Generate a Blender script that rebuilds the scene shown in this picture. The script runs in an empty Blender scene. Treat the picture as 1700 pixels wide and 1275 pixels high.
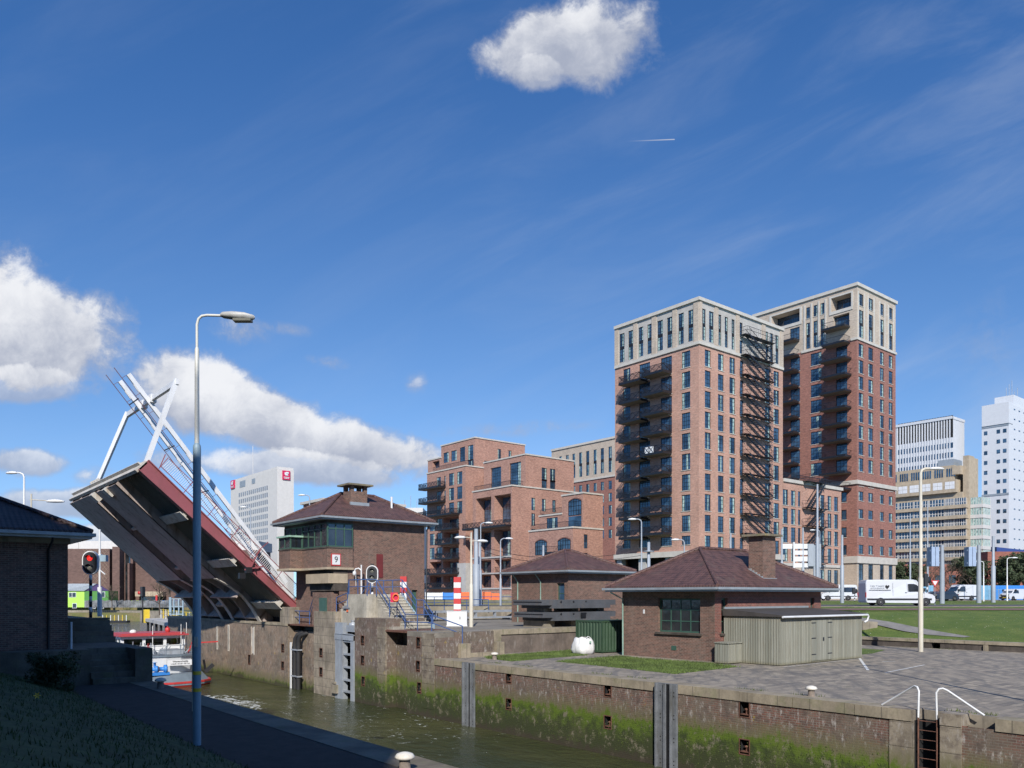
import bpy, math, random
from mathutils import Vector, Matrix
random.seed(11)
R = math.radians
S = bpy.context.scene
COL = S.collection
F = 1338.0; HZ = 990.0; CX = 850.0; CZ = 7.2       # survey of the view: focal length (px), horizon row, centre column, eye height
FB, FA = .632, .775                                 # view direction in the lock grid: x = across the lock, y = along it
# ---------------------------------------------------------------- camera
cam = bpy.data.cameras.new('camera'); camo = bpy.data.objects.new('camera', cam); COL.objects.link(camo)
camo.location = (0, 0, CZ); camo.rotation_euler = (R(90), 0, -math.atan2(FB, FA))
cam.sensor_width = 36; cam.lens = 36*F/1700; cam.shift_y = (HZ-637.5)/1700
cam.clip_start = .2; cam.clip_end = 6000
S.camera = camo
S.render.resolution_x = 1024; S.render.resolution_y = 768
S.view_settings.view_transform = 'Standard'; S.view_settings.look = 'None'
S.view_settings.exposure = 0.15; S.view_settings.gamma = 1
EL = R(34)
# ---------------------------------------------------------------- sun
sl = bpy.data.lights.new('sun', 'SUN'); sl.energy = 4.9; sl.angle = R(.5); sl.color = (1, .95, .87)
so = bpy.data.objects.new('sun', sl); COL.objects.link(so)
sd = Vector((FB*math.cos(EL), FA*math.cos(EL), -math.sin(EL)))
so.rotation_euler = sd.to_track_quat('-Z', 'Y').to_euler(); so.location = (-30, -30, 60)
# ---------------------------------------------------------------- node helper
class NT:
    def __init__(s, tree): s.t = tree; s.n = tree.nodes; s.l = tree.links
    def node(s, ty, **kw):
        n = s.n.new(ty)
        for k, v in kw.items(): setattr(n, k, v)
        return n
    def put(s, sock, v):
        if isinstance(v, bpy.types.NodeSocket): s.l.new(v, sock)
        elif isinstance(v, (tuple, list)):
            v = tuple(v)
            if sock.type == 'RGBA' and len(v) == 3: v = v+(1,)
            sock.default_value = v
        else: sock.default_value = v
    def m(s, op, a, b=0.0, c=0.0, clamp=False):
        n = s.node('ShaderNodeMath', operation=op, use_clamp=clamp)
        s.put(n.inputs[0], a); s.put(n.inputs[1], b); s.put(n.inputs[2], c); return n.outputs[0]
    def mix(s, f, a, b, mode='MIX'):
        n = s.node('ShaderNodeMix', data_type='RGBA', blend_type=mode); n.clamp_factor = True
        s.put(n.inputs[0], f); s.put(n.inputs[6], a); s.put(n.inputs[7], b); return n.outputs[2]
    def sm(s, v, lo, hi, a=0.0, b=1.0):
        n = s.node('ShaderNodeMapRange', interpolation_type='SMOOTHSTEP')
        s.put(n.inputs[0], v); n.inputs[1].default_value = lo; n.inputs[2].default_value = hi
        n.inputs[3].default_value = a; n.inputs[4].default_value = b; return n.outputs[0]
    def xyz(s, x, y, z):
        n = s.node('ShaderNodeCombineXYZ'); s.put(n.inputs[0], x); s.put(n.inputs[1], y); s.put(n.inputs[2], z); return n.outputs[0]
    def sep(s, v):
        n = s.node('ShaderNodeSeparateXYZ'); s.put(n.inputs[0], v); return n.outputs
    def noise(s, v, scale, detail=3, rough=.55, dist=0):
        n = s.node('ShaderNodeTexNoise'); s.put(n.inputs['Vector'], v); n.inputs['Scale'].default_value = scale
        n.inputs['Detail'].default_value = detail; n.inputs['Roughness'].default_value = rough
        n.inputs['Distortion'].default_value = dist; return n.outputs[0]
    def vmul(s, v, k):
        n = s.node('ShaderNodeVectorMath', operation='MULTIPLY'); s.put(n.inputs[0], v); n.inputs[1].default_value = k; return n.outputs[0]
# ---------------------------------------------------------------- world: physical sky with clouds fixed in sky directions
W = bpy.data.worlds.new('World'); S.world = W; W.use_nodes = True
w = NT(W.node_tree); w.n.clear()
sky = w.node('ShaderNodeTexSky', sky_type='NISHITA'); sky.sun_disc = False
sky.sun_elevation = EL; sky.sun_rotation = R(180)+math.atan2(FB, FA)
sky.altitude = 0; sky.air_density = 1.0; sky.dust_density = .0; sky.ozone_density = 1.0
tc = w.node('ShaderNodeTexCoord'); gx, gy, gz = w.sep(tc.outputs['Generated'])
w.put(sky.inputs[0], w.xyz(gx, gy, w.m('ADD', w.m('MAXIMUM', gz, 0.0), .10))) if 'Vector' in sky.inputs else None
fw = w.m('MAXIMUM', w.m('ADD', w.m('MULTIPLY', gx, FB), w.m('MULTIPLY', gy, FA)), .02)
rt = w.m('SUBTRACT', w.m('MULTIPLY', gx, FA), w.m('MULTIPLY', gy, FB))
U = w.m('DIVIDE', rt, fw); V = w.m('DIVIDE', gz, fw)
P = w.xyz(U, V, 0.0)
n1 = w.noise(P, 7.0, 10, .6, .15); n2 = w.noise(P, 24.0, 9, .68, .3)
n3 = w.noise(w.xyz(w.m('ADD', U, 3.1), w.m('ADD', V, 7.7), 0.0), 9.0, 5, .5)
wob = w.m('ADD', w.m('MULTIPLY', w.m('SUBTRACT', n1, .5), 2.3), w.m('MULTIPLY', w.m('SUBTRACT', n2, .5), .75))
dens = None; lit = None
for (px, py, rx, ry, an, am) in [(950,72,170,90,-8,1.0),(900,120,60,40,10,.8),(60,555,190,125,14,1.0),(-60,520,150,120,0,1.0),(40,640,150,40,0,.7),(330,655,140,75,22,1.0),
        (470,710,190,60,18,1.0),(600,740,170,56,12,1.0),(480,775,260,36,3,.9),(55,765,75,30,6,.8),(160,790,60,20,0,.5),(470,545,70,16,8,.42),(400,545,70,30,8,.45),(690,635,26,26,0,.42),
        (120,835,170,28,0,.8),(180,890,90,22,0,.9),(540,600,50,14,10,.4),(860,712,210,16,-3,.35),(1640,560,90,120,0,.12)]:
    u0 = (px-CX)/F; v0 = (HZ-py)/F; ca, sa = math.cos(R(-an)), math.sin(R(-an))
    du = w.m('SUBTRACT', U, u0); dv = w.m('SUBTRACT', V, v0)
    a_ = w.m('DIVIDE', w.m('ADD', w.m('MULTIPLY', du, ca), w.m('MULTIPLY', dv, sa)), rx/F)
    b_ = w.m('DIVIDE', w.m('SUBTRACT', w.m('MULTIPLY', dv, ca), w.m('MULTIPLY', du, sa)), ry/F)
    r = w.m('SQRT', w.m('ADD', w.m('MULTIPLY', a_, a_), w.m('MULTIPLY', b_, b_)))
    d = w.m('ADD', w.m('SUBTRACT', 1.0, r), w.m('MULTIPLY', wob, .72))
    d = w.m('MULTIPLY', w.sm(d, .0, .42 if am > .6 else .9), am)
    if am <= .6: d = w.m('MULTIPLY', d, w.sm(n2, .38, .66, .15, 1.5))
    li = w.m('MULTIPLY', d, w.m('ADD', w.m('MULTIPLY', b_, .42), .5))
    dens = d if dens is None else w.m('MAXIMUM', dens, d)
    lit = li if lit is None else w.m('MAXIMUM', lit, li)
cir = w.noise(w.xyz(w.m('ADD', w.m('MULTIPLY', U, 1.1), w.m('MULTIPLY', V, -.2)), w.m('ADD', w.m('MULTIPLY', V, 3.6), w.m('MULTIPLY', U, -1.5)), 0.0), 2.4, 7, .6, .5)
cirr = w.m('MULTIPLY', w.sm(cir, .40, .82), w.sm(U, -.35, .45, .05, .22))
# a short contrail
cu = w.m('SUBTRACT', V, w.m('ADD', (HZ-233)/F, w.m('MULTIPLY', w.m('SUBTRACT', U, (1080-CX)/F), .04)))
tr = w.m('MULTIPLY', w.sm(w.m('ABSOLUTE', cu), 0, .0011, 1, 0), w.m('MULTIPLY', w.sm(U, (1035-CX)/F, (1120-CX)/F), w.sm(U, (1119-CX)/F, (1121-CX)/F, 1, 0)))
lum = w.m('ADD', w.m('ADD', lit, w.m('MULTIPLY', w.m('SUBTRACT', n3, .5), 1.3)), w.m('MULTIPLY', w.m('SUBTRACT', n2, .5), .8))
ccol = w.mix(w.sm(lum, .1, .95), (4.0, 4.4, 5.5), (9.0, 9.1, 9.4))
hs = w.node('ShaderNodeHueSaturation'); hs.inputs['Saturation'].default_value = 1.12; w.put(hs.inputs['Color'], sky.outputs[0])
tint = w.mix(1.0, hs.outputs[0], w.mix(w.sm(V, 0, .75), (1.24,1.37,1.54), (.70,1.15,1.64)), 'MULTIPLY')
base = w.mix(cirr, tint, (6.0, 6.6, 7.6))
base = w.mix(w.m('MULTIPLY', tr, .6), base, (8, 8, 8))
front = w.sm(w.m('ADD', w.m('MULTIPLY', gx, FB), w.m('MULTIPLY', gy, FA)), .02, .15)
fin = w.mix(w.m('MULTIPLY', w.m('MULTIPLY', dens, .97), front), base, ccol)
bg = w.node('ShaderNodeBackground'); w.put(bg.inputs[0], fin); bg.inputs[1].default_value = .09
w.put(w.node('ShaderNodeOutputWorld').inputs[0], bg.outputs[0])
# ---------------------------------------------------------------- survey helpers: points of the picture on known planes
def tx(x): return (x-CX)/F
def G(x, y, z):                      # ground point at height z
    D = (CZ-z)*F/(y-HZ); t = tx(x); return (D*(FB+FA*t), D*(FA-FB*t))
def AB(x, b): t = tx(x); D = b/(FB+FA*t); return D*(FA-FB*t)      # y on plane x=b
def BA(x, a): t = tx(x); D = a/(FA-FB*t); return D*(FB+FA*t)      # x on plane y=a
def ZB(x, y, b): return CZ+(HZ-y)/F*b/(FB+FA*tx(x))
def ZA(x, y, a): return CZ+(HZ-y)/F*a/(FA-FB*tx(x))
def XD(X, D): return (FA*X+FB*D, -FB*X+FA*D)
def PD(x, D): return XD(tx(x)*D, D)
def ZD(y, D): return CZ+(HZ-y)/F*D
VIEW = -math.atan2(FB, FA)           # heading of things that stand square to the view
# ---------------------------------------------------------------- mesh builder
OFF = {}
class MB:
    def __init__(s): s.v = []; s.f = []; s.mi = []; s.sm = []
    def add(s, vs, fs, mi=0, smooth=False):
        k = len(s.v); s.v += [tuple(p) for p in vs]
        for f in fs: s.f.append(tuple(i+k for i in f)); s.mi.append(mi); s.sm.append(smooth)
    def box(s, x0, x1, y0, y1, z0, z1, mi=0):
        s.add([(x0,y0,z0),(x1,y0,z0),(x1,y1,z0),(x0,y1,z0),(x0,y0,z1),(x1,y0,z1),(x1,y1,z1),(x0,y1,z1)],
              [(3,2,1,0),(4,5,6,7),(0,1,5,4),(1,2,6,5),(2,3,7,6),(3,0,4,7)], mi)
    def obox(s, c, ang, lx, ly, z0, z1, mi=0):
        ca, sa = math.cos(ang), math.sin(ang)
        P = [(c[0]+ca*u-sa*v, c[1]+sa*u+ca*v) for u, v in ((-lx/2,-ly/2),(lx/2,-ly/2),(lx/2,ly/2),(-lx/2,ly/2))]
        s.prism(P, z0, z1, mi)
    def prism(s, P, z0, z1, mi=0, mtop=None):
        n = len(P)
        z1s = z1 if isinstance(z1, (list, tuple)) else [z1]*n
        s.add([(p[0],p[1],z0) for p in P]+[(p[0],p[1],z) for p, z in zip(P, z1s)], [tuple(reversed(range(n)))]+[(i,(i+1)%n,(i+1)%n+n,i+n) for i in range(n)], mi)
        s.add([(p[0],p[1],z) for p, z in zip(P, z1s)], [tuple(range(n))], mi if mtop is None else mtop)
    def quad(s, a, b, c, d, mi=0): s.add([a,b,c,d], [(0,1,2,3)], mi)
    def ext(s, prof, ax, c0, c1, mi=0):     # profile of (h, z) pairs pushed along axis 0 (x) or 1 (y)
        n = len(prof)
        f = (lambda h, z, c: (c, h, z)) if ax == 0 else (lambda h, z, c: (h, c, z))
        s.add([f(h,z,c0) for h,z in prof]+[f(h,z,c1) for h,z in prof], [tuple(range(n)), tuple(reversed(range(n,2*n)))]+[(i,i+n,(i+1)%n+n,(i+1)%n) for i in range(n)], mi)
    def bar(s, p, q, wd, th=None, mi=0):      # square bar between two points
        p = Vector(p); q = Vector(q); d = (q-p)
        if d.length < 1e-6: return
        d.normalize(); th = th or wd
        up = Vector((0,0,1)) if abs(d.z) < .95 else Vector((0,1,0))
        a = d.cross(up).normalized()*wd/2; b = a.cross(d).normalized()*th/2
        vs = [p-a-b,p+a-b,p+a+b,p-a+b,q-a-b,q+a-b,q+a+b,q-a+b]
        s.add(vs, [(0,1,2,3),(7,6,5,4),(0,4,5,1),(1,5,6,2),(2,6,7,3),(3,7,4,0)], mi)
    def tube(s, pts, r, n=8, mi=0):
        pts = [Vector(p) for p in pts]; rs = r if isinstance(r, (list, tuple)) else [r]*len(pts)
        rings = []; a = None
        for i, p in enumerate(pts):
            d = (pts[min(i+1,len(pts)-1)]-pts[max(i-1,0)])
            if d.length < 1e-9: d = Vector((0,0,1))
            d.normalize()
            if a is None:
                up = Vector((0,0,1)) if abs(d.z) < .9 else Vector((1,0,0)); a = d.cross(up).normalized()
            else:
                a = a-d*a.dot(d)
                if a.length < 1e-6: a = d.cross(Vector((1,0,0)))
                a.normalize()
            b = d.cross(a).normalized()
            rings.append([p+(a*math.cos(2*math.pi*k/n)+b*math.sin(2*math.pi*k/n))*rs[i] for k in range(n)])
        vs = [v for rg in rings for v in rg]; fs = []
        for i in range(len(pts)-1):
            for k in range(n): fs.append((i*n+k, i*n+(k+1)%n, (i+1)*n+(k+1)%n, (i+1)*n+k))
        s.add(vs, fs, mi, True)
        s.add(rings[0], [tuple(range(n))], mi); s.add(rings[-1], [tuple(reversed(range(n)))], mi)
    def lathe(s, c, prof, n=16, mi=0, ax='z'):
        vs = []; fs = []
        for (r, h) in prof:
            for k in range(n):
                u, v = r*math.cos(2*math.pi*k/n), r*math.sin(2*math.pi*k/n)
                vs.append((c[0]+u, c[1]+v, c[2]+h) if ax == 'z' else ((c[0]+u, c[1]+h, c[2]+v) if ax == 'y' else (c[0]+h, c[1]+u, c[2]+v)))
        for i in range(len(prof)-1):
            for k in range(n): fs.append((i*n+k, i*n+(k+1)%n, (i+1)*n+(k+1)%n, (i+1)*n+k))
        s.add(vs, fs, mi, True)
    def build(s, name, mats, parent=None, local=False):
        me = bpy.data.meshes.new(name)
        o = (0,0,0)
        if parent is not None and not local: o = OFF.get(parent.name, (0,0,0))
        me.from_pydata([(v[0]-o[0], v[1]-o[1], v[2]-o[2]) for v in s.v], [], s.f)
        if not isinstance(mats, (list, tuple)): mats = [mats]
        for m in mats: me.materials.append(m)
        me.polygons.foreach_set('material_index', s.mi); me.polygons.foreach_set('use_smooth', s.sm)
        me.update()
        ob = bpy.data.objects.new(name, me); COL.objects.link(ob)
        if parent is not None: ob.parent = parent
        OFF[ob.name] = o
        return ob
def inst(name, me, parent, loc, rz=0):
    ob = bpy.data.objects.new(name, me); COL.objects.link(ob); ob.parent = parent
    o = OFF.get(parent.name, (0,0,0)) if parent else (0,0,0)
    ob.location = (loc[0]-o[0], loc[1]-o[1], loc[2]-o[2]); ob.rotation_euler = (0,0,rz); OFF[ob.name] = o; return ob
def tag(o, label, cat, group=None):
    o['label'] = label; o['category'] = cat
    if group: o['group'] = group
    return o
def thing(name, label, cat, loc, rz=0, group=None):
    o = bpy.data.objects.new(name, None); COL.objects.link(o); o.location = loc; o.rotation_euler = (0,0,rz)
    OFF[o.name] = tuple(loc); return tag(o, label, cat, group)
def struct(o): o['kind'] = 'structure'; return o
def dup(root, loc, rz, label, group=None):
    r = root.copy(); COL.objects.link(r); r.location = loc; r.rotation_euler = (0,0,rz); r['label'] = label
    if group: r['group'] = group
    OFF[r.name] = tuple(loc)
    for ch in list(root.children):
        c = ch.copy(); COL.objects.link(c); c.parent = r
        for g in ch.children:
            d = g.copy(); COL.objects.link(d); d.parent = c
    return r
def text(name, body, size, mat, parent, loc, rot, ext=.004, align='CENTER'):
    cu = bpy.data.curves.new('txt', 'FONT'); cu.body = body; cu.size = size; cu.align_x = align; cu.align_y = 'CENTER'; cu.extrude = ext; cu.resolution_u = 3
    tmp = bpy.data.objects.new('tmp', cu); COL.objects.link(tmp)
    bpy.context.view_layer.update()
    me = bpy.data.meshes.new_from_object(tmp.evaluated_get(bpy.context.evaluated_depsgraph_get()))
    bpy.data.objects.remove(tmp); me.materials.clear(); me.materials.append(mat)
    ob = bpy.data.objects.new(name, me); COL.objects.link(ob); ob.parent = parent
    o = OFF.get(parent.name, (0,0,0)) if parent else (0,0,0)
    ob.location = Vector(loc)-Vector(o); ob.rotation_euler = rot; return ob
# ---------------------------------------------------------------- materials
def new(name):
    m = bpy.data.materials.new(name); m.use_nodes = True; t = NT(m.node_tree)
    return m, t, t.n['Principled BSDF']
def pos(t): return t.node('ShaderNodeNewGeometry').outputs['Position']
def oco(t): return t.node('ShaderNodeTexCoord').outputs['Object']
def bump(t, p, h, st, dist=.02):
    b = t.node('ShaderNodeBump'); b.inputs['Strength'].default_value = st; b.inputs['Distance'].default_value = dist
    t.put(b.inputs['Height'], h); t.put(p.inputs['Normal'], b.outputs[0])
def paint(name, c, rough=.5, var=.12, sc=2.0, metal=0, coat=0, dirt=None, da=.0, bp=.0, st=(1,1,1)):
    m, t, p = new(name); P = oco(t) if not dirt else pos(t)
    a = t.noise(t.vmul(P, st), sc, 5, .6); b = t.noise(P, sc*9, 3)
    k = t.m('ADD', t.m('MULTIPLY', a, .7), t.m('MULTIPLY', b, .3))
    col = t.mix(t.sm(k, .3, .7), tuple(x*(1-var) for x in c), tuple(min(1, x*(1+var)) for x in c))
    if dirt: col = t.mix(t.m('MULTIPLY', t.sm(t.noise(t.vmul(P, (1.2, 1.2, .25)), 1.7, 6, .65), .48, .72), da), col, dirt)
    t.put(p.inputs['Base Color'], col); p.inputs['Roughness'].default_value = rough; p.inputs['Metallic'].default_value = metal
    if coat: p.inputs['Coat Weight'].default_value = coat; p.inputs['Coat Roughness'].default_value = .05
    if bp: bump(t, p, b, bp)
    return m
def walluv(t):
    g = t.node('ShaderNodeNewGeometry'); x, y, z = t.sep(g.outputs['Position']); nx, ny, nz = t.sep(g.outputs['Normal'])
    s = t.m('GREATER_THAN', t.m('ABSOLUTE', nx), t.m('ABSOLUTE', ny))
    u = t.m('ADD', t.m('MULTIPLY', y, s), t.m('MULTIPLY', x, t.m('SUBTRACT', 1.0, s)))
    return u, z, g.outputs['Position'], nz
def brick(name, c1, c2, cm, bw=.22, bh=.075, ms=.012, var=.25, bp=.4, weather=None, wa=0, big=.18, herr=False):
    m, t, p = new(name); u, z, P, nz = walluv(t)
    vec = t.xyz(u, z, 0.0)
    b = t.node('ShaderNodeTexBrick', offset=.5); t.put(b.inputs['Vector'], vec); t.put(b.inputs['Color1'], c1); t.put(b.inputs['Color2'], c2)
    t.put(b.inputs['Mortar'], cm); b.inputs['Scale'].default_value = 1; b.inputs['Mortar Size'].default_value = ms
    b.inputs['Brick Width'].default_value = bw; b.inputs['Row Height'].default_value = bh; b.inputs['Bias'].default_value = -.1
    n = t.noise(P, .35, 4); f = t.noise(P, 6, 4)
    col = t.mix(t.sm(n, .3, .7), b.outputs[0], (1-big, 1-big, 1-big), 'MULTIPLY')
    v = t.noise(t.xyz(t.m('MULTIPLY', u, 1/bw*.45), t.m('MULTIPLY', z, 1/bh*.45), 0.0), 1.0, 2)
    col = t.mix(t.sm(v, .35, .7, 0, var), col, tuple(min(1, x*1.9) for x in c1))
    col = t.mix(t.sm(f, .35, .7, 0, var), col, tuple(x*.35 for x in c2))
    if weather: col = t.mix(t.m('MULTIPLY', t.sm(t.noise(t.vmul(P, (1, 1, .3)), 1.1, 6, .65), .5, .75), wa), col, weather)
    t.put(p.inputs['Base Color'], col); p.inputs['Roughness'].default_value = .85
    if bp: bump(t, p, b.outputs[1], -bp, .012)
    return m
def tiles(name, c1, c2):
    m, t, p = new(name); u, z, P, nz = walluv(t)
    vec = t.xyz(u, t.m('MULTIPLY', z, 1.0), 0.0)
    b = t.node('ShaderNodeTexBrick', offset=.0); t.put(b.inputs['Vector'], vec); t.put(b.inputs['Color1'], c1); t.put(b.inputs['Color2'], c2)
    t.put(b.inputs['Mortar'], tuple(x*.25 for x in c1)); b.inputs['Scale'].default_value = 1; b.inputs['Mortar Size'].default_value = .012
    b.inputs['Brick Width'].default_value = .2; b.inputs['Row Height'].default_value = .13
    v = t.noise(t.xyz(t.m('MULTIPLY', u, 2.4), t.m('MULTIPLY', z, 3.7), 0.0), 1.0, 2); n = t.noise(P, .8, 6, .7)
    col = t.mix(t.sm(v, .3, .7, 0, .5), b.outputs[0], tuple(x*1.7 for x in c1))
    col = t.mix(t.sm(n, .52, .75, 0, .55), col, (.13, .11, .085))
    t.put(p.inputs['Base Color'], col); p.inputs['Roughness'].default_value = .62
    rows = t.m('FRACT', t.m('DIVIDE', z, .13)); cs = t.m('SINE', t.m('MULTIPLY', u, 2*math.pi/.2))
    bump(t, p, t.m('ADD', t.m('MULTIPLY', t.m('SUBTRACT', 1.0, rows), .7), t.m('MULTIPLY', cs, .35)), .9, .04)
    return m
def concrete(name, c, var=.3, streak=.5, dark=(.06,.05,.045), lite=None, moss=0, joints=0, rough=.9):
    m, t, p = new(name); u, z, P, nz = walluv(t)
    a = t.noise(P, .9, 7, .65); b = t.noise(P, 14, 4, .6)
    s_ = t.noise(t.xyz(t.m('MULTIPLY', u, 2.2), t.m('MULTIPLY', z, .28), 0.0), 1.6, 6, .7)
    col = t.mix(t.sm(a, .3, .7), tuple(x*(1-var) for x in c), tuple(min(1, x*(1+var)) for x in c))
    col = t.mix(t.sm(s_, .5, .72, 0, streak), col, dark)
    if lite: col = t.mix(t.sm(t.noise(t.xyz(t.m('MULTIPLY', u, 3.4), t.m('MULTIPLY', z, .35), 4.0), 1.9, 7, .72), .57, .7, 0, .75), col, lite)
    if joints:
        bk = t.node('ShaderNodeTexBrick', offset=0 if joints < 0 else .5); t.put(bk.inputs['Vector'], t.xyz(u, z, 0.0)); bk.inputs['Scale'].default_value = 1
        bk.inputs['Brick Width'].default_value = abs(joints); bk.inputs['Row Height'].default_value = .62 if joints > 0 else 40; bk.inputs['Mortar Size'].default_value = .014
        col = t.mix(t.m('MULTIPLY', bk.outputs[1], .75), col, (.05, .045, .04))
    if moss: col = t.mix(t.sm(t.noise(P, 1.3, 6, .7), .5, .68, 0, moss), col, (.10, .13, .03))
    col = t.mix(t.sm(b, .3, .7, .0, .25), col, tuple(x*.5 for x in c))
    t.put(p.inputs['Base Color'], col); p.inputs['Roughness'].default_value = rough; bump(t, p, b, .35, .01)
    return m
M = {}
M['brick_t1'] = brick('pale_red_brick', (.50,.265,.19), (.37,.175,.125), (.46,.38,.32), .3, .1, .012, .2, .2)
M['brick_t2'] = brick('deep_red_brick', (.33,.145,.11), (.21,.088,.07), (.24,.16,.13), .3, .1, .010, .3, .2)
M['brick_mid'] = brick('orange_brick', (.44,.24,.18), (.28,.135,.10), (.38,.28,.23), .3, .1, .010, .25, .2)
M['brick_cream'] = brick('cream_brick', (.50,.41,.32), (.38,.30,.23), (.50,.45,.39), .3, .1, .012, .15, .2)
M['render_pale'] = brick('white_brick', (.47,.445,.41), (.40,.375,.34), (.43,.41,.38), .3, .1, .01, .1, .1)
M['brick_lock'] = brick('brown_brick', (.185,.095,.070), (.085,.045,.036), (.23,.19,.155), .24, .085, .013, .3, .6, (.20,.17,.14), .35)
M['brick_red'] = brick('red_brown_brick', (.22,.075,.055), (.12,.04,.035), (.24,.19,.16), .24, .085, .012, .25, .6)
M['brick_old'] = brick('brown_office_brick', (.16,.095,.078), (.105,.06,.05), (.14,.1,.085), .5, .17, .01, .2, .2)
M['brick_flat'] = brick('plain_red_brick', (.30,.11,.075), (.2,.07,.05), (.22,.13,.1), .6, .2, .01, .2, .1)
M['tile'] = tiles('purple_red_tile', (.105,.054,.046), (.070,.038,.036))
M['tile_shade'] = tiles('shade_toned_tile', (.05,.03,.03), (.035,.022,.022))  # darker copy of the roof tile, the left house's shade put into its colour
M['concrete'] = concrete('weathered_concrete', (.27,.235,.185), .25, .6, moss=.2)
M['pier'] = concrete('pier_concrete', (.27,.23,.18), .35, .75, (.05,.04,.035), (.50,.46,.42), .25, 1.1)
M['coping'] = concrete('coping_stone', (.29,.245,.18), .3, .4, (.08,.07,.05), None, .35, -1.3)
M['stair'] = concrete('pale_stair_concrete', (.40,.37,.31), .3, .5, (.13,.11,.09))
M['cast'] = concrete('cast_concrete', (.45,.44,.42), .12, .15)
M['sand'] = concrete('tan_concrete', (.42,.345,.25), .15, .35, (.2,.15,.1))
M['basalt'] = concrete('dark_masonry', (.075,.062,.052), .5, .4, (.02,.018,.016))
M['white_stone'] = concrete('white_cornice', (.52,.49,.44), .1, .15, (.3,.28,.25))
M['white_panel'] = concrete('white_panel', (.60,.61,.63), .04, .08, (.5,.5,.5), joints=0, rough=.5)
M['offwhite'] = concrete('offwhite_facade', (.60,.58,.55), .05, .12, (.4,.38,.36))
M['white'] = paint('white_paint', (.68,.69,.70), .4, .05, 1.2, dirt=(.35,.30,.25), da=.25)
M['whitevan'] = paint('white_vehicle_paint', (.58,.60,.63), .25, .03, .7, coat=.6)
M['bridge_grey'] = paint('grey_steel_paint', (.40,.335,.31), .6, .14, .5, dirt=(.15,.10,.07), da=.75)
M['bridge_rim'] = paint('pale_steel_paint', (.52,.49,.44), .55, .15, 1.2, dirt=(.24,.13,.06), da=.7)
M['bridge_red'] = paint('faded_red_paint', (.27,.08,.09), .5, .1, .6, dirt=(.16,.07,.06), da=.6)
M['black'] = paint('black_paint', (.012,.012,.014), .5, .2)
M['dark'] = paint('dark_metal', (.025,.027,.032), .45, .2)
M['darkrail'] = paint('charcoal_metal', (.013,.014,.018), .4, .2)
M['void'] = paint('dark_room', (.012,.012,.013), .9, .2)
M['grey_steel'] = paint('galvanised_steel', (.34,.37,.41), .45, .15, 1.5, metal=.2, dirt=(.15,.13,.12), da=.4)
M['pole_grey'] = paint('pale_grey_pole', (.30,.335,.38), .5, .08, 1)
M['post_blue'] = paint('blue_grey_pole', (.26,.36,.43), .5, .08, 1, dirt=(.16,.17,.17), da=.35)
M['post_cream'] = paint('cream_pole', (.54,.51,.43), .5, .08, 1, dirt=(.4,.33,.24), da=.5)
M['blue'] = paint('blue_railing_paint', (.05,.10,.25), .45, .2, 2)
M['green'] = paint('green_frame_paint', (.045,.10,.075), .45, .15, 3)
M['greenpipe'] = paint('pale_green_paint', (.22,.33,.28), .5, .3, 3, st=(1,1,.3))
M['copper'] = paint('copper_green', (.28,.45,.36), .6, .2, 3)
M['contgreen'] = paint('container_green', (.035,.07,.04), .55, .15, 1.5)
M['lime'] = paint('lime_green_cladding', (.40,.66,.10), .5, .06, 1)
M['dkgreen'] = paint('mid_green_cladding', (.08,.24,.05), .5, .1, 1)
M['purple'] = paint('purple_gable', (.06,.035,.12), .5, .1)
M['orange'] = paint('orange_plastic', (.75,.16,.05), .5, .1)
M['redp'] = paint('red_paint', (.5,.045,.045), .4, .08)
M['pinkred'] = paint('magenta_red_panel', (.55,.02,.08), .4, .05)
M['darkred'] = paint('oxide_red_panel', (.14,.022,.022), .6, .15)
M['yellow'] = paint('yellow_paint', (.70,.50,.04), .5, .1)
M['bluep'] = paint('bright_blue_paint', (.04,.22,.62), .45, .08)
M['lblue'] = paint('light_blue_paint', (.16,.36,.52), .5, .15)
M['navy'] = paint('navy_cladding', (.02,.05,.20), .5, .1)
M['boatgrey'] = paint('grey_hull_paint', (.16,.20,.24), .45, .1, 1.5)
M['boatwhite'] = paint('white_hull_paint', (.74,.75,.76), .35, .05, 1.5)
M['gutter'] = paint('zinc_gutter', (.33,.36,.38), .45, .15, 2, metal=.3)
M['rust'] = paint('rusty_iron', (.13,.06,.04), .85, .4, 4)
M['rubber'] = paint('black_rubber', (.02,.02,.022), .7, .2)
M['bitumen'] = paint('bitumen_roof', (.055,.048,.045), .85, .25, 1.5)
M['bag'] = paint('white_woven_plastic', (.72,.72,.72), .7, .06, 4, bp=.3)
M['skin'] = paint('skin', (.5,.3,.22), .6, .05)
M['hivis'] = paint('hi_vis_yellow', (.55,.75,.05), .7, .05)
M['bollard'] = paint('bollard_iron', (.22,.18,.15), .8, .35, 6)
def glassm(name, c, r=.06):
    m, t, p = new(name); P = pos(t)
    n = t.noise(P, .5, 3)
    t.put(p.inputs['Base Color'], t.mix(t.sm(n, .35, .65), c, tuple(x*3.2 for x in c))); p.inputs['Roughness'].default_value = r
    p.inputs['IOR'].default_value = 1.9
    bump(t, p, t.noise(P, 1.3, 2), .12, .05)
    return m
M['glass'] = glassm('window_glass', (.014,.03,.05)); M['glass_dark'] = glassm('dim_window_glass', (.01,.011,.012), .1)
m, t, p = new('curtain_behind_glass'); P = pos(t); x, y, z = t.sep(P)
t.put(p.inputs['Base Color'], t.mix(t.sm(t.noise(t.xyz(t.m('MULTIPLY', x, 6.0), t.m('MULTIPLY', y, 6.0), z), 1.0, 3), .4, .6), (.16,.25,.24), (.46,.60,.54))); p.inputs['Roughness'].default_value = .15
M['curtain'] = m
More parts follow.
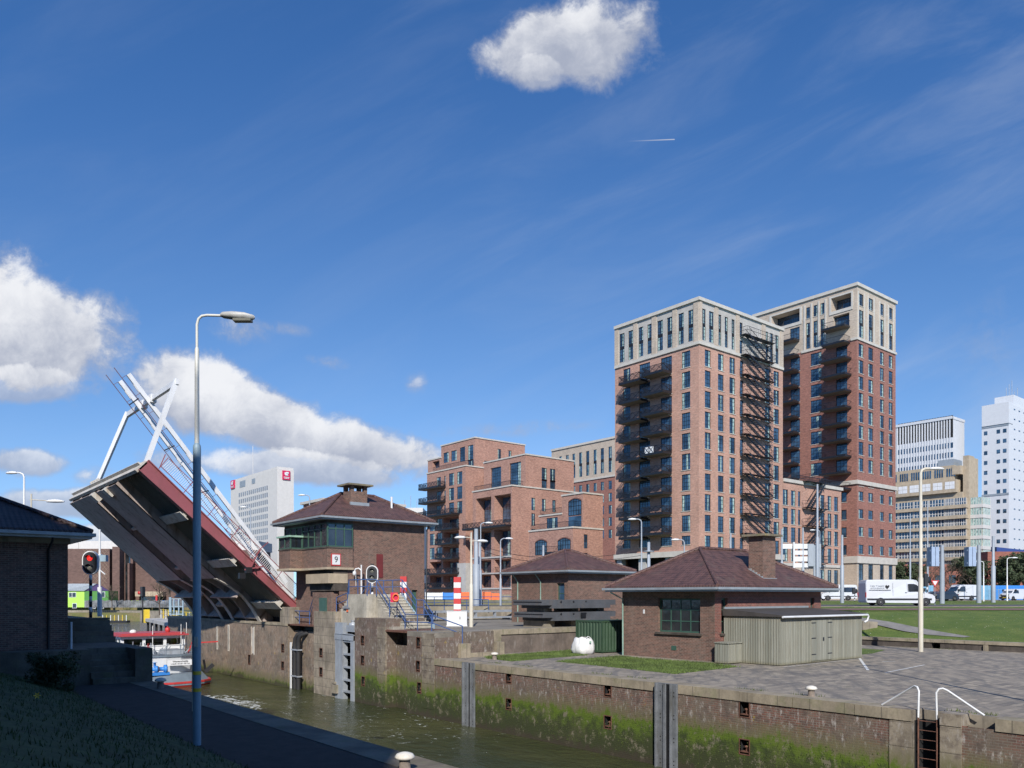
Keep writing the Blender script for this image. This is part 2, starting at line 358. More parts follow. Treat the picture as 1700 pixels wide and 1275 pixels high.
# timber boards
m, t, p = new('weathered_timber'); u, z, P, nz = walluv(t)
k = t.m('FRACT', t.m('DIVIDE', u, .16)); bi = t.m('FLOOR', t.m('DIVIDE', u, .16))
bn = t.node('ShaderNodeTexWhiteNoise', noise_dimensions='1D'); t.put(bn.inputs['W'], bi)
gr = t.noise(t.xyz(t.m('MULTIPLY', u, 22.0), t.m('MULTIPLY', z, .8), 0.0), 1.0, 5, .6)
col = t.mix(bn.outputs[0], (.215,.225,.19), (.33,.335,.285)); col = t.mix(t.sm(gr, .35, .7, 0, .5), col, (.17,.14,.09))
col = t.mix(t.sm(z, 3.5, 3.75, .55, 0), col, (.14,.12,.05))
col = t.mix(t.m('MULTIPLY', t.sm(z, 5.7, 6.3), .35), col, (.22,.12,.06))
col = t.mix(t.sm(t.m('ABSOLUTE', t.m('SUBTRACT', k, .5)), .41, .48), col, (.05,.045,.03))
t.put(p.inputs['Base Color'], col); p.inputs['Roughness'].default_value = .9; M['timber'] = m
# lock wall masonry: brick, efflorescence, algae band above the water, wet foot
def lockwall(name, c1, c2, bw, bh, green_top, white=.7):
    m, t, p = new(name); u, z, P, nz = walluv(t)
    b = t.node('ShaderNodeTexBrick', offset=.5); t.put(b.inputs['Vector'], t.xyz(u, z, 0.0)); t.put(b.inputs['Color1'], c1); t.put(b.inputs['Color2'], c2)
    t.put(b.inputs['Mortar'], (.20,.17,.14)); b.inputs['Scale'].default_value = 1; b.inputs['Mortar Size'].default_value = .012
    b.inputs['Brick Width'].default_value = bw; b.inputs['Row Height'].default_value = bh
    n0 = t.noise(P, .6, 6, .65); n = t.noise(P, 2.2, 7, .7); st = t.noise(t.xyz(t.m('MULTIPLY', u, 2.0), t.m('MULTIPLY', z, .45), 0.0), 1.7, 7, .7)
    col = t.mix(t.sm(n0, .38, .62, 0, .75), b.outputs[0], (.15,.125,.095))
    col = t.mix(t.sm(n, .45, .7, 0, .7), col, (.07,.05,.042))
    col = t.mix(t.sm(t.noise(t.xyz(t.m('MULTIPLY', u, 2.6), t.m('MULTIPLY', z, .8), 5.0), 2.4, 9, .78), .52, .64, 0, white), col, (.46,.43,.40))
    col = t.mix(t.sm(t.noise(t.xyz(u, z, 9.0), 1.3, 5, .7), .64, .70, 0, .6), col, (.42,.30,.03))
    zz = t.m('ADD', z, t.m('MULTIPLY', t.m('SUBTRACT', st, .5), .9))
    zz = t.m('ADD', zz, t.m('MULTIPLY', t.m('SUBTRACT', n0, .5), .8))
    zz = t.m('ADD', zz, t.m('MULTIPLY', t.m('SUBTRACT', n, .5), 1.1))
    ym = t.sm(zz, green_top+.1, green_top+.9, .85, 0)
    col = t.mix(ym, col, (.13,.12,.055))
    gm = t.sm(zz, green_top-.05, green_top+.25, 1, 0)
    gcol = t.mix(t.sm(n, .36, .64), (.032,.05,.010), (.085,.13,.012))
    gcol = t.mix(t.sm(zz, .7, green_top-.05), (.036,.044,.013), gcol)
    gcol = t.mix(t.sm(zz, green_top-.45, green_top-.02, 0, .8), gcol, (.09,.14,.008))
    gcol = t.mix(t.sm(t.noise(t.xyz(t.m('MULTIPLY', u, 1.2), z, 2.0), 1.7, 10, .8), .54, .60, 0, .75), gcol, (.21,.18,.13))
    col = t.mix(t.m('MULTIPLY', gm, t.sm(t.noise(P, .45, 5, .6), .28, .42, .75, 1)), col, gcol)
    col = t.mix(t.sm(zz, .05, .5, .85, 0), col, (.045,.034,.022))
    t.put(p.inputs['Base Color'], col); p.inputs['Roughness'].default_value = .8
    bump(t, p, t.m('ADD', t.m('MULTIPLY', b.outputs[1], -.5), n), .7, .03)
    return m
M['lockwall'] = lockwall('mossy_lock_brick', (.20,.085,.062), (.10,.055,.045), .24, .085, 1.75)
M['lockwall2'] = lockwall('stained_lock_masonry', (.17,.12,.095), (.13,.09,.075), 1.1, .5, 1.9, .75)
M['lockwall3'] = lockwall('brown_lock_masonry', (.27,.20,.145), (.21,.15,.11), 2.6, 1.2, .25, .5)
# ground surfaces
m, t, p = new('paving'); P = pos(t); x, y, z = t.sep(P)
b = t.node('ShaderNodeTexBrick', offset=.5); t.put(b.inputs['Vector'], P); b.inputs['Scale'].default_value = 1; b.inputs['Brick Width'].default_value = .62; b.inputs['Row Height'].default_value = .31
b.inputs['Mortar Size'].default_value = .012; t.put(b.inputs['Color1'], (.37,.315,.245)); t.put(b.inputs['Color2'], (.155,.135,.118)); t.put(b.inputs['Mortar'], (.055,.06,.035))
n = t.noise(P, .45, 6, .65); f = t.noise(P, 3, 5, .7)
d = t.noise(t.xyz(t.m('MULTIPLY', t.m('ADD', x, t.m('MULTIPLY', y, .85)), .22), t.m('SUBTRACT', y, t.m('MULTIPLY', x, .8)), 0.0), 1.5, 5, .65)
col = t.mix(t.sm(n, .35, .65, 0, .55), b.outputs[0], (.28,.24,.19)); col = t.mix(t.sm(d, .48, .62, 0, .62), col, (.115,.11,.105)); col = t.mix(t.sm(f, .55, .72, 0, .6), col, (.27,.24,.2))
col = t.mix(t.sm(t.noise(P, 1.1, 6, .7), .6, .7, 0, .5), col, (.10,.11,.045))
t.put(p.inputs['Base Color'], col); p.inputs['Roughness'].default_value = .8; bump(t, p, b.outputs[1], -.5, .01); M['paving'] = m
m, t, p = new('old_concrete_deck'); P = pos(t)
n = t.noise(P, .5, 7, .65); f = t.noise(P, 5, 5, .7)
col = t.mix(t.sm(n, .3, .7), (.15,.135,.115), (.27,.245,.205)); col = t.mix(t.sm(f, .5, .7, 0, .5), col, (.10,.095,.075))
t.put(p.inputs['Base Color'], col); p.inputs['Roughness'].default_value = .9; M['deck'] = m
m, t, p = new('turf'); P = pos(t)
n = t.noise(P, .5, 6, .65); f = t.noise(P, 9, 5, .75); g = t.noise(P, 2.5, 4)
col = t.mix(t.sm(n, .32, .68), (.10,.165,.025), (.175,.225,.045)); col = t.mix(t.sm(f, .35, .7, 0, .75), col, (.05,.095,.015))
col = t.mix(t.sm(g, .55, .75, 0, .6), col, (.17,.17,.05))
v = t.node('ShaderNodeTexVoronoi'); t.put(v.inputs['Vector'], P); v.inputs['Scale'].default_value = 2.6
wn = t.m('MULTIPLY', t.m('LESS_THAN', v.outputs['Distance'], .09), t.m('GREATER_THAN', g, .5))
col = t.mix(wn, col, (.75,.75,.7))
t.put(p.inputs['Base Color'], col); p.inputs['Roughness'].default_value = .95; bump(t, p, f, 1.0, .15); M['turf'] = m
m, t, p = new('rough_dry_grass'); P = pos(t)
col = t.mix(t.sm(t.noise(P, .25, 6, .7), .35, .65), (.22,.17,.09), (.12,.14,.04)); col = t.mix(t.sm(t.noise(P, 3, 4), .4, .7, 0, .6), col, (.12,.09,.05))
t.put(p.inputs['Base Color'], col); p.inputs['Roughness'].default_value = 1; M['drygrass'] = m
M['asphalt'] = paint('asphalt', (.085,.085,.088), .9, .2, .6, bp=.2)
M['redpath'] = paint('red_brown_path', (.17,.10,.09), .9, .2, .6)
M['greypath'] = paint('grey_path', (.21,.20,.185), .9, .2, 1.2)
M['shadequay'] = paint('shade_toned_quay_bricks', (.03,.026,.023), .9, .4, 3, bp=.3)  # near quay bricks darkened in colour for the shade lying there
M['farland'] = paint('far_land', (.10,.12,.05), 1, .3, .02)
M['mark'] = paint('worn_white_marking', (.6,.6,.58), .8, .2, 5)
M['leaf'] = paint('shade_toned_blade', (.035,.06,.012), .8, .3, 3)  # blades of the near slope, bank shade put into the colour
# water
m, t, p = new('canal_water'); P = pos(t); x, y, z = t.sep(P)
n = t.noise(t.vmul(P, (1, .55, 1)), .9, 6, .6, .8); f = t.noise(t.vmul(P, (1, .6, 1)), 4.0, 4, .6, .4); br = t.noise(P, .12, 4)
# foam behind the stern and along the right wall
du = t.m('SUBTRACT', x, 19.5); dv = t.m('SUBTRACT', y, 55.0)
r = t.m('SQRT', t.m('ADD', t.m('MULTIPLY', t.m('MULTIPLY', du, du), .06), t.m('MULTIPLY', t.m('MULTIPLY', dv, dv), .012)))
mk = t.sm(r, .25, 1.2, 1, 0)
mk2 = t.m('MULTIPLY', t.sm(y, 20, 36, .35, 1), t.m('MULTIPLY', t.sm(y, 52, 66, 1, 0), .62))
fo = t.noise(t.vmul(P, (1, .6, 1)), 1.5, 9, .75, 1.4)
foam = t.sm(t.m('ADD', fo, t.m('MULTIPLY', t.m('SUBTRACT', t.m('MAXIMUM', mk, mk2), 1.0), .28)), .475, .59)
foam = t.m('MULTIPLY', foam, t.m('GREATER_THAN', t.m('MAXIMUM', mk, mk2), .12))
col = t.mix(t.sm(br, .35, .65), (.036,.045,.018), (.066,.070,.028)); col = t.mix(foam, col, (.62,.64,.62))
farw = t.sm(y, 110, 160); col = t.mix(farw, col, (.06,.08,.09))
t.put(p.inputs['Base Color'], col); t.put(p.inputs['Roughness'], t.mix(foam, (.09,.09,.09), (.7,.7,.7)))
p.inputs['IOR'].default_value = 1.33; p.inputs['Specular IOR Level'].default_value = .42
bump(t, p, t.m('ADD', n, t.m('MULTIPLY', f, .28)), .85, .32); M['water'] = m

M['bridge_dark'] = paint('dark_deck_steel', (.19,.185,.165), .7, .15, .8)
m, t, p = new('clear_window_glass'); p.inputs['Base Color'].default_value = (.25,.32,.33,1); p.inputs['Roughness'].default_value = .03
tr = t.node('ShaderNodeBsdfTransparent'); tr.inputs[0].default_value = (.55,.6,.6,1); mx = t.node('ShaderNodeMixShader'); mx.inputs[0].default_value = .35
gl = t.node('ShaderNodeBsdfGlossy'); gl.inputs['Roughness'].default_value = .03
t.put(mx.inputs[1], tr.outputs[0]); t.put(mx.inputs[2], gl.outputs[0]); fr = t.node('ShaderNodeFresnel'); fr.inputs[0].default_value = 1.5; t.put(mx.inputs[0], fr.outputs[0])
for n_ in list(t.n):
    if n_.type == 'OUTPUT_MATERIAL': t.put(n_.inputs[0], mx.outputs[0])
M['boatglass'] = m

M['pebble'] = concrete('pebbly_wall', (.15,.12,.10), .35, .5, (.06,.05,.045), (.32,.29,.26))
M['mosswall'] = concrete('green_stained_wall', (.18,.17,.11), .3, .5, (.09,.09,.05), moss=.8)
M['grey_steel2'] = paint('hood_grey', (.17,.18,.20), .5, .1, 2)
M['slabgrey'] = paint('dark_slab_grey', (.085,.09,.10), .6, .2, 1, dirt=(.13,.1,.08), da=.4)
M['signal_black'] = paint('signal_black', (.022,.024,.03), .5, .1)
M['lens'] = paint('grey_lens', (.16,.16,.14), .2, .15, 6)
M['capwhite'] = paint('chipped_white_cap', (.68,.65,.58), .6, .06, 5, dirt=(.3,.2,.12), da=.5)
M['post_up'] = paint('upper_pole_pale', (.62,.62,.58), .45, .08, 2, dirt=(.35,.3,.24), da=.3)
M['lamphead'] = paint('lamp_housing', (.42,.42,.41), .5, .2, 4, dirt=(.16,.15,.13), da=.6)
M['pole_blue'] = paint('sign_back_blue', (.30,.38,.52), .5, .08)
M['graffiti'] = paint('graffiti_hoarding', (.15,.155,.16), .8, .75, .6)
M['violet'] = paint('purple_wrap', (.22,.08,.42), .5, .1)
M['darkcar'] = paint('dark_car_paint', (.02,.022,.03), .25, .1, coat=.7)
M['rimgrey'] = paint('steel_rim', (.32,.33,.34), .4, .1, 3, metal=.4)
M['bark'] = paint('bark', (.09,.07,.055), .9, .3, 4)
M['pine'] = paint('pine_needles', (.045,.065,.028), .8, .45, .9)
M['twig'] = paint('bare_twigs', (.17,.125,.085), .9, .3, 1)
m, t, p = new('red_lamp_lit'); p.inputs['Base Color'].default_value = (.7,.02,.02,1); p.inputs['Emission Color'].default_value = (1,.03,.02,1); p.inputs['Emission Strength'].default_value = .75; M['redlamp'] = m
M['rail_brown'] = paint('brown_red_rail', (.15,.06,.05), .6, .2)

M['soffit'] = paint('balcony_soffit', (.20,.17,.14), .8, .1)
M['roofred'] = paint('wheelhouse_red', (.42,.06,.07), .45, .08)
M['diamond'] = paint('diamond_brick', (.25,.19,.14), .9, .1)
M['fender'] = paint('fender_steel', (.15,.16,.175), .6, .25, 2.5, dirt=(.07,.065,.05), da=.75)

M['weed'] = paint('green_weed', (.075,.10,.018), .8, .5, 2)
M['blade'] = paint('sunlit_grass_blade', (.085,.125,.028), .8, .5, 1)
M['quoinmoss'] = lockwall('quoin_stone', (.30,.255,.195), (.25,.21,.16), 3.0, .77, 1.55, .5)
M['shadecoping'] = concrete('shade_toned_coping', (.17,.145,.11), .35, .5, (.03,.028,.022), None, .4, -1.3)  # coping stone darkened to carry the near quay's shade
M['shadeturf'] = paint('shade_toned_turf', (.04,.06,.018), .95, .5, 2.5, bp=.6)  # turf with the near bank's shadow mixed into its tone
M['shadeconcrete'] = concrete('shade_toned_concrete', (.13,.115,.09), .35, .6, (.035,.032,.026), moss=.3)  # concrete of the left landing, colour lowered to deepen its shade
# ---------------------------------------------------------------- ground, water, roads
def sheet(name, P, z, mat):
    mb = MB(); zs = z if isinstance(z, (list, tuple)) else [z]*len(P)
    mb.add([(p[0], p[1], q) for p, q in zip(P, zs)], [tuple(range(len(P)))]); return struct(mb.build(name, mat))
def block(name, P, z0, z1, mside, mtop):
    mb = MB(); mb.prism(P, z0, z1, 0, 1); return struct(mb.build(name, [mside, mtop]))
WB = 26.5; Z0 = 3.5; ZU = 5.05; ZR = 6.25
mb = MB(); mb.add([(-500,-60,0),(900,-60,0),(900,900,0),(-500,900,0)], [(0,1,2,3)]); struct(mb.build('water', M['water']))
# land on the right of the lock: one sheet that reaches the horizon, raised by pieces above
block('ground', [(WB+.6,-40),(4000,-40),(4000,4000),(-3000,4000),(-3000,700),(-260,430),(10,300),(60,262),(68,235),(40,128),(WB+1.8,93),(WB+1.8,39.8),(WB+.6,39.8)], -1, 3.05, M['concrete'], M['farland'])
block('quay', [(WB+.6,-40),(59.5,-40),(59.5,41.0),(WB+.6,41.0)], 2.9, Z0, M['concrete'], M['paving'])
block('lock_platform', [(30.9,41.0),(59.5,41.0),(59.5,60.0),(30.9,60.0)], 2.9, ZU, M['concrete'], M['deck'])
block('lock_head', [(WB+1.3,42.3),(30.9,42.3),(30.9,92),(WB+1.3,92)], 2.8, ZU-.006, M['concrete'], M['deck'])
block('terrace', [(34.6,60.0),(120,60.0),(120,76),(34.6,76)], 2.9, 5.85, M['concrete'], M['turf'])
# the embankment in strips square to the view
def strip(name, X0, X1, D0, z0, D1, z1, mat, n=16, jit=0):
    mb = MB(); vs = []
    for i in range(n+1):
        X = X0+(X1-X0)*i/n
        a = XD(X, D0); b = XD(X, D1); vs += [(a[0],a[1],z0), (b[0],b[1],z1)]
    mb.add(vs, [(2*i, 2*i+2, 2*i+3, 2*i+1) for i in range(n)]); return struct(mb.build(name, mat))
# slope from the dark wall up to the crest
mb = MB(); vs = []; N = 40
for i in range(N+1):
    y = -20+ i*(62.0)/N; x0 = 59.9
    D = FB*x0+FA*y; X = FA*x0-FB*y
    top = XD(X, 68.5) if D < 66 else XD(X, D+3)
    zt = 5.95
    for k in range(9):
        s_ = k/8; e = s_**1.25*(1.0+.0*s_)
        z = 4.0+(zt-4.0)*min(1, 1.12*s_-.12*s_*s_)
        vs.append((x0+(top[0]-x0)*s_, y+(top[1]-y)*s_, z+.05*math.sin(i*.9+k)*math.sin(k*.4)))
fs = [(i*9+k, (i+1)*9+k, (i+1)*9+k+1, i*9+k+1) for i in range(N) for k in range(8)]
mb.add(vs, fs, 0, True); struct(mb.build('grass_bank', M['turf']))
sheet('grass_verge', [XD(10,68.2),XD(160,68.2),XD(160,68.8),XD(10,68.8)], [5.93,5.93,6.02,6.02], M['turf'])
block('embankment', [XD(8,68.6),XD(160,68.6),XD(260,122),XD(-20,122),XD(-20,77),XD(8,77)], 2.5, 5.9, M['turf'], M['turf'])
strip('cycle_path', 6, 160, 68.6, 6.035, 72.0, 6.115, M['redpath'])
strip('grass_strip', 8, 160, 72.0, 6.08, 77.0, 6.21, M['turf'])
block('road', [XD(-24,76.6),XD(180,76.6),XD(180,92),XD(-30,92)], 3, 6.25, M['concrete'], M['asphalt'])
strip('grass_median', -30, 180, 92, 6.24, 124, 6.5, M['turf'])
block('bank_base', [XD(-30,92.02),XD(180,92.02),XD(180,124),XD(-40,124)], 2.8, 6.2, M['concrete'], M['turf'])
block('far_road', [XD(-40,124),XD(260,124),XD(260,140),XD(-45,140)], 2.8, 6.54, M['concrete'], M['asphalt'])
block('pavement', [XD(-45,140),XD(260,140),XD(900,460),XD(-75,460),XD(-70,200)], 2.8, 6.57, M['concrete'], M['deck'])
# narrow grey path climbing the bank, low wall beside it
def bankpt(x, y, zg):  # march the view ray to the bank
    t = tx(x); best = None
    for k in range(600):
        D = 52+k*.05; z = CZ+(HZ-y)/F*D; p = XD(t*D, D)
        g = None
        if p[0] > 59.9:
            D0 = None
            # interpolate along the strip from the wall line to D=68.5 at constant X
            X = t*D; yw = (FA*59.9-X)/FB; Dw = FB*59.9+FA*yw
            if Dw < 66:
                s_ = (D-Dw)/(68.5-Dw)
                if 0 <= s_ <= 1: g = 4.0+1.95*(1.12*s_-.12*s_*s_)
        if g is not None and z <= g: return (p[0], p[1], g+.05)
    return None
mb = MB()
edge = [((1424,1025.5),(1424,1031)),((1480,1033.5),(1465,1040.5)),((1520,1042),(1500,1049)),((1560,1049.5),(1540,1055)),((1612,1058),(1600,1059.5))]
pv = []
for a, b in edge:
    pa, pb = bankpt(*a, 0), bankpt(*b, 0)
    if pa and pb: pv.append((pa, pb))
if len(pv) > 1:
    vs = [p for q in pv for p in q]; mb.add(vs, [(2*i, 2*i+1, 2*i+3, 2*i+2) for i in range(len(pv)-1)]); struct(mb.build('path', M['greypath']))
# dark retaining wall at the foot of the bank
mb = MB()
yy = [-30, AB(1642.5,59.5), AB(1636,59.5), AB(1562,59.5), AB(1546,59.5), 41]
yy.sort()
mb.box(59.5, 60.0, -30, AB(1632,59.5)-.0, 3.0, 3.92, 0); mb.box(59.5,60.0,AB(1561,59.5)*0+AB(1561,59.5),AB(1561,59.5)+.001,3.0,3.01,0)
a1, a2 = AB(1561,59.5), AB(1546,59.5)
mb.box(59.5, 60.0, AB(1632,59.5), a1, 3.0, 3.92, 0); mb.box(59.5, 60.0, a2, 41, 3.0, 3.92, 0); mb.box(60.3, 60.6, a1, a2, 3.0, 3.92, 3)
mb.box(59.42, 60.3, -30, 41, 3.92, 4.13, 1); mb.box(59.35, 59.5, AB(1641,59.5), AB(1634,59.5), 3.5, 3.9, 1)
tag(mb.build('retaining_wall', [M['basalt'], M['coping'], M['concrete'], M['void']]), 'low dark masonry retaining wall with stone coping at foot of grass bank', 'wall')
# low broken wall on the bank
p0 = bankpt(1424,1047,0); 
if p0:
    mb = MB(); q = XD(tx(1455)*(FB*p0[0]+FA*p0[1]), FB*p0[0]+FA*p0[1])
    mb.bar((p0[0],p0[1],4.95),(q[0],q[1],4.85),.4,.7); tag(mb.build('low_wall', M['concrete']), 'short stub of low concrete wall in the grass behind the timber shed', 'wall')
# turf patches on the quay
def patch(name, pix, z): sheet(name, [G(x,y,z-.0)[:2] for x, y in pix], z, M['turf'])
patch('lawn', [(806,1090),(955,1079),(972,1088),(905,1093),(850,1098),(808,1093)], Z0+.008)
patch('lawn', [(922,1098),(1030,1089),(1060,1093),(1180,1101),(1225,1107),(1120,1119),(1040,1110)], Z0+.008)
patch('lawn', [(1424,1076),(1470,1079),(1448,1085),(1424,1087)], Z0+.008)
def line(pix, wd):
    mb = MB(); pts = [G(x,y,Z0) for x,y in pix]
    for (a, b) in zip(pts, pts[1:]):
        d = Vector((b[0]-a[0], b[1]-a[1], 0)).normalized(); n = Vector((-d.y, d.x, 0))*wd/2
        mb.quad((a[0]-n.x,a[1]-n.y,Z0+.012),(b[0]-n.x,b[1]-n.y,Z0+.012),(b[0]+n.x,b[1]+n.y,Z0+.012),(a[0]+n.x,a[1]+n.y,Z0+.012))
    o = struct(mb.build('road_marking', M['mark']))
line([(1427,1093),(1441,1113)], .14); line([(1470,1117),(1535,1104)], .1); line([(1300,1108),(1424,1094)], .07); line([(1465,1098.5),(1486,1098)], .1)
# ---------------------------------------------------------------- left bank
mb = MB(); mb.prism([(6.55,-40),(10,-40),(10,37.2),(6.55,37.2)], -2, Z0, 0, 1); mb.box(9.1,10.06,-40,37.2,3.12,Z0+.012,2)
struct(mb.build('quay', [M['lockwall2'], M['shadequay'], M['shadecoping']]))
mb = MB(); vs = []; nx, ny = 26, 50
for i in range(nx+1):
    for j in range(ny+1):
        x = 6.6-i*(26.6/nx); y = -20+j*(60/ny); h = 3.48+min(2.25, max(0, (6.6-x)*.33))+.05*math.sin(x*2.1+y)*math.sin(y*1.3)
        if x > 6.3: h = 3.48
        vs.append((x, y, h))
mb.add(vs, [(i*(ny+1)+j, i*(ny+1)+j+1, (i+1)*(ny+1)+j+1, (i+1)*(ny+1)+j) for i in range(nx) for j in range(ny)], 0, True)
struct(mb.build('grass_bank', M['shadeturf']))
mb = MB(); rnd = random.Random(5)
for k in range(9000):
    x = rnd.uniform(-1.5, 6.6); y = rnd.uniform(4, 36); h = 3.48+min(2.25, max(0,(6.6-x)*.33)); s_ = rnd.uniform(.05,.13); a = rnd.uniform(0,6.3); lx, ly = math.cos(a)*.012, math.sin(a)*.012
    bx, by = rnd.uniform(-.05,.05), rnd.uniform(-.05,.05)
    mb.add([(x-lx,y-ly,h),(x+lx,y+ly,h),(x+bx,y+by,h+s_)], [(0,1,2)])
o = tag(mb.build('grass', M['leaf']), 'short grass on the shaded near slope', 'grass'); o['kind'] = 'stuff'
# terraces and steps of the left lock head (water side at x = 10)
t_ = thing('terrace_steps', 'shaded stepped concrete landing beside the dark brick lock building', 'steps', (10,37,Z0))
mb = MB(); mb.box(-6, 10, 38.6, 43.2, 0, 4.95); mb.box(9.35,10.05,37.1,38.6,0,4.95); mb.box(-6,7.7,37.6,38.6,2,4.95); mb.build('landing', M['shadeconcrete'], t_)
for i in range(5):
    mb = MB(); mb.box(7.7, 9.35, 37.1+.3*i, 37.1+.3*(i+1), Z0-.1, Z0+.24*(i+1)); mb.build('step', M['shadeconcrete'], t_) if i < 5 else None
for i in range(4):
    mb = MB(); mb.box(4.0+.02*i, 9.98-.0*i, 43.2+.38*i, 43.2+.38*(i+1), 0, 4.95+.27*(i+1)); mb.build('step', M['shadeconcrete'], t_)
mb = MB(); mb.box(-6, 9.95, 44.72, 62, 0, 6.04); mb.box(-6,10.02,44.5,45.2,6.04,6.12); mb.build('upper_platform', M['shadeconcrete'], t_)
# ---------------------------------------------------------------- right lock wall
def niche_hole(mb, px, py, b, w=.42, h=.55):
    a = AB(px, b); z = ZB(px, py, b); return (a, z, w, h)
def wall_piece(mb, b, a0, a1, z0, z1, holes, mi=0, dep=.35, mv=1):
    # face on plane x=b looking to -x with square pockets
    us = sorted(set([a0,a1]+[h[0]-h[2]/2 for h in holes]+[h[0]+h[2]/2 for h in holes])); zs = sorted(set([z0,z1]+[h[1]-h[3]/2 for h in holes]+[h[1]+h[3]/2 for h in holes]))
    us = [u for u in us if a0 <= u <= a1]; zs = [z for z in zs if z0 <= z <= z1]
    for i in range(len(us)-1):
        for j in range(len(zs)-1):
            cu, cz = (us[i]+us[i+1])/2, (zs[j]+zs[j+1])/2
            if any(abs(cu-h[0]) < h[2]/2 and abs(cz-h[1]) < h[3]/2 for h in holes): continue
            mb.quad((b,us[i+1],zs[j]),(b,us[i],zs[j]),(b,us[i],zs[j+1]),(b,us[i+1],zs[j+1]), mi)
    for (a, z, w_, h_) in holes:
        l, r, d, u = a-w_/2, a+w_/2, z-h_/2, z+h_/2; c = b+dep
        mb.quad((b,l,d),(c,l,d),(c,l,u),(b,l,u),mv); mb.quad((b,r,d),(b,r,u),(c,r,u),(c,r,d),mv)
        mb.quad((b,l,d),(b,r,d),(c,r,d),(c,l,d),mv); mb.quad((b,l,u),(c,l,u),(c,r,u),(b,r,u),mv); mb.quad((c,l,d),(c,r,d),(c,r,u),(c,l,u),mv)
def niche(root, h, b):
    a, z, w_, h_ = h; mb = MB(); t = .035
    for (y0,y1,z0,z1) in ((a-w_/2-t,a-w_/2,z-h_/2-t,z+h_/2+t),(a+w_/2,a+w_/2+t,z-h_/2-t,z+h_/2+t),(a-w_/2,a+w_/2,z+h_/2,z+h_/2+t),(a-w_/2,a+w_/2,z-h_/2-t,z-h_/2)):
        mb.box(b-.02,b+.06,y0,y1,z0,z1)
    mb.box(b+.02,b+.3,a-w_/2+.01,a+w_/2-.01,z-h_/2+.06,z-h_/2+.1)
    mb.lathe((b+.15,a,z-h_/2+.1), [(.05,0),(.045,.12),(.09,.16),(.09,.2),(.0,.22)], 10)
    mb.build('mooring_niche', M['rust'], root)
ALOW = 39.7
lw = thing('lock_wall', 'long mossy brick lock wall with stone coping along the lower quay', 'lock wall', (WB,20,0))
a_l0, a_l1 = AB(1561,WB), AB(1518,WB)        # ladder recess
holes = [niche_hole(None,px,py,WB) for px,py in ((844.5,1125),(844.5,1169),(1009,1146),(1009,1199),(1236,1178),(1236,1240))]
H1 = [h for h in holes]
mb = MB(); wall_piece(mb, WB, a_l1+.0, ALOW, -2, 3.2, H1, 0, .4, 1)
wall_piece(mb, WB, -40, a_l0, -2, 3.2, [], 0); mb.quad((WB,a_l0,-2),(WB+.6,a_l0,-2),(WB+.6,a_l0,3.2),(WB,a_l0,3.2),1); mb.quad((WB,a_l1,-2),(WB,a_l1,3.2),(WB+.6,a_l1,3.2),(WB+.6,a_l1,-2),1)
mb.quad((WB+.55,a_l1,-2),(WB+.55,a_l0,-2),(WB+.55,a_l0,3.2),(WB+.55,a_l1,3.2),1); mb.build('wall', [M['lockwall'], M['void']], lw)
mb = MB(); rr = random.Random(3); a = ALOW
while a > -38:
    L = rr.uniform(1.6, 2.6); e = a-L
    if not (e < a_l1 and a > a_l0):
        o = rr.uniform(-.012,.012); mb.box(WB-.05+o, WB+.75, e+.012, a-.012, 3.16, 3.53+o*.6)
    a = e
mb.build('coping', M['coping'], lw)
mb = MB()
for (l, r) in ((a_l1, AB(1477,WB)), (AB(1597,WB), a_l0)):
    for i in range(6):
        z1_ = 3.14-i*.85; mb.box(WB-.03-.006*(i%2), WB+.2, l+.002, r-.002, z1_-.84, z1_)
    mb.box(WB-.055, WB+.7, l+.002, r-.002, 3.155, 3.535)
mb.build('quoin', M['quoinmoss'], lw)
for h in holes: niche(lw, h, WB)
# fender posts
def fender(x0, x1, ztop, label):
    a1_, a0_ = AB(x0, WB), AB(x1, WB); r = thing('fender_post', label, 'fender', (WB,(a0_+a1_)/2,0), 0, 'steel fender posts on the mossy lock wall'); mb = MB(); w_ = a1_-a0_
    mb.box(WB-.16,WB-.06,a0_,a1_,-1.5,ztop); mb.box(WB-.24,WB-.16,a0_+w_*.52,a0_+w_*.62,-1.5,ztop); mb.box(WB-.24,WB-.16,a0_+w_*.24+.0,a0_+w_*.29,-1.5,ztop); mb.box(WB-.28,WB-.06,a1_-.05,a1_+.01,-1.5,ztop)
    mb.build('profile', M['fender'], r); mb = MB(); mb.box(WB-.166,WB-.16,a0_+w_*.34,a0_+w_*.5,-1.4,ztop-.02); mb.build('wear_strip', M['black'], r)
    mb = MB(); z = ztop-.35
    while z > .2:
        for dz in (0,-.16):
            for u in (.12,.8): mb.lathe((WB-.166,a0_+w_*u,z+dz), [(.0,-.004),(.028,-.004),(.028,.006)], 8, 0, 'x')
        z -= .95
    mb.build('bolt', M['black'], r)
fender(773.5, 790.5, 3.52, 'narrow grey steel fender post on mossy lock wall beside the single small bollard')
fender(1094, 1127, 3.55, 'wide grey steel fender post on mossy lock wall between the two right-hand niche pairs')
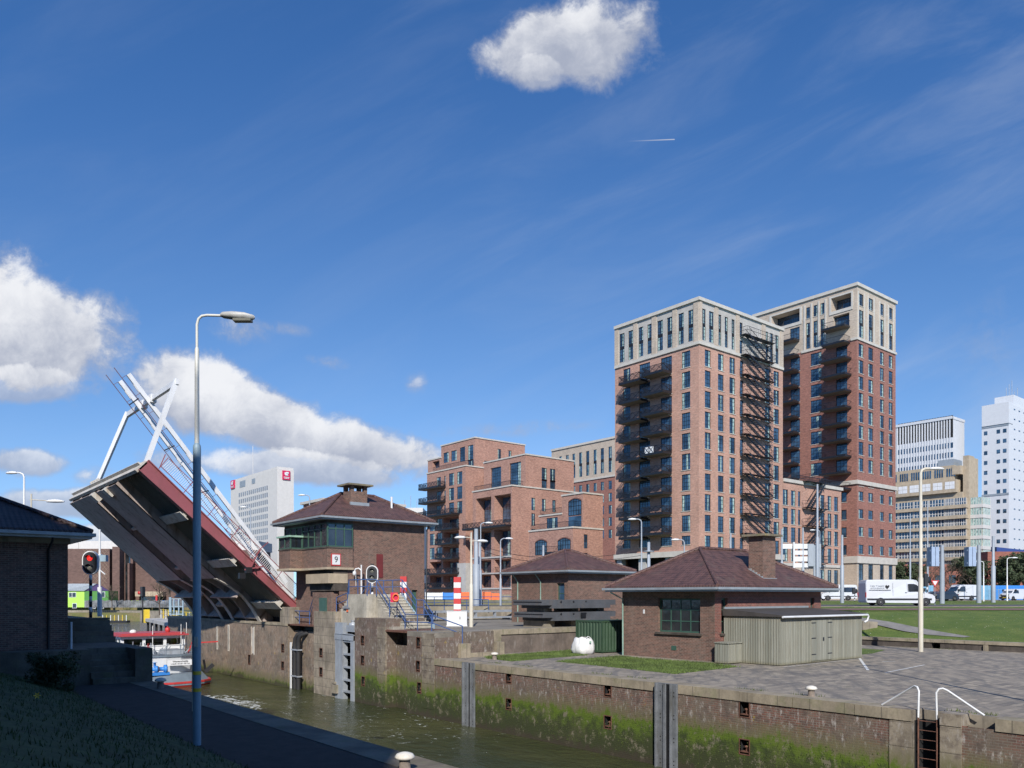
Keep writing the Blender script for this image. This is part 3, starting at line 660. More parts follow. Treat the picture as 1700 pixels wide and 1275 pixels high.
# ladder
am = (a_l0+a_l1)/2; lr = thing('ladder', 'rusty iron ladder with white hoop handrails set in the lock wall', 'ladder', (WB,am,3.5)); mb = MB()
la, lb = AB(1554,WB), AB(1523,WB)
for y in (la, lb): mb.tube([(WB+.06,y,-.5),(WB+.06,y,3.45)], .028, 6)
mb.build('side_rail', M['rust'], lr)
for i in range(14):
    mb = MB(); mb.tube([(WB+.06,la,3.2-i*.3),(WB+.06,lb,3.2-i*.3)], .016, 6); mb.build('rung', M['rust'], lr)
for sgn, y in ((1, lb), (-1, la)):
    mb = MB(); pts = [(WB+.06,y,3.3),(WB+.06,y-.02*sgn,4.15),(WB+.1,y+.05*sgn,4.27),(WB+.14,y+.15*sgn,4.29),(WB+.2,y+.28*sgn,4.22),(WB+.3,y+1.3*sgn,3.55)]
    mb.tube(pts, .032, 8); mb.build('handrail', M['white'], lr)
# lock head: piers and recesses
hd = thing('lock_head_wall', 'stained concrete lock head piers with recesses and a grey steel gate slot', 'lock wall', (WB,50,0))
A1, A2, A3, A4, A5, A6 = AB(676,WB), AB(640,WB), AB(589,WB), AB(556,WB), AB(521,WB), AB(478,WB)
hh = [niche_hole(None,px,py,WB,.4,.62) for px,py in ((694.5,1067),(694,1106),(696,1142))]
mb = MB(); wall_piece(mb, WB, ALOW, A1, -2, ZU-.3, hh, 0); mb.quad((WB,A1,-2),(WB,A1,ZU),(WB+1,A1,ZU),(WB+1,A1,-2),0); mb.quad((WB,ALOW,3.4),(WB+1.38,ALOW,3.4),(WB+1.38,ALOW,ZU-.301),(WB,ALOW,ZU-.301),0)
mb.prism([(WB,ALOW),(WB+1.4,ALOW),(WB+1.4,A1),(WB,A1)], ZU-.3, ZU, 2, 2); mb.prism([(WB+1.38,ALOW),(30.9,ALOW),(30.9,42.31),(WB+1.38,42.31)], 3.2, ZU, 0, 2)
mb.build('pier', [M['lockwall2'], M['void'], M['deck']], hd)
for h in hh: niche(hd, h, WB)
mb = MB(); wall_piece(mb, WB+.75, A1, A2, -2, 4.05, [], 0); mb.quad((WB+.75,A1,4.05),(WB+.75,A2,4.05),(WB+3,A2,4.05),(WB+3,A1,4.05),0); mb.quad((WB+2.9,A1,4.05),(WB+2.9,A2,4.05),(WB+2.9,A2,4.95),(WB+2.9,A1,4.95),1)
mb.build('recess_wall', [M['lockwall2'], M['void']], hd)
mb = MB(); mb.box(WB+.05, WB+3.2, A1+.002, A2-.002, ZU-.12, ZU+.002); mb.box(WB-.01,WB+.05,A1,A2,ZU-.12,ZU-.03); mb.build('cover_plate', M['rust'], hd)
def pier(a0, a1, z1, holes, mat, b=WB, top=True):
    mb = MB(); hs = [niche_hole(None,px,py,b,w,h) for px,py,w,h in holes]
    wall_piece(mb, b, a0, a1, -2, z1, hs, 0)
    mb.quad((b,a0,-2),(b+3,a0,-2),(b+3,a0,z1),(b,a0,z1),0); mb.quad((b,a1,-2),(b,a1,z1),(b+3,a1,z1),(b+3,a1,-2),0)
    mb.quad((b,a0,z1),(b+3,a0,z1),(b+3,a1,z1),(b,a1,z1),0); mb.quad((b+3,a0,z1),(b+3,a0,2),(b+3,a1,2),(b+3,a1,z1),0)
    o = mb.build('pier', [mat, M['void']], hd)
    for h in hs: niche(hd, h, b)
pier(A2+.002, A3, 5.75, [(602,1063,.42,.6),(602,1096,.42,.6),(603,1131,.42,.6)], M['lockwall2'])
mb = MB()
for i in range(8): mb.box(WB-.035-.006*(i%2), WB+.1, A2+.0, A2+1.0, -1+i*.78, -.24+i*.78)
mb.build('quoin', M['quoinmoss'], hd)
mb = MB()
for i in range(8): mb.box(WB-.03-.006*(i%2), WB+.1, ALOW+.02, ALOW+1.35, -1+i*.75, -.27+i*.75)
mb.build('quoin', M['quoinmoss'], hd)
pier(A4, A5, 6.1, [(533,1083.5,.45,.62),(533,1115.5,.45,.62)], M['pier'])
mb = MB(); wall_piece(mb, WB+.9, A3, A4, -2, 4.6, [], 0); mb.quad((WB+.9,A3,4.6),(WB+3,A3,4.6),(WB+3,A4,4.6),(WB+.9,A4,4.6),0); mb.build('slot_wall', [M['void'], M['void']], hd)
mb = MB(); wall_piece(mb, WB+.55, A5, A6, -2, 4.5, [], 0); mb.quad((WB+1.5,A5,4.5),(WB+1.5,A6,4.5),(WB+1.5,A6,5.0),(WB+1.5,A5,5.0),1); mb.quad((WB,A6,-2),(WB+1.4,A6,-2),(WB+1.4,A6,5),(WB,A6,5),0)
mb.quad((WB+.55,A5,4.5),(WB+1.5,A5,4.5),(WB+1.5,A6,4.5),(WB+.55,A6,4.5),0)
mb.build('recess_wall', [M['lockwall3'], M['void']], hd)
mb = MB(); mb.box(WB+.02, WB+1.5, A5+.002, A6-.002, 4.93, 5.047); mb.build('cover_plate', M['rust'], hd)
wl = thing('bridge_abutment_wall', 'long rust stained concrete wall under the raised bridge leaf', 'lock wall', (WB,75,0))
hs = [niche_hole(None,px,py,WB,w,h) for px,py,w,h in ((469.5,1076,.5,.62),(469.5,1105,.5,.62),(414,1095,.5,.8))]
mb = MB(); wall_piece(mb, WB, A6, 92, -2, 5.03, hs, 0); mb.quad((WB,92,-2),(WB,92,5.03),(WB+3,92,5.03),(WB+3,92,-2),0)
mb.build('wall', [M['lockwall3'], M['void']], wl)
for h in hs: niche(wl, h, WB)
mb = MB(); mb.box(WB-.06, WB+1.35, A6, 92, 4.86, 5.06); mb.build('coping', M['coping'], wl)
for x0 in (361, 380, 420):
    a = AB(x0, WB); mb = MB(); wd = .18 if x0 < 400 else .5
    mb.box(WB-.05, WB, a-wd/2-.08, a-wd/2, 2.2, 4.6); mb.box(WB-.05, WB, a+wd/2, a+wd/2+.08, 2.2, 4.6); mb.box(WB-.02,WB-.002,a-wd/2,a+wd/2,2.3,4.5,1); mb.build('guide_slot', [M['bridge_rim'], M['bridge_rim'] if x0 > 400 else M['void']], wl)
mb = MB(); mb.box(WB-.05,WB+1.2,AB(482,WB),AB(466,WB)*1.0,5.04,6.35); mb.build('gate_pillar', M['pier'], wl)
# gate leaf and pipes
gt = thing('lock_gate', 'grey blue steel lock gate folded open in its narrow slot', 'lock gate', (WB,(A3+A4)/2,0)); mb = MB()
ga, gb = A3+.1, A4-.1
mb.box(WB-.05,WB+.35,gb-.42*(gb-ga),gb-.02,-1,5.35); mb.box(WB-.05,WB+.2,ga,ga+.16*(gb-ga),-1,4.6)
for z in (.5,1.3,2.2,3.1,4.0): mb.box(WB+.0,WB+.3,ga+.16*(gb-ga),gb-.42*(gb-ga),z,z+.12)
mb.box(WB-.09,WB+.3,ga-.0,gb,4.15,4.5); mb.box(WB-.09,WB+.3,ga,gb,4.55,4.6); mb.box(WB-.02,WB+.6,ga,ga+1.1,4.75,5.2)
mb.build('gate_leaf', M['grey_steel'], gt); mb = MB(); mb.lathe((WB+.3,ga+.7,5.2),[(.3,0),(.3,.15),(.12,.17),(.12,.3),(.22,.33),(0,.35)],12); mb.build('hinge_cap', M['grey_steel'], gt)
mb = MB(); mb.box(WB-.25,WB+.2,gb-.5,gb+.25,.35,.95); mb.box(WB-.2,WB+.1,gb-.2,gb+.35,1.0,1.15); mb.build('timber_fender', M['concrete'], gt)
pp = thing('drain_pipe', 'pair of thick black pipes bending down the lock wall into the water', 'pipe', (WB,AB(491,WB),0))
for k, x in enumerate((487.5,493.5)):
    a = AB(x, WB); mb = MB(); mb.tube([(WB+1.2,a-1.0,4.35),(WB+.5,a-.6,4.35),(WB+.2,a-.25,4.2),(WB+.12,a-.05,3.9),(WB+.1,a,3.4),(WB+.1,a,-1)], .17, 12); mb.build('pipe', M['rubber'], pp)
mb = MB()
for z in (.95,3.0): mb.box(WB-.09,WB+.3,AB(495.8,WB),AB(485,WB),z,z+.1)
mb.build('bracket', M['grey_steel'], pp)
mb = MB(); mb.box(WB-.02,WB+.05,AB(483.5,WB),AB(481.6,WB),-1,3.6); mb.build('cable_duct', M['white'], pp)

# hanging weed on the tide band and tufts along the coping
rw_ = random.Random(31); mb = MB()
for k in range(2600):
    a = rw_.uniform(2, ALOW-.3) if k < 2100 else rw_.uniform(ALOW, 53); c_ = math.sin(a*1.7)*.12+math.sin(a*.6+1)*.12
    z = min(1.95+c_, rw_.gauss(1.25, .45)+c_)
    if z < .25 or (a_l0-.1 < a < a_l1+.1): continue
    if a > A1-.05 and a < A2+.05: continue
    if a > A3: continue
    s_ = rw_.uniform(.03,.08); mb.add([(WB-.012,a-.018,z),(WB-.012,a+.018,z),(WB-.02-rw_.random()*.02,a+rw_.uniform(-.03,.03),z-s_)],[(0,1,2)])
o = mb.build('hanging_weed', M['weed'], lw); o['kind'] = 'stuff'
mb = MB()
for k in range(2600):
    a = rw_.uniform(-2, ALOW-.5); b = WB+.78+rw_.expovariate(6) if rw_.random() < .7 else 59.4-rw_.expovariate(4)
    if math.sin(a*.8)+math.sin(a*2.3+2) < .5: continue
    s_ = rw_.uniform(.03,.12); t_ = rw_.uniform(0,6.3); mb.add([(b-.015*math.cos(t_),a-.015*math.sin(t_),Z0),(b+.015*math.cos(t_),a+.015*math.sin(t_),Z0),(b+rw_.uniform(-.05,.05),a+rw_.uniform(-.05,.05),Z0+s_)],[(0,1,2)])
o = tag(mb.build('weeds', M['weed']), 'sparse weed tufts along the quay coping and the dark wall', 'weeds'); o['kind'] = 'stuff'
# grass blades giving the lawn patches a ragged edge
mb = MB()
def tuft_poly(pix, n):
    P = [G(x,y,Z0)[:2] for x, y in pix]; xs = [p[0] for p in P]; ys = [p[1] for p in P]; k = 0
    while k < n:
        x, y = rw_.uniform(min(xs)-.2,max(xs)+.2), rw_.uniform(min(ys)-.2,max(ys)+.2); ins = False; j = len(P)-1
        jx, jy = x+rw_.gauss(0,.12), y+rw_.gauss(0,.12)
        for i in range(len(P)):
            if (P[i][1] > jy) != (P[j][1] > jy) and jx < (P[j][0]-P[i][0])*(jy-P[i][1])/(P[j][1]-P[i][1])+P[i][0]: ins = not ins
            j = i
        k += 1
        if not ins: continue
        s_ = rw_.uniform(.05,.12); t_ = rw_.uniform(0,6.3); mb.add([(x-.02*math.cos(t_),y-.02*math.sin(t_),Z0),(x+.02*math.cos(t_),y+.02*math.sin(t_),Z0),(x+rw_.uniform(-.05,.05),y+rw_.uniform(-.05,.05),Z0+s_)],[(0,1,2)])
tuft_poly([(806,1090),(955,1079),(972,1088),(905,1093),(850,1098),(808,1093)], 14000)
tuft_poly([(922,1098),(1030,1089),(1060,1093),(1180,1101),(1225,1107),(1120,1119),(1040,1110)], 16000)
o = tag(mb.build('grass', M['blade']), 'short sunlit grass of the two lawn patches on the quay', 'grass'); o['kind'] = 'stuff'
# ---------------------------------------------------------------- brick lock buildings with hipped tile roofs
def wall_cells(mb, P0, du, n, L, z0, z1, ops, dep=.2, mi=0, mr=0):
    # one straight facade with real openings and reveals; u runs along du, n points outwards
    us = sorted(set([0, L]+[v for o in ops for v in (o[0], o[1]) if 0 < v < L])); zs = sorted(set([z0, z1]+[v for o in ops for v in (o[2], o[3]) if z0 < v < z1]))
    def pt(u, z, d=0): return (P0[0]+du[0]*u-n[0]*d, P0[1]+du[1]*u-n[1]*d, z)
    for j in range(len(zs)-1):
        cz = (zs[j]+zs[j+1])/2; run = None
        row = [o for o in ops if o[2] < cz < o[3]]
        for i in range(len(us)):
            solid = i < len(us)-1 and not any(o[0] < (us[i]+us[i+1])/2 < o[1] for o in row)
            if solid and run is None: run = us[i]
            if not solid and run is not None:
                mb.quad(pt(run,zs[j]),pt(us[i],zs[j]),pt(us[i],zs[j+1]),pt(run,zs[j+1]),mi); run = None
    for o in ops:
        u0,u1,a,b = o[:4]; d = o[5] if len(o) > 5 else dep
        mb.quad(pt(u0,a),pt(u0,b),pt(u0,b,d),pt(u0,a,d),mr); mb.quad(pt(u1,a),pt(u1,a,d),pt(u1,b,d),pt(u1,b),mr)
        mb.quad(pt(u0,b),pt(u1,b),pt(u1,b,d),pt(u0,b,d),mr); mb.quad(pt(u0,a),pt(u0,a,d),pt(u1,a,d),pt(u1,a),mr)
def face_rot(n): return math.atan2(n[0], -n[1])
WM = {}
def winmesh(w, h, nx, nz, fr=.07, cur=0, style='win', mats=('darkrail','glass','curtain'), arch=False):
    key = (round(w,2), round(h,2), nx, nz, round(fr,3), cur, style, mats, arch)
    if key in WM: return WM[key]
    mb = MB(); w2 = w/2-.004; z0, z1 = .004, h-.004
    mb.box(-w2,-w2+fr,0,.07,z0,z1,0); mb.box(w2-fr,w2,0,.07,z0,z1,0); mb.box(-w2+fr,w2-fr,.002,.068,z0,z0+fr,0); mb.box(-w2+fr,w2-fr,.002,.068,z1-fr,z1,0)
    iw = 2*(w2-fr)
    for i in range(1, nx): mb.box(-w2+fr+iw*i/nx-fr*.3,-w2+fr+iw*i/nx+fr*.3,.01,.05,z0+fr,z1-fr,0)
    for j in range(1, nz): mb.box(-w2+fr,w2-fr,.014,.046,z0+h*j/nz-fr*.3,z0+h*j/nz+fr*.3,0)
    c0, c1 = -w2+fr, w2-fr; yb = .04
    def q(a, b, za, zb, mi): mb.quad((a,yb,za),(b,yb,za),(b,yb,zb),(a,yb,zb),mi)
    if style == 'spandrel':      # dark metal panel between two storeys
        m0, m1 = h*.44, h*.56; q(c0,c1,m0,m1,0)
        rngs = [(z0,m0),(m1,z1)]
    else: rngs = [(z0,z1)]
    for k, (a, b) in enumerate(rngs):
        cc = cur if style != 'spandrel' else (cur+k) % 4
        if cc == 0: q(c0,c1,a,b,1)
        elif cc == 1: q(c0,c0+iw*.28,a,b,2); q(c0+iw*.28,c1,a,b,1)
        elif cc == 2: q(c1-iw*.3,c1,a,b,2); q(c0,c1-iw*.3,a,b,1)
        else: q(c0+iw*.5,c0+iw*.72,a,b,2); q(c0,c0+iw*.5,a,b,1); q(c0+iw*.72,c1,a,b,1)
    me = bpy.data.meshes.new('window'); me.from_pydata([tuple(v) for v in mb.v], [], mb.f)
    for m_ in mats: me.materials.append(M[m_])
    me.polygons.foreach_set('material_index', mb.mi); me.update(); WM[key] = me; return me
def put_window(root, P0, du, n, o, nx, nz, dep=.18, name='window', **kw):
    u = (o[0]+o[1])/2; me = winmesh(o[1]-o[0], o[3]-o[2], nx, nz, **kw)
    x = P0[0]+du[0]*u-n[0]*dep; y = P0[1]+du[1]*u-n[1]*dep
    return inst(name, me, root, (x, y, o[2]), face_rot(n))
def hiproof(root, x0, x1, y0, y1, ze, zr, rx0, rx1, ry, mat, thick=.16, gut=True):
    A = [(x0,y0,ze),(x1,y0,ze),(x1,y1,ze),(x0,y1,ze)]; R0 = (rx0,ry,zr); R1 = (rx1,ry,zr); mb = MB()
    mb.add(A+[R0,R1], [(0,1,5,4),(1,2,5),(2,3,4,5),(3,0,4)], 0)
    mb.add([(p[0],p[1],p[2]-.06) for p in A], [(3,2,1,0)], 0)
    for i in range(4):
        a, b = A[i], A[(i+1)%4]; mb.quad((a[0],a[1],ze-.06),(b[0],b[1],ze-.06),b,a,0)
    rf = mb.build('roof', mat, root)
    mb = MB()
    for a, b in ((A[0],R0),(A[3],R0),(A[1],R1),(A[2],R1),(R0,R1)):
        a = Vector(a); b = Vector(b); d = b-a; n_ = max(3, int(d.length/.34))
        for k in range(n_):
            p = a+d*(k/n_); q = a+d*((k+1.12)/n_); mb.tube([p+Vector((0,0,.02)), q+Vector((0,0,.05))], [.12,.095], 7)
    mb.build('ridge_tiles', mat, rf)
    # row of tile noses along the eaves
    mb = MB()
    for (a, b) in ((A[0],A[1]),(A[0],A[3])):
        a = Vector(a); b = Vector(b); L = (b-a).length; k = int(L/.2)
        for i in range(k):
            p = a+(b-a)*((i+.5)/k); mb.box(p.x-.07,p.x+.07,p.y-.07,p.y+.07,ze-.05,ze+.035)
    mb.build('eaves_tiles', mat, rf)
    if gut:
        e = .06; mb = MB()
        mb.box(x0-.14,x1+.14,y0-.16,y0+.0,ze-.2,ze-.065); mb.box(x0-.14,x1+.14,y1,y1+.16,ze-.2,ze-.065); mb.box(x0-.16,x0,y0+.002,y1-.002,ze-.2,ze-.066); mb.box(x1,x1+.16,y0+.002,y1-.002,ze-.2,ze-.066)
        for i in range(1): mb.box(x0-.02,x1+.02,y0+.0,y1-.0,ze-.3,ze-.205)
        mb.build('gutter', M['gutter'], root)
def chimney(root, x0, x1, y0, y1, zb, zt, slab=.35, cowl=True):
    mb = MB(); mb.box(x0,x1,y0,y1,zb,zt-(.55 if cowl else .12))
    if cowl:
        w_ = .28
        for (a, b) in ((x0,x0+w_),(x1-w_,x1)):
            for (c, d) in ((y0,y0+w_),(y1-w_,y1)): mb.box(a,b,c,d,zt-.55,zt-.14)
    else:
        mb.box(x0-.0,x1+.0,y0-.0,y1+.0,zt-.118,zt-.117)
    c = mb.build('chimney', M['brick_lock'], root); mb = MB(); mb.box(x0-slab,x1+slab,y0-slab,y1+slab,zt-.13,zt); mb.build('chimney_cap', M['moss_cap'], c); return c
M['moss_cap'] = concrete('lichened_cap', (.2,.17,.12), .3, .4, (.05,.05,.04), (.40,.30,.05), .5)
def downpipe(root, pts, mat='greenpipe', r=.05):
    mb = MB(); mb.tube(pts, r, 8); mb.build('downpipe', M[mat], root)
def rect_house(root, x0, x1, y0, y1, z0, z1, wf, ws, mat, mat2=None):
    # wf: openings on the face towards -y (u from x0), ws: openings on the face towards -x (u from y1 down)
    mb = MB()
    wall_cells(mb, (x0,y0), (1,0), (0,-1), x1-x0, z0, z1, wf, .22, 0, 0)
    wall_cells(mb, (x0,y1), (0,-1), (-1,0), y1-y0, z0, z1, ws, .22, 1 if mat2 else 0, 1 if mat2 else 0)
    mb.quad((x1,y0,z0),(x1,y1,z0),(x1,y1,z1),(x1,y0,z1)); mb.quad((x1,y1,z0),(x0,y1,z0),(x0,y1,z1),(x1,y1,z1)); mb.quad((x0,y0,z1),(x1,y0,z1),(x1,y1,z1),(x0,y1,z1))
    mb.box(x0+.4,x1-.4,y0+.4,y1-.4,z0,z1-.3,2)
    return mb.build('wall', [mat, mat2 or mat, M['void']], root)
def sill(root, P0, du, n, o, mat='dark', prj=.1, ext=.15, h=.12):
    mb = MB(); u0, u1 = o[0]-ext, o[1]+ext; z = o[2]
    a = (P0[0]+du[0]*u0+n[0]*prj, P0[1]+du[1]*u0+n[1]*prj); b = (P0[0]+du[0]*u1-n[0]*.1, P0[1]+du[1]*u1-n[1]*.1)
    mb.box(min(a[0],b[0]),max(a[0],b[0]),min(a[1],b[1]),max(a[1],b[1]),z-h,z-.003); mb.build('sill', M[mat], root)
# --- right-hand store building with the large green window
hx0, hx1, hy0, hy1 = 37.2, 48.3, 27.7, 34.7; HE = 7.78
h1 = thing('lock_store', 'brown brick lock building with chimney and large green grid window facing the canal', 'brick building', (hx0,hy0,Z0))
big = (hy1-AB(1092.5,hx0), hy1-AB(1162.3,hx0), 5.08, 7.08)
o1 = (BA(1197.5,hy0)-hx0, BA(1208,hy0)-hx0, 5.1, 7.1); o2 = (BA(1345.6,hy0)-hx0, BA(1352,hy0)-hx0, 5.9, 7.1)
rect_house(h1, hx0, hx1, hy0, hy1, Z0, HE-.3, [o1, o2], [big], M['brick_lock'] if 0 else M['brick_red'], M['brick_lock'])
put_window(h1, (hx0,hy1), (0,-1), (-1,0), big, 4, 3, fr=.1, mats=('green','glass_dark','glass_dark'))
put_window(h1, (hx0,hy0), (1,0), (0,-1), o1, 1, 3, fr=.1, mats=('green','glass_dark','glass_dark')); put_window(h1, (hx0,hy0), (1,0), (0,-1), o2, 1, 2, fr=.08, mats=('green','glass_dark','glass_dark'))
sill(h1, (hx0,hy1), (0,-1), (-1,0), big, 'basalt', .14); sill(h1, (hx0,hy0), (1,0), (0,-1), o1, 'basalt')
hiproof(h1, hx0-.75, hx1+.75, hy0-.75, hy1+.75, HE, 10.15, 40.4, 45.1, 31.2, M['tile'])
ch = chimney(h1, 42.15, 43.45, 27.9, 28.9, 7.6, 10.95, .3, False)
mb = MB()
for i in range(5): mb.box(42.06-.0*i, 42.15, 27.9+.2*i, 27.9+.2*(i+1), 8.1+.11*i, 8.42+.117*i)
mb.box(42.1,43.5,27.82,27.9,8.02,8.3); mb.build('lead_flashing', M['gutter'], ch)
downpipe(h1, [(hx0-.72,hy1+.3,HE-.2),(hx0-.72,hy1+.3,HE-.35),(hx0-.1,hy1-.12,HE-.75),(hx0-.08,hy1-.12,Z0)])
mb = MB(); mb.box(hx0-.03,hx0,AB(1123,hx0)-.0,AB(1115,hx0),4.05,4.3); mb.build('vent_grille', M['green'], h1)
mb = MB(); mb.box(hx0-.03,hx0,AB(1070.5,hx0),AB(1068,hx0),6.15,6.4); mb.build('notice', M['white'], h1)
mb = MB(); mb.box(hx0-.28,hx1,hy0-.28,hy0,3.4,3.54); mb.box(hx0-.5,hx0,hy0-.3,hy1,3.4,3.54); mb.build('plinth', M['concrete'], h1)
# --- timber shed leaning on it
sx0, sx1, sy0, sy1 = 38.0, 46.7, 24.15, hy0
sh = thing('timber_shed', 'grey weathered vertical board shed with white gutter leaning on the brick building', 'shed', (sx0,sy0,Z0))
mb = MB(); mb.prism([(sx0,sy0),(sx1,sy0),(sx1,sy1-.01),(sx0,sy1-.01)], Z0+.03, [6.12,6.12,6.4,6.4])
k = 0; x = sx0
while x < sx1-.05: mb.box(x, x+.035, sy0-.02, sy0, Z0+.04, 6.1); x += .16
y = sy0
while y < sy1-.05: mb.box(sx0-.02, sx0, y, y+.035, Z0+.04, 6.1); y += .16
mb.build('board_wall', M['timber'], sh)
mb = MB(); mb.prism([(sx0-.12,sy0-.15),(sx1+.15,sy0-.15),(sx1+.15,sy1-.012),(sx0-.12,sy1-.012)], 6.11, [6.2,6.2,6.5,6.5]); mb.build('roof', M['bitumen'], sh)
mb = MB(); mb.box(sx0,sx1,sy1-.08,sy1-.003,6.48,6.6); mb.build('flashing', M['gutter'], sh)
mb = MB(); mb.tube([(sx0-.05,sy0-.22,6.1),(sx1+.3,sy0-.22,6.1),(sx1+.38,sy0-.22,6.0),(sx1+.36,sy0-.15,5.75),(sx1+.1,sy0-.1,5.65)], .06, 8); mb.build('gutter', M['white'], sh)
dx0, dx1 = BA(1346,sy0), BA(1380,sy0); dm = BA(1364,sy0)
for a, b, s_ in ((dx0,dm-.01,0),(dm+.01,dx1,1)):
    mb = MB(); mb.box(a,b,sy0-.045,sy0-.022,Z0+.12,5.9); d = mb.build('door', M['timber'], sh)
    for z in (3.95,4.85,5.7):
        hx = a if s_ == 0 else b-.45; mb = MB(); mb.box(hx,hx+.45,sy0-.06,sy0-.046,z,z+.05); mb.build('hinge', M['dark'], d)
    if s_ == 1: mb = MB(); mb.box(a+.04,a+.16,sy0-.07,sy0-.046,4.7,4.9); mb.build('latch', M['dark'], d)
bx = thing('timber_box', 'small weathered board box standing against the corner of the brick building', 'box', (36.75,26.55,Z0))
mb = MB(); mb.box(36.75,38.0-.03,26.5,27.38,Z0+.05,4.62)
x = 36.75
while x < 37.9: mb.box(x,x+.03,26.48,26.5,Z0+.06,4.6); x += .16
mb.build('box_body', M['timber'], bx); mb = MB(); mb.box(36.7,38.0-.02,26.44,27.4,4.62,4.68); mb.build('lid', M['timber'], bx)
# --- middle hut
mx0, mx1, my0, my1 = 43.1, 49.6, 45.9, 52.9; ME = 9.3
h2 = thing('lock_hut', 'small brown brick hut with pyramid tile roof behind the stacked grey steel slabs', 'brick building', (mx0,my0,ZU))
wv = (BA(938,my0)-mx0 if BA(938,my0) > mx0 else .3, .9, 6.5, 8.35)
ov = (my1-my0-.0-(AB(952.5,mx0)-my0) if 0 else 0, 0, 0, 0)
wl_ = (BA(951,my0)-mx0-.0, 0, 0, 0)
w2_ = (.35, 1.05, 6.6, 8.2)
rect_house(h2, mx0, mx1, my0, my1, ZU-.1, ME-.3, [], [(my1-my0-1.35,my1-my0-.45,6.6,8.25)], M['brick_lock'])
put_window(h2, (mx0,my1), (0,-1), (-1,0), (my1-my0-1.35,my1-my0-.45,6.6,8.25), 1, 2, fr=.09, mats=('green','glass','glass'))
hiproof(h2, mx0-.62, mx1+.62, my0-.62, my1+.62, ME, 11.05, 46.0, 46.6, 49.4, M['tile'])
downpipe(h2, [(mx0-.6,my1-.8,ME-.2),(mx0-.08,my1-.9,ME-.9),(mx0-.07,my1-.9,ZU)]); downpipe(h2, [(mx0-.6,my1-3.6,ME-.2),(mx0-.08,my1-3.8,ME-.9),(mx0-.07,my1-3.8,ZU)])
# --- control house 9
kx0, kx1, ky0, ky1 = 27.25, 34.6, 53.3, 60.6; KE = 13.0
ck = thing('control_house', 'tall brown brick control house with overhanging glazed bay and sign 9', 'brick building', (kx0,ky0,ZU))
mb = MB(); dr = (BA(684,ky0)-kx0, BA(693,ky0)-kx0, 5.3, 7.7)
sq = (BA(640,ky0)-kx0, BA(646,ky0)-kx0, 6.95, 7.4)
wall_cells(mb, (kx0,ky0), (1,0), (0,-1), kx1-kx0, ZU-.1, 12.8, [dr, sq], .3)
mb.box(kx0, kx1, ky0+.31, ky1, ZU-.1, 12.79); mb.build('wall', M['brick_lock'], ck)
mb = MB(); mb.box(kx0+dr[0],kx0+dr[1],ky0+.2,ky0+.29,5.3,7.7); mb.build('door', M['green'], ck)
mb = MB(); mb.box(BA(625,ky0),BA(635.5,ky0),ky0-.04,ky0,ZA(625,959,ky0),ZA(630,920,ky0)); mb.build('red_panel', M['darkred'], ck)
bxL, bxR = 26.25, 28.3; by0 = 53.15; zs_, zt_, zb_ = 10.78, 12.5, 9.3
oy0, oy1, ox = 57.35, 59.4, 25.3
bay = [(bxL,by0),(bxR,by0),(bxR,ky1),(bxL,ky1),(bxL,oy1),(ox,oy1),(ox,oy0),(bxL,oy0)]
mb = MB(); mb.prism(bay, zb_, zs_-.1); by = mb.build('bay_wall', M['brick_lock'], ck)
mb = MB(); e = .12
mb.prism([(bxL-e,by0-e),(bxR,by0-e),(bxR,ky1),(bxL-e,ky1),(bxL-e,oy1+e),(ox-e,oy1+e),(ox-e,oy0-e),(bxL-e,oy0-e)], zb_-.16, zb_-.002); mb.build('ledge', M['sand'], by)
mb = MB(); mb.prism([(bxL-.05,by0-.05),(bxR,by0-.05),(bxR,ky1),(bxL-.05,ky1),(bxL-.05,oy1+.05),(ox-.05,oy1+.05),(ox-.05,oy0-.05),(bxL-.05,oy0-.05)], zs_-.1, zs_-.002); mb.build('sill', M['basalt'], by)
mb = MB(); mb.box(26.8,27.9,53.25,57.2,7.6,zb_-.16,1); mb.prism([(26.35,53.2),(27.9,53.2),(27.9,56.9),(26.35,56.9)], 8.15, 8.85, 0); mb.build('console', [M['sand'], M['basalt']], ck)
mb = MB(); mb.box(26.75,27.26,53.5,56.6,ZU-.1,7.5); mb.build('lower_pier', M['brick_lock'], ck)
mb = MB(); mb.box(26.7,26.75,54.2,55.4,5.1,7.1); mb.build('green_door', M['green'], ck)
# dim room seen through the glazing
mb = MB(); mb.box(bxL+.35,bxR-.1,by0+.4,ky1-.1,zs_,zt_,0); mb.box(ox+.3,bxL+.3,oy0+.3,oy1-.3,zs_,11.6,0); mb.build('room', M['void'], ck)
def glaze(P0, du, n, L, za, zb, nx, transom, root):
    mb = MB(); fr = .09
    def bx_(u0,u1,z0,z1,mi,d0=0,d1=.08):
        a = (P0[0]+du[0]*u0-n[0]*d0, P0[1]+du[1]*u0-n[1]*d0); b = (P0[0]+du[0]*u1-n[0]*d1, P0[1]+du[1]*u1-n[1]*d1)
        mb.box(min(a[0],b[0]),max(a[0],b[0]),min(a[1],b[1]),max(a[1],b[1]),z0,z1,mi)
    for i in range(nx+1):
        u = L*i/nx; w_ = fr*(1.3 if i in (0,nx) else .8); bx_(max(0,u-w_/2),min(L,u+w_/2),za+.001,zb-.001,0,-.01,.1)
    bx_(0,L,za,za+fr,0,0,.09); bx_(0,L,zb-fr,zb,0,0,.09); 
    if transom: bx_(0,L,zb-.45,zb-.38,0,0,.085)
    bx_(0,L,za+.002,zb-.002,1,.04,.06)
    return mb.build('glazing', [M['green'], M['glass_dark']], root)
glaze((bxL,by0), (1,0), (0,-1), bxR-bxL, zs_, zt_, 3, True, ck)
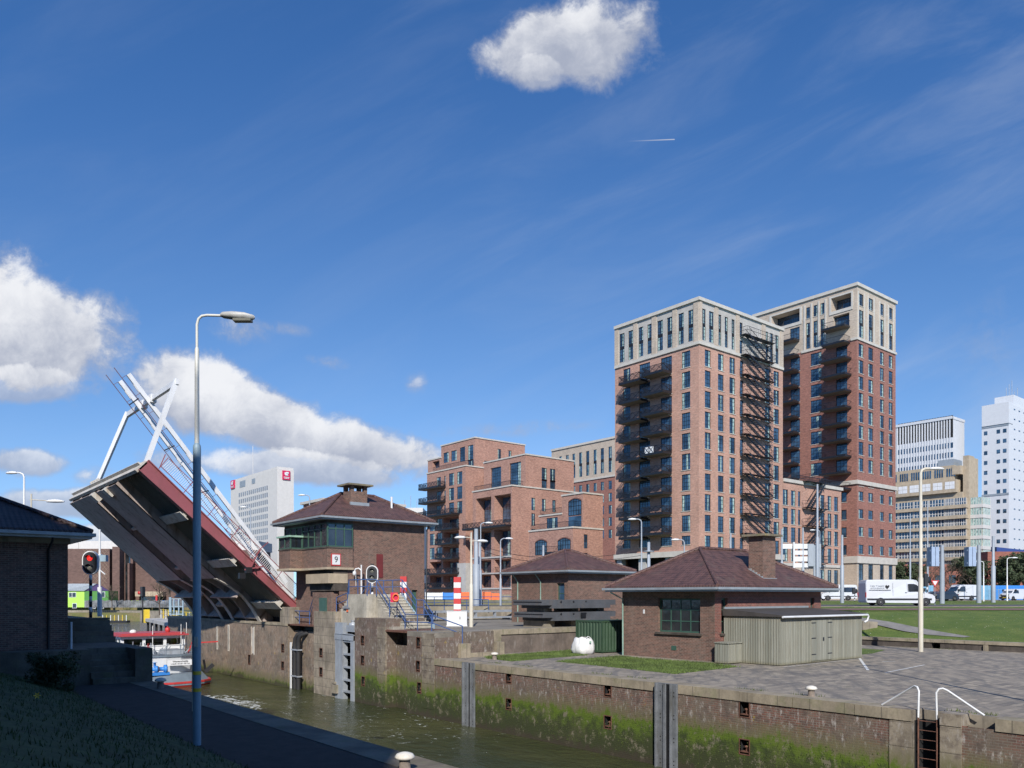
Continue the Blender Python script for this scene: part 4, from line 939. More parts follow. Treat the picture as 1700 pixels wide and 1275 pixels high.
glaze((bxL,oy0), (0,-1), (-1,0), oy0-by0, zs_, zt_, 4, True, ck); glaze((bxL,ky1), (0,-1), (-1,0), ky1-oy0, 11.75, zt_, 3, False, ck)
glaze((ox,oy0), (1,0), (0,-1), bxL-ox, zs_, 11.65, 1, False, ck); glaze((ox,oy1), (0,-1), (-1,0), oy1-oy0, zs_, 11.65, 2, False, ck)
mb = MB(); mb.box(ox-.15,bxL+.12,oy0-.15,oy1+.15,11.65,11.78); mb.build('copper_roof', M['copper'], ck)
mb = MB(); mb.box(bxL+.02,bxR,by0+.02,ky1,zt_,KE-.2); mb.build('lintel', M['basalt'], ck)
hiproof(ck, 25.6, 35.25, 52.65, 61.3, KE, 15.2, 29.3, 32.2, 57.0, M['tile'])
chimney(ck, 29.1, 30.5, 55.0, 56.2, 13.6, 15.75, .35, True)
mb = MB(); mb.tube([(32.6,54.9,13.9),(32.6,54.9,15.0)], .09, 8); mb.build('vent_pipe', M['white'], ck)
mb = MB(); mb.box(29.0,30.6,54.85,55.0,13.9,14.35); mb.build('lead_flashing', M['gutter'], ck)
downpipe(ck, [(35.0,53.2,12.75),(34.75,53.15,12.4),(34.7,53.2,ZU)], 'dark')
nx_ = BA(557.5, by0)
mb = MB(); mb.box(nx_-.38,nx_+.38,by0-.05,by0,9.42,10.28,0); mb.box(nx_-.31,nx_+.31,by0-.056,by0-.05,9.49,10.21,1); sg = mb.build('number_sign', [M['redp'], M['white']], ck)
text('number', '9', .62, M['black'], sg, (nx_,by0-.062,9.84), (R(90),0,0))
# --- dark building on the left bank
lx0, lx1, ly0, ly1 = -4.0, 7.1, 38.9, 46.4; LE = 9.95
BR_ = 0
h3 = thing('lock_house', 'dark shaded brick lock building with tile roof at the left edge beside the landing', 'brick building', (lx1,ly0,4.95))
mb = MB(); mb.box(lx0,lx1,ly0,ly1,4.9,LE-.5); mb.box(lx0-.1,lx1+.08,ly0-.08,ly1+.08,LE-.5,LE-.02,1)
for i in range(46): mb.box(lx1-.05-.22*i-.1,lx1-.05-.22*i,ly0-.03,ly0,LE-.78,LE-.52)
mb.build('wall', [M['brick_lock'], M['concrete']], h3)
hiproof(h3, lx0-.8, lx1+.75, ly0-.85, ly1+.8, LE, 12.2, -.2, 3.2, 42.65, M['tile_shade'])
downpipe(h3, [(6.4,ly0-.8,LE-.2),(6.4,ly0-.75,LE-.4),(6.35,ly0-.08,LE-.8),(6.35,ly0-.08,4.9)], 'dark')
# tall block behind the viewer whose roof edge shades the near bank
bb = thing('unseen_slab', 'tall unseen brick slab standing behind the near bank', 'building', (-32,-5,4)); mb = MB(); mb.box(-46,-20.5,-21,46,4,39.5); mb.build('wall', M['basalt'], bb)
mb = MB()
for i in range(10):
    for j in range(12): mb.box(-20.5,-20.46,-19+i*4.3,-17+i*4.3,7+j*3,8.8+j*3)
o = mb.build('window_row', M['glass'], bb); o['kind'] = 'stuff'
# ---------------------------------------------------------------- apartment towers
class Face:
    def __init__(s, P0, du, n, L, axis, plane):
        s.P0, s.du, s.n, s.L, s.axis, s.plane = P0, du, n, L, axis, plane; s.ops = []; s.w = []
    def u(s, x):
        if s.axis == 'b': return s.P0[1]-AB(x, s.plane)
        return BA(x, s.plane)-s.P0[0]
    def z(s, x, y): return ZB(x, y, s.plane) if s.axis == 'b' else ZA(x, y, s.plane)
    def op(s, x0, x1, z0, z1, dep=.18): o = (s.u(x0), s.u(x1), z0, z1, 0, dep); s.ops.append(o); return o
    def pt(s, u, out=0): return (s.P0[0]+s.du[0]*u+s.n[0]*out, s.P0[1]+s.du[1]*u+s.n[1]*out)
    def obox(s, mb, u0, u1, z0, z1, o0, o1, mi=0):
        a = s.pt(u0, o0); b = s.pt(u1, o1); mb.box(min(a[0],b[0]),max(a[0],b[0]),min(a[1],b[1]),max(a[1],b[1]),z0,z1,mi)
def fB(b, a0, a1): return Face((b,a1), (0,-1), (-1,0), a1-a0, 'b', b)     # face towards the canal
def fA(a, b0, b1): return Face((b0,a), (1,0), (0,-1), b1-b0, 'a', a)      # face towards the right
wr = random.Random(21)
def win(root, f, o, nx=2, nz=4, **kw): return put_window(root, f.P0, f.du, f.n, o, nx, nz, dep=o[5]-.08, cur=kw.pop('cur', wr.choice([0,1,2,3,1,2])), **kw)
def balcony_mesh(w, d, dense=True, h=1.1, slab=.22, glass=False):
    key = ('balc', round(w,2), round(d,2), dense)
    if key in WM: return WM[key]
    mb = MB(); mb.box(-w/2,w/2,-d,0,0,slab,0); mb.box(-w/2-.03,w/2+.03,-d-.05,-d,-.02,slab+.08,1); mb.box(-w/2-.03,-w/2,-d,0,-.02,slab+.08,1); mb.box(w/2,w/2+.03,-d,0,-.02,slab+.08,1)
    def rail(p, q):
        mb.bar((p[0],p[1],slab+h),(q[0],q[1],slab+h),.06,.06,1); mb.bar((p[0],p[1],slab+.12),(q[0],q[1],slab+.12),.05,.05,1)
        L = math.hypot(q[0]-p[0],q[1]-p[1]); k = max(2, int(L/(.2 if dense else .26)))
        for i in range(k+1):
            x = p[0]+(q[0]-p[0])*i/k; y = p[1]+(q[1]-p[1])*i/k; t_ = .085 if dense else .035
            mb.add([(x-t_/2,y,slab+.1),(x+t_/2,y,slab+.1),(x+t_/2,y,slab+h),(x-t_/2,y,slab+h)] if abs(p[1]-q[1]) < .01 else [(x,y-t_/2,slab+.1),(x,y+t_/2,slab+.1),(x,y+t_/2,slab+h),(x,y-t_/2,slab+h)], [(0,1,2,3)], 1)
        if dense:
            k2 = max(1, int(L/1.1))
            for i in range(k2):
                a = [p[0]+(q[0]-p[0])*i/k2, p[1]+(q[1]-p[1])*i/k2]; b = [p[0]+(q[0]-p[0])*(i+1)/k2, p[1]+(q[1]-p[1])*(i+1)/k2]
                mb.bar((a[0],a[1],slab+.12),(b[0],b[1],slab+h),.07,.05,1); mb.bar((a[0],a[1],slab+h),(b[0],b[1],slab+.12),.07,.05,1)
    rail((-w/2,-d+.02),(w/2,-d+.02)); rail((-w/2+.02,-d),(-w/2+.02,0)); rail((w/2-.02,-d),(w/2-.02,0))
    me = bpy.data.meshes.new('balcony'); me.from_pydata([tuple(v) for v in mb.v], [], mb.f); me.materials.append(M['soffit']); me.materials.append(M['darkrail'])
    me.polygons.foreach_set('material_index', mb.mi); me.update(); WM[key] = me; return me
def balcony(root, f, u0, u1, z, d, dense=True):
    p = f.pt((u0+u1)/2, .002); return inst('balcony', balcony_mesh(u1-u0, d, dense), root, (p[0],p[1],z), face_rot(f.n))
def finish(root, faces, mats, extra=None):
    mb = MB()
    for (f, zr) in faces:
        for (z0, z1, mi) in zr:
            wall_cells(mb, f.P0, f.du, f.n, f.L, z0, z1, [o for o in f.ops if o[2] >= z0-.01 and o[3] <= z1+.01], .18, mi, mi)
    if extra: extra(mb)
    return mb.build('wall', mats, root)
def band(root, fs, z0, z1, prj, mat='white_stone', name='cornice'):
    mb = MB()
    for k, (f, ext) in enumerate(fs):
        L_ = f.axis == 'b'
        f.obox(mb, -(prj if ext & 1 and not L_ else 0), f.L+(prj if ext & 2 and not L_ else (-.001 if L_ else 0)), z0+(0 if L_ else .002), z1+(0 if L_ else .002), 0.001, prj)
    return mb.build(name, M[mat], root)
# ---- tower with pale top on the left
t1 = thing('apartment_tower', 'pale red brick tower with white crown, black balconies and zigzag fire escape', 'tower block', (97.4,75.4,6.5))
L1 = fB(97.4, 75.4, 92.5); R1 = fA(75.4, 97.4, 119.6); ZT = 51.3; PT = 3.10; rows = [44.26-PT*i for i in range(10)]
zc = 45.0; zb = 13.75
for i, zt in enumerate(rows):
    short = i == 9; zz = zt-(1.35 if short else 2.45)
    o = L1.op(1131.4,1145.9,zz,zt); win(t1, L1, o, 4, 4 if not short else 2)
    o = L1.op(1034.6,1046.5,zz,zt); win(t1, L1, o, 4, 4)
    o = L1.op(1061,1079.2,zz-(0 if short else .3),zt); win(t1, L1, o, 4, 4, cur=0)
    o = L1.op(1096.8,1115.4,zz-(0 if short else .3),zt); win(t1, L1, o, 4, 4, cur=0)
    if i < 10 and not short:
        balcony(t1, L1, L1.u(1042), L1.u(1076), zt-2.95-.2, 2.1); bq = balcony(t1, L1, L1.u(1080), L1.u(1115), zt-2.95+.15, 2.1)
    for a, b in ((1170.2,1180.2),(1192,1201.6),(1211.1,1220.6),(1270,1278.8),(1284.3,1293.6)):
        if a > 1260 and i > 0: pass
        o = R1.op(a,b,zt-2.5 if not short else zt-2.2,zt); win(t1, R1, o, 2, 4)
    o = R1.op(1228.5,1234.2,zt-2.5,zt); win(t1, R1, o, 1, 3, cur=0)
for a, b in ((1170.2,1180.2),(1192,1201.6),(1211.1,1220.6),(1284.3,1293.6)): pass
bz = rows[4]-2.95+.15+.3; mb = MB()
L1.obox(mb, L1.u(1086), L1.u(1100), bz, bz+.95, 2.16, 2.19, 0); L1.obox(mb, L1.u(1092.5), L1.u(1093.5), bz-.02, bz+.97, 2.192, 2.22, 1)
for a_, b_ in ((1086.5,1092.5),(1093.5,1099.5)):
    for q0, q1 in ((a_,b_),(b_,a_)): p_, q_ = L1.pt(L1.u(q0),2.21), L1.pt(L1.u(q1),2.21); mb.bar((p_[0],p_[1],bz+.05),(q_[0],q_[1],bz+.9),.07,.07,1)
mb.build('balcony_banner', [M['white'], M['darkrail']], t1)
zt0, zt1 = 45.55, 50.25
for a, b in ((1028.2,1036.7),(1042.9,1050.8),(1059.9,1067.8),(1074.4,1082.3),(1091.2,1100.4),(1107.3,1116.2),(1126,1135),(1142.2,1151.2)):
    o = L1.op(a,b,zt0,zt1); win(t1, L1, o, 2, 8, style='spandrel')
for a, b in ((1165.2,1171.8),(1177.3,1185),(1192.8,1197.7),(1203.3,1208.6),(1214.7,1219.7),(1271,1275.2),(1278.6,1283.6),(1287.5,1292.8)):
    o = R1.op(a,b,zt0,zt1); win(t1, R1, o, 2, 8, style='spandrel')
for z0_, z1_ in ((45.5,47.9),(48.3,50.7)): o = R1.op(1228,1233,z0_-.2,z1_-.5); win(t1, R1, o, 1, 3, cur=0)
def ex1(mb):
    mb.quad((119.6,75.4,6.5),(119.6,92.5,6.5),(119.6,92.5,ZT),(119.6,75.4,ZT),0); mb.quad((119.6,92.5,6.5),(97.4,92.5,6.5),(97.4,92.5,ZT),(119.6,92.5,ZT),0)
    mb.quad((97.4,75.4,ZT-.2),(119.6,75.4,ZT-.2),(119.6,92.5,ZT-.2),(97.4,92.5,ZT-.2),2); mb.box(98.2,118.8,76.2,91.7,zb,ZT-.4,2); mb.quad((97.4,75.4,zb),(97.4,92.5,zb),(119.6,92.5,zb),(119.6,75.4,zb),2)
finish(t1, [(L1,[(zb,zc,0),(zc,ZT,1)]),(R1,[(zb,zc,0),(zc,ZT,1)])], [M['brick_t1'],M['render_pale'],M['void']], ex1)
band(t1, [(L1,2),(R1,1)], ZT-.05, ZT+.45, .3, name='roof_edge'); band(t1, [(L1,2),(R1,1)], zc-.25, zc+.2, .22); band(t1, [(L1,2),(R1,1)], zb-.5, zb+.35, .35)
for a, b in ((1020.9,1027.2),(1052,1058.2),(1082.6,1090),(1116.9,1124.1),(1151.8,1160.5)): mb = MB(); L1.obox(mb, max(0,L1.u(a)), min(L1.L-.001,L1.u(b)), zc+.2, ZT-.05, 0, .12); mb.build('pilaster', M['brick_cream'], t1)
for a, b in ((1160.5,1164.9),(1186,1191.8),(1221.5,1227),(1264.5,1270),(1294.5,1300)): mb = MB(); R1.obox(mb, max(-.12,R1.u(a)), min(R1.L,R1.u(b)), zc+.2, ZT-.052, 0, .121); mb.build('pilaster', M['brick_cream'], t1)
for (y0,y1) in ((75.7,76.9),(80.5,82),(86,87.5),(91.2,92.3)):
    mb = MB(); mb.box(97.6,98.6,y0,y1,6.4,zb-.5); mb.build('column', M['cast'], t1)
for x0 in (101.5,106.5,112,118.2):
    mb = MB(); mb.box(x0,x0+1.2,75.6,76.6,6.4,zb-.5); mb.build('column', M['cast'], t1)
mb = MB(); mb.box(100,119.5,78,92,6.4,zb-.5); mb.build('ground_floor', M['void'], t1)
fe = MB(); fe.box(R1.P0[0]+R1.u(1234.5),R1.P0[0]+R1.u(1234.5)+.01,75.2,75.21,14,14.01); 
fer = thing('x', 'x', 'x', (0,0,0)); bpy.data.objects.remove(fer)
def escape(root, f, x0, x1, zs, zlast, flip=False, d0=.15, d1=1.5):
    mb = MB(); mb.box(*[0,0,0,0,0,0]) if False else None
    u0, u1 = f.u(x0), f.u(x1); base = None
    for i, z in enumerate(zs):
        mb = MB()
        f.obox(mb, u0-.3, u1+.3, z-.09, z-.04, d0, d1*.8)
        def P(u, o, zz): p = f.pt(u, o); return (p[0],p[1],zz)
        for (a, b) in (((u0-.3,d1),(u1+.3,d1)),((u0-.3,d0),(u0-.3,d1)),((u1+.3,d0),(u1+.3,d1))):
            for zz in (z+1.05,z+.5): mb.bar(P(a[0],a[1],zz),P(b[0],b[1],zz),.05)
            L = math.hypot(b[0]-a[0],b[1]-a[1]); k = max(1,int(L/.5))
            for q in range(k+1): mb.bar(P(a[0]+(b[0]-a[0])*q/k,a[1]+(b[1]-a[1])*q/k,z-.05),P(a[0]+(b[0]-a[0])*q/k,a[1]+(b[1]-a[1])*q/k,z+1.05),.022)
        for uu in (u0,(u0+u1)/2,u1): mb.bar(P(uu,d0-.15,z-.5),P(uu,d1,z-.1),.1)
        ld = mb.build('landing', M['darkrail'], root)
        if i < len(zs)-1:
            zn = zs[i+1]; ua, ub = (u0+.5, u1-.6) if not flip else (u1-.5, u0+.6); mb = MB()
            for o_ in (.55, 1.35): mb.bar(P(ua,o_,z-.05),P(ub,o_,zn),.06,.25); mb.bar(P(ua,o_,z+.95),P(ub,o_,zn+1.0),.05)
            for q in range(13):
                s_ = (q+.5)/13; uu = ua+(ub-ua)*s_; zz = z+(zn-z)*s_; mb.bar(P(uu,.55,zz),P(uu,1.35,zz),.2,.04)
                if q % 2 == 0:
                    for o_ in (.55,1.35): mb.bar(P(uu,o_,zz),P(uu,o_,zz+.95),.022)
            mb.build('stair_flight', M['darkrail'], ld)
def fe_root(root):
    mb = MB(); return mb
escp = thing('fire_escape', 'tall black zigzag fire escape on the right face of the pale red tower', 'fire escape', (108,75,14))
escape(escp, R1, 1229, 1274, [48.2]+[45.05-PT*i+.0 for i in range(11)], 14)
mb = MB(); p = (108,84)
for x in (106.6,108.6,110.6):
    mb.bar((x,80,ZT+.4),(x,80,ZT+1.7),.06)
mb.bar((106.6,80,ZT+1.7),(110.6,80,ZT+1.7),.06); mb.bar((106.6,80,ZT+1.1),(110.6,80,ZT+1.1),.05); mb.build('roof_rail', M['grey_steel'], t1)
# ---- low block joined to it
t3 = thing('apartment_block', 'lower pale red brick block with short fire escape between the two towers', 'apartment block', (119.7,75.4,6.5))
LB = fA(75.4, 119.65, 138.4); zl = 26.5
cols3 = ((1299,1308.5),(1313.3,1321),(1361.8,1369.2),(1374,1380.6),(1384.8,1391.7))
for i in range(4):
    zt = 25.05-3.12*i
    for a, b in cols3: o = LB.op(a,b,zt-2.6,zt); win(t3, LB, o, 2, 4)
    o = LB.op(1324.9,1329.2,zt-2.6,zt); win(t3, LB, o, 1, 3, cur=0)
for a, b in cols3:
    o = LB.op(a,b,8.9,11.9); win(t3, LB, o, 2, 5)
def ex3(mb):
    mb.quad((138.4,75.4,6.5),(138.4,95,6.5),(138.4,95,zl),(138.4,75.4,zl),0); mb.quad((119.65,75.4,zl-.1),(138.4,75.4,zl-.1),(138.4,95,zl-.1),(119.65,95,zl-.1),2); mb.box(120.2,137.8,76.2,94,6.6,zl-.4,2)
    mb.box(138.41,146.4,84,95,6.5,26.0,0)
finish(t3, [(LB,[(6.5,12.55,1),(12.55,zl,0)])], [M['brick_t1'],M['brick_cream'],M['void']], ex3)
band(t3, [(LB,2)], zl-.2, zl+.35, .25); band(t3, [(LB,2)], 12.3, 12.8, .2, name='string_course')
mb = MB()
for z in (zl+1.4,zl+.9): mb.bar((119.8,75.6,z),(138.3,75.6,z),.06)
for i in range(62): mb.bar((119.8+.3*i,75.6,zl+.3),(119.8+.3*i,75.6,zl+1.4),.05)
mb.build('roof_railing', M['darkrail'], t3)
esc2 = thing('fire_escape', 'short black fire escape on the low block between the towers', 'fire escape', (128,75,16))
escape(esc2, LB, 1332, 1362, [26.9,22.45,19.35,16.2,13.1], 14, True)
# ---- right tower
t2 = thing('apartment_tower', 'taller dark red brick tower with cream crown behind the first tower', 'tower block', (146.5,76.7,6.5))
L2 = fB(146.5, 76.7, 99.4); R2 = fA(76.7, 146.5, 161.9); ZT2 = 65.9; zc2 = 55.9; zm2 = 28.6; zb2 = 14.6; P2 = 3.1
rr2 = [55.1-P2*i for i in range(9)]
c2 = ((1425.6,1433.7),(1441.7,1449.7),(1461,1467.6),(1475.5,1482.2))
for zt in rr2:
    for a, b in c2: o = R2.op(a,b,zt-2.5 if zt > 31 else zt-2.2,zt); win(t2, R2, o, 2, 4)
    o = L2.op(1345.7,1363.9,zt-2.45,zt); win(t2, L2, o, 4, 4)
    o = L2.op(1388,1406.5,zt-2.75,zt); win(t2, L2, o, 3, 4, cur=0); balcony(t2, L2, L2.u(1370.5), L2.u(1413.5), zt-2.95, 2.4, False)
    o = L2.op(1312.3,1328,zt-2.75,zt); win(t2, L2, o, 3, 4, cur=0); balcony(t2, L2, L2.u(1300), L2.u(1326.5), zt-2.95, 2.2, False)
for k in range(2):
    zt = 61.2-3.05*k; o = L2.op(1383,1410,zt-2.75,zt,.9); win(t2, L2, o, 5, 4, cur=0); balcony(t2, L2, L2.u(1374), L2.u(1411), zt-2.95, 2.2, False)
    o = L2.op(1311.5,1327.5,zt-2.75,zt); win(t2, L2, o, 3, 4, cur=0); balcony(t2, L2, L2.u(1300), L2.u(1327), zt-2.95, 2.0, False)
o = L2.op(1281.5,1327.6,62.2,64.8,2.2); win(t2, L2, o, 12, 2, cur=0); o = L2.op(1380.5,1413.3,62.2,64.8,2.2); win(t2, L2, o, 8, 2, cur=0)
for a, b in ((1338.2,1344.6),(1350.3,1356.9),(1362,1368.7)):
    o = L2.op(a,b,62.3,64.5); win(t2, L2, o, 2, 3); o = L2.op(a,b,56.3,61.4); win(t2, L2, o, 2, 8, style='spandrel')
for a, b in c2:
    o = R2.op(a,b,62.3,64.6); win(t2, R2, o, 2, 3); o = R2.op(a,b,56.3,61.5); win(t2, R2, o, 2, 8, style='spandrel')
for i in range(4):
    zt = 27.1-3.37*i
    for a, b in c2: o = R2.op(a,b,zt-1.75,zt); win(t2, R2, o, 2, 2)
    o = L2.op(1396.5,1405.5,zt-1.9,zt); win(t2, L2, o, 1, 1, cur=0)
for a, b in c2: o = R2.op(a,b,9.3,13.3); win(t2, R2, o, 2, 4, cur=0); 
def ex2(mb):
    mb.quad((161.9,76.7,6.5),(161.9,99.4,6.5),(161.9,99.4,ZT2),(161.9,76.7,ZT2),0); mb.quad((161.9,99.4,6.5),(146.5,99.4,6.5),(146.5,99.4,ZT2),(161.9,99.4,ZT2),0)
    mb.quad((146.5,76.7,ZT2-.2),(161.9,76.7,ZT2-.2),(161.9,99.4,ZT2-.2),(146.5,99.4,ZT2-.2),2); mb.box(148.9,161,79.1,98,6.6,ZT2-.5,2)
finish(t2, [(L2,[(6.5,zb2,1),(zb2,zm2,0),(zm2,zc2,0),(zc2,ZT2,1)]),(R2,[(6.5,zb2,1),(zb2,zm2,0),(zm2,zc2,0),(zc2,ZT2,1)])], [M['brick_t2'],M['brick_cream'],M['void']], ex2)
band(t2, [(L2,2),(R2,3)], ZT2-.1, ZT2+.5, .3, name='roof_edge'); band(t2, [(R2,3)], zc2-.25, zc2+.2, .2); band(t2, [(L2,2),(R2,3)], zm2-.2, zm2+.55, .3); band(t2, [(L2,2),(R2,3)], zb2-1.1, zb2+.2, .25)
mb = MB(); L2.obox(mb, L2.u(1331), L2.u(1377), zc2-.25, zc2+.2, -.05, .2); mb.build('cornice', M['white_stone'], t2); mb = MB(); L2.obox(mb, L2.u(1413), L2.L-.001, zc2-.249, zc2+.201, .001, .201); mb.build('cornice', M['white_stone'], t2)
for x0, x1, z0, z1 in ((1278,1331,61.6,62.2),(1377,1416,61.6,62.2),(1278,1331,64.8,65.1),(1377,1416,64.8,65.1),(1277.5,1281,62.2,64.8),(1328,1331.5,62.2,64.8),(1377,1380,62.2,64.8),(1413.5,1416.5,62.2,64.8),
        (1369.5,1372,56,65.05),(1358.3,1360.5,56,65.05),(1346.2,1348.6,56,65.05),(1334.5,1337,56,65.05)): mb = MB(); L2.obox(mb, L2.u(x0), L2.u(x1), z0, z1, -.05, .13); mb.build('trim', M['white_stone'], t2)
mb = MB()
for a, b in c2:
    for x0, x1, z0, z1 in ((a-1.6,a-.1,56.2,64.9),(b+.1,b+1.6,56.2,64.9)): mb = MB(); R2.obox(mb, R2.u(x0), R2.u(x1), z0, z1, -.05, .1); mb.build('trim', M['white_stone'], t2)
# sills under windows of the three buildings
for root, fs in ((t1,(L1,R1)),(t3,(LB,)),(t2,(L2,R2))):
    mb = MB()
    for f in fs:
        for o in f.ops:
            if o[3]-o[2] < 3: f.obox(mb, o[0]-.08, o[1]+.08, o[2]-.1, o[2]-.004, -.02, .08)
    o = mb.build('sills', M['white_stone'], root); o['kind'] = 'stuff'
# ---- stepped blocks in the middle
def vol(mb, b0, b1, a0, a1, z0, z1, mi=0): mb.box(b0, b1, a0, a1, z0, z1, mi)
def block_thing(name, label, vols, base, mats, cat='apartment block'):
    """vols: list of (b0,b1,a0,a1,z0,z1,opsL,opsR) ; ops = (x0,x1,ztop,h,nx,nz,dep)"""
    root = thing(name, label, cat, base); mb = MB(); fl = []
    for (b0,b1,a0,a1,z0,z1,oL,oR) in vols:
        fL, fR = fB(b0,a0,a1), fA(a0,b0,b1)
        for f, ol in ((fL,oL),(fR,oR)):
            for (x0,x1,zt,h,nx,nz,dp) in ol:
                o = f.op(x0,x1,zt-h,zt,dp)
                if o[0] < 0.05 or o[1] > f.L-.05: f.ops.pop(); continue
                if dp > 1:
                    a_, b_ = f.pt(o[0],-dp), f.pt(o[1],-dp); mb.quad((a_[0],a_[1],o[2]),(b_[0],b_[1],o[2]),(b_[0],b_[1],o[3]),(a_[0],a_[1],o[3]),0)
                    w0 = o[0]+.12; win(root, f, (w0,o[0]+(o[1]-o[0])*.62,o[2]+.02,o[3]-.25,0,dp+.0), nx, nz)
                else: win(root, f, o, nx, nz)
            wall_cells(mb, f.P0, f.du, f.n, f.L, z0, z1, f.ops, .18, 0, 0)
        mb.quad((b1,a0,z0),(b1,a1,z0),(b1,a1,z1),(b1,a0,z1)); mb.quad((b1,a1,z0),(b0,a1,z0),(b0,a1,z1),(b1,a1,z1)); mb.quad((b0,a0,z1),(b1,a0,z1),(b1,a1,z1),(b0,a1,z1),0)
        mb.box(b0+2.6,b1-.3,a0+.3,a1-.3,z0+.2,z1-.3,1)
        # coping along the two seen edges
        c = MB(); c.box(b0-.15,b1+.1,a0-.15,a0+.35,z1,z1+.28); c.box(b0-.149,b0+.35,a0+.351,a1+.1,z1,z1+.279); c.build('coping', M['white_stone'], root)
        fl.append((fL,fR))
    mb.build('wall', mats, root); return root, fl
def rail_line(root, pts, z, mat='darkrail', name='terrace_railing', h=1.1, st=.3):
    mb = MB()
    for (a, b) in zip(pts, pts[1:]):
        L = math.hypot(b[0]-a[0],b[1]-a[1]); k = max(1,int(L/st)); mb.bar((a[0],a[1],z+h),(b[0],b[1],z+h),.07); mb.bar((a[0],a[1],z+.15),(b[0],b[1],z+.15),.05)
        for i in range(k+1): x = a[0]+(b[0]-a[0])*i/k; y = a[1]+(b[1]-a[1])*i/k; mb.bar((x,y,z),(x,y,z+h),.045)
    return mb.build(name, M[mat], root)
px = lambda cx_: 680+cx_/4.4737
oL1 = [(px(250),px(290),39.6,2.3,3,3,.18),(px(307),px(350),39.6,2.3,3,3,.18),(px(372),px(412),39.9,3.2,3,5,.18),(px(432),px(473),39.9,3.3,3,5,.18),(px(432),px(476),36.8,1.6,3,2,.18)]
oR1 = [(px(655),px(680),39.6,3.2,2,5,.18),(px(735),px(758),39.6,2.7,2,4,.18),(px(555),px(580),36.6,1.6,2,2,.18)]
oL2 = []
for z in (34.2,): oL2 += [(px(198),px(238),z+3.0-.2,3.1,3,5,.18),(px(255),px(296),z+3.0-.2,3.1,3,5,.18)]
oL2 = []
for i in range(8):
    z = 34.0-3.18*i
    if i < 3: oL2 += [(px(290),px(330),z,2.7,3,4,.18),(px(351),px(391),z,2.7,3,4,.18),(px(200),px(232),z-.3,2.5,3,4,.18),(px(255),px(268),z-.3,2.6,1,4,.18)]
    elif i < 6: oL2 += [(px(148),px(185),z,2.6,3,4,.18),(px(203),px(240),z,2.6,3,4,.18),(px(250),px(366),z,2.7,4,4,1.8)]
    else: oL2 += [(px(150),px(236),z,2.7,3,4,1.8),(px(250),px(366),z,2.7,4,4,1.8)]
tc_, fc = block_thing('apartment_block', 'stepped orange brick block at the left end of the new buildings', [
    (103.2,117.2,139.1,152,34.9,41.2,oL1,oR1), (100.7,117.2,139.11,154.0,6.5,34.9,oL2,[]), (103.21,110,152.01,157.5,34.9,38.6,[(px(170),px(222),38.2,1.6,4,2,1.0)],[])], (100.7,139.1,6.5), [M['brick_mid'], M['void']])
f = fc[1][0]
for i in (0,1,2): balcony(tc_, f, f.u(px(121)), f.u(px(268)), 31.1-3.18*i, 2.0)
balcony(tc_, f, -3.0, f.u(px(372)) if f.u(px(372)) < f.L-.2 else f.L-.4, 24.75, 2.2)
for i in range(3): balcony(tc_, f, f.u(px(240)), f.u(px(370)), 21.6-3.18*i, 1.9)
for i in range(2): balcony(tc_, f, f.u(px(150)), f.u(px(370)), 12.0-3.18*i, 1.9)
rail_line(tc_, [(101.0,152),(101.0,139.4),(103,139.4)], 35.1); 
mb = MB(); mb.box(100.6,102.5,138.95,142,6.4,14.3); mb.build('base_column', M['cast'], tc_)
oDL1 = [(px(602),px(680),34.2,6.8,5,9,.3),(px(742),px(827),34.4,6.2,5,9,.3)]
oDR1 = []
for z in (33.2,): 
    oDR1 += [(px(981),px(1020),33.0,2.7,3,4,.18),(px(1043),px(1083),33.0,2.7,3,4,.18)]
oDR1b = [(px(981),px(1020),29.9,0,0,0,0)]
vD1 = (103.2,116.4,122.3,136,28.8,35.3,[(px(602),px(680),34.0,4.8,5,8,.3),(px(742),px(827),34.2,5.0,5,8,.3)],[(px(981),px(1020),33.2,2.6,3,4,.18),(px(1043),px(1083),33.2,2.6,3,4,.18),(px(981),px(1020),30.9,2.0,3,3,.18),(px(1043),px(1083),30.9,2.0,3,3,.18)])
oDL2 = []
for (zt, h) in ((27.4,5.6),(20.6,5.4),(14.6,2.6),(11.6,2.6)): oDL2 += [(px(492),px(606),zt,h,3,7 if h > 4 else 4,2.2),(px(628),px(752),zt,h,3,7 if h > 4 else 4,2.2)]
oDR2 = []
for i in range(3):
    z = 26.9-3.1*i; oDR2 += [(px(905),px(933),z,2.5,2,4,.18)]
    if i < 2: oDR2 += [(px(983),px(1012),z,2.5,2,4,.18),(px(1060),px(1086),z,2.5,2,4,.18)]
td, fd = block_thing('apartment_block', 'orange brick block with deep balcony recesses in the middle of the row', [vD1, (99.7,119.5,122.31,135.2,6.5,28.8,oDL2,oDR2)], (99.7,122.3,6.5), [M['brick_mid'], M['void']])
f = fd[1][0]; rail_line(td, [(100,135),(100,122.6),(102.8,122.6)], 28.9)
balcony(td, f, -1.5, f.u(px(755)), 20.9, 1.6)
for z, w_ in ((14.9,.3),(11.7,.25),(8.6,.3)):
    mb = MB(); f.obox(mb, 0, f.u(px(757)), z, z+w_, -2.4, .2); mb.build('balcony_slab', M['cast'], td)
rail_line(td, [(99.9,135),(99.9,124)], 11.95, 'darkrail', 'balcony_railing')
vE1 = (100.9,105.9,103.6,109.2,22.5,25.6,[],[(px(1418),px(1440),24.4,2.4,1,3,.18)])
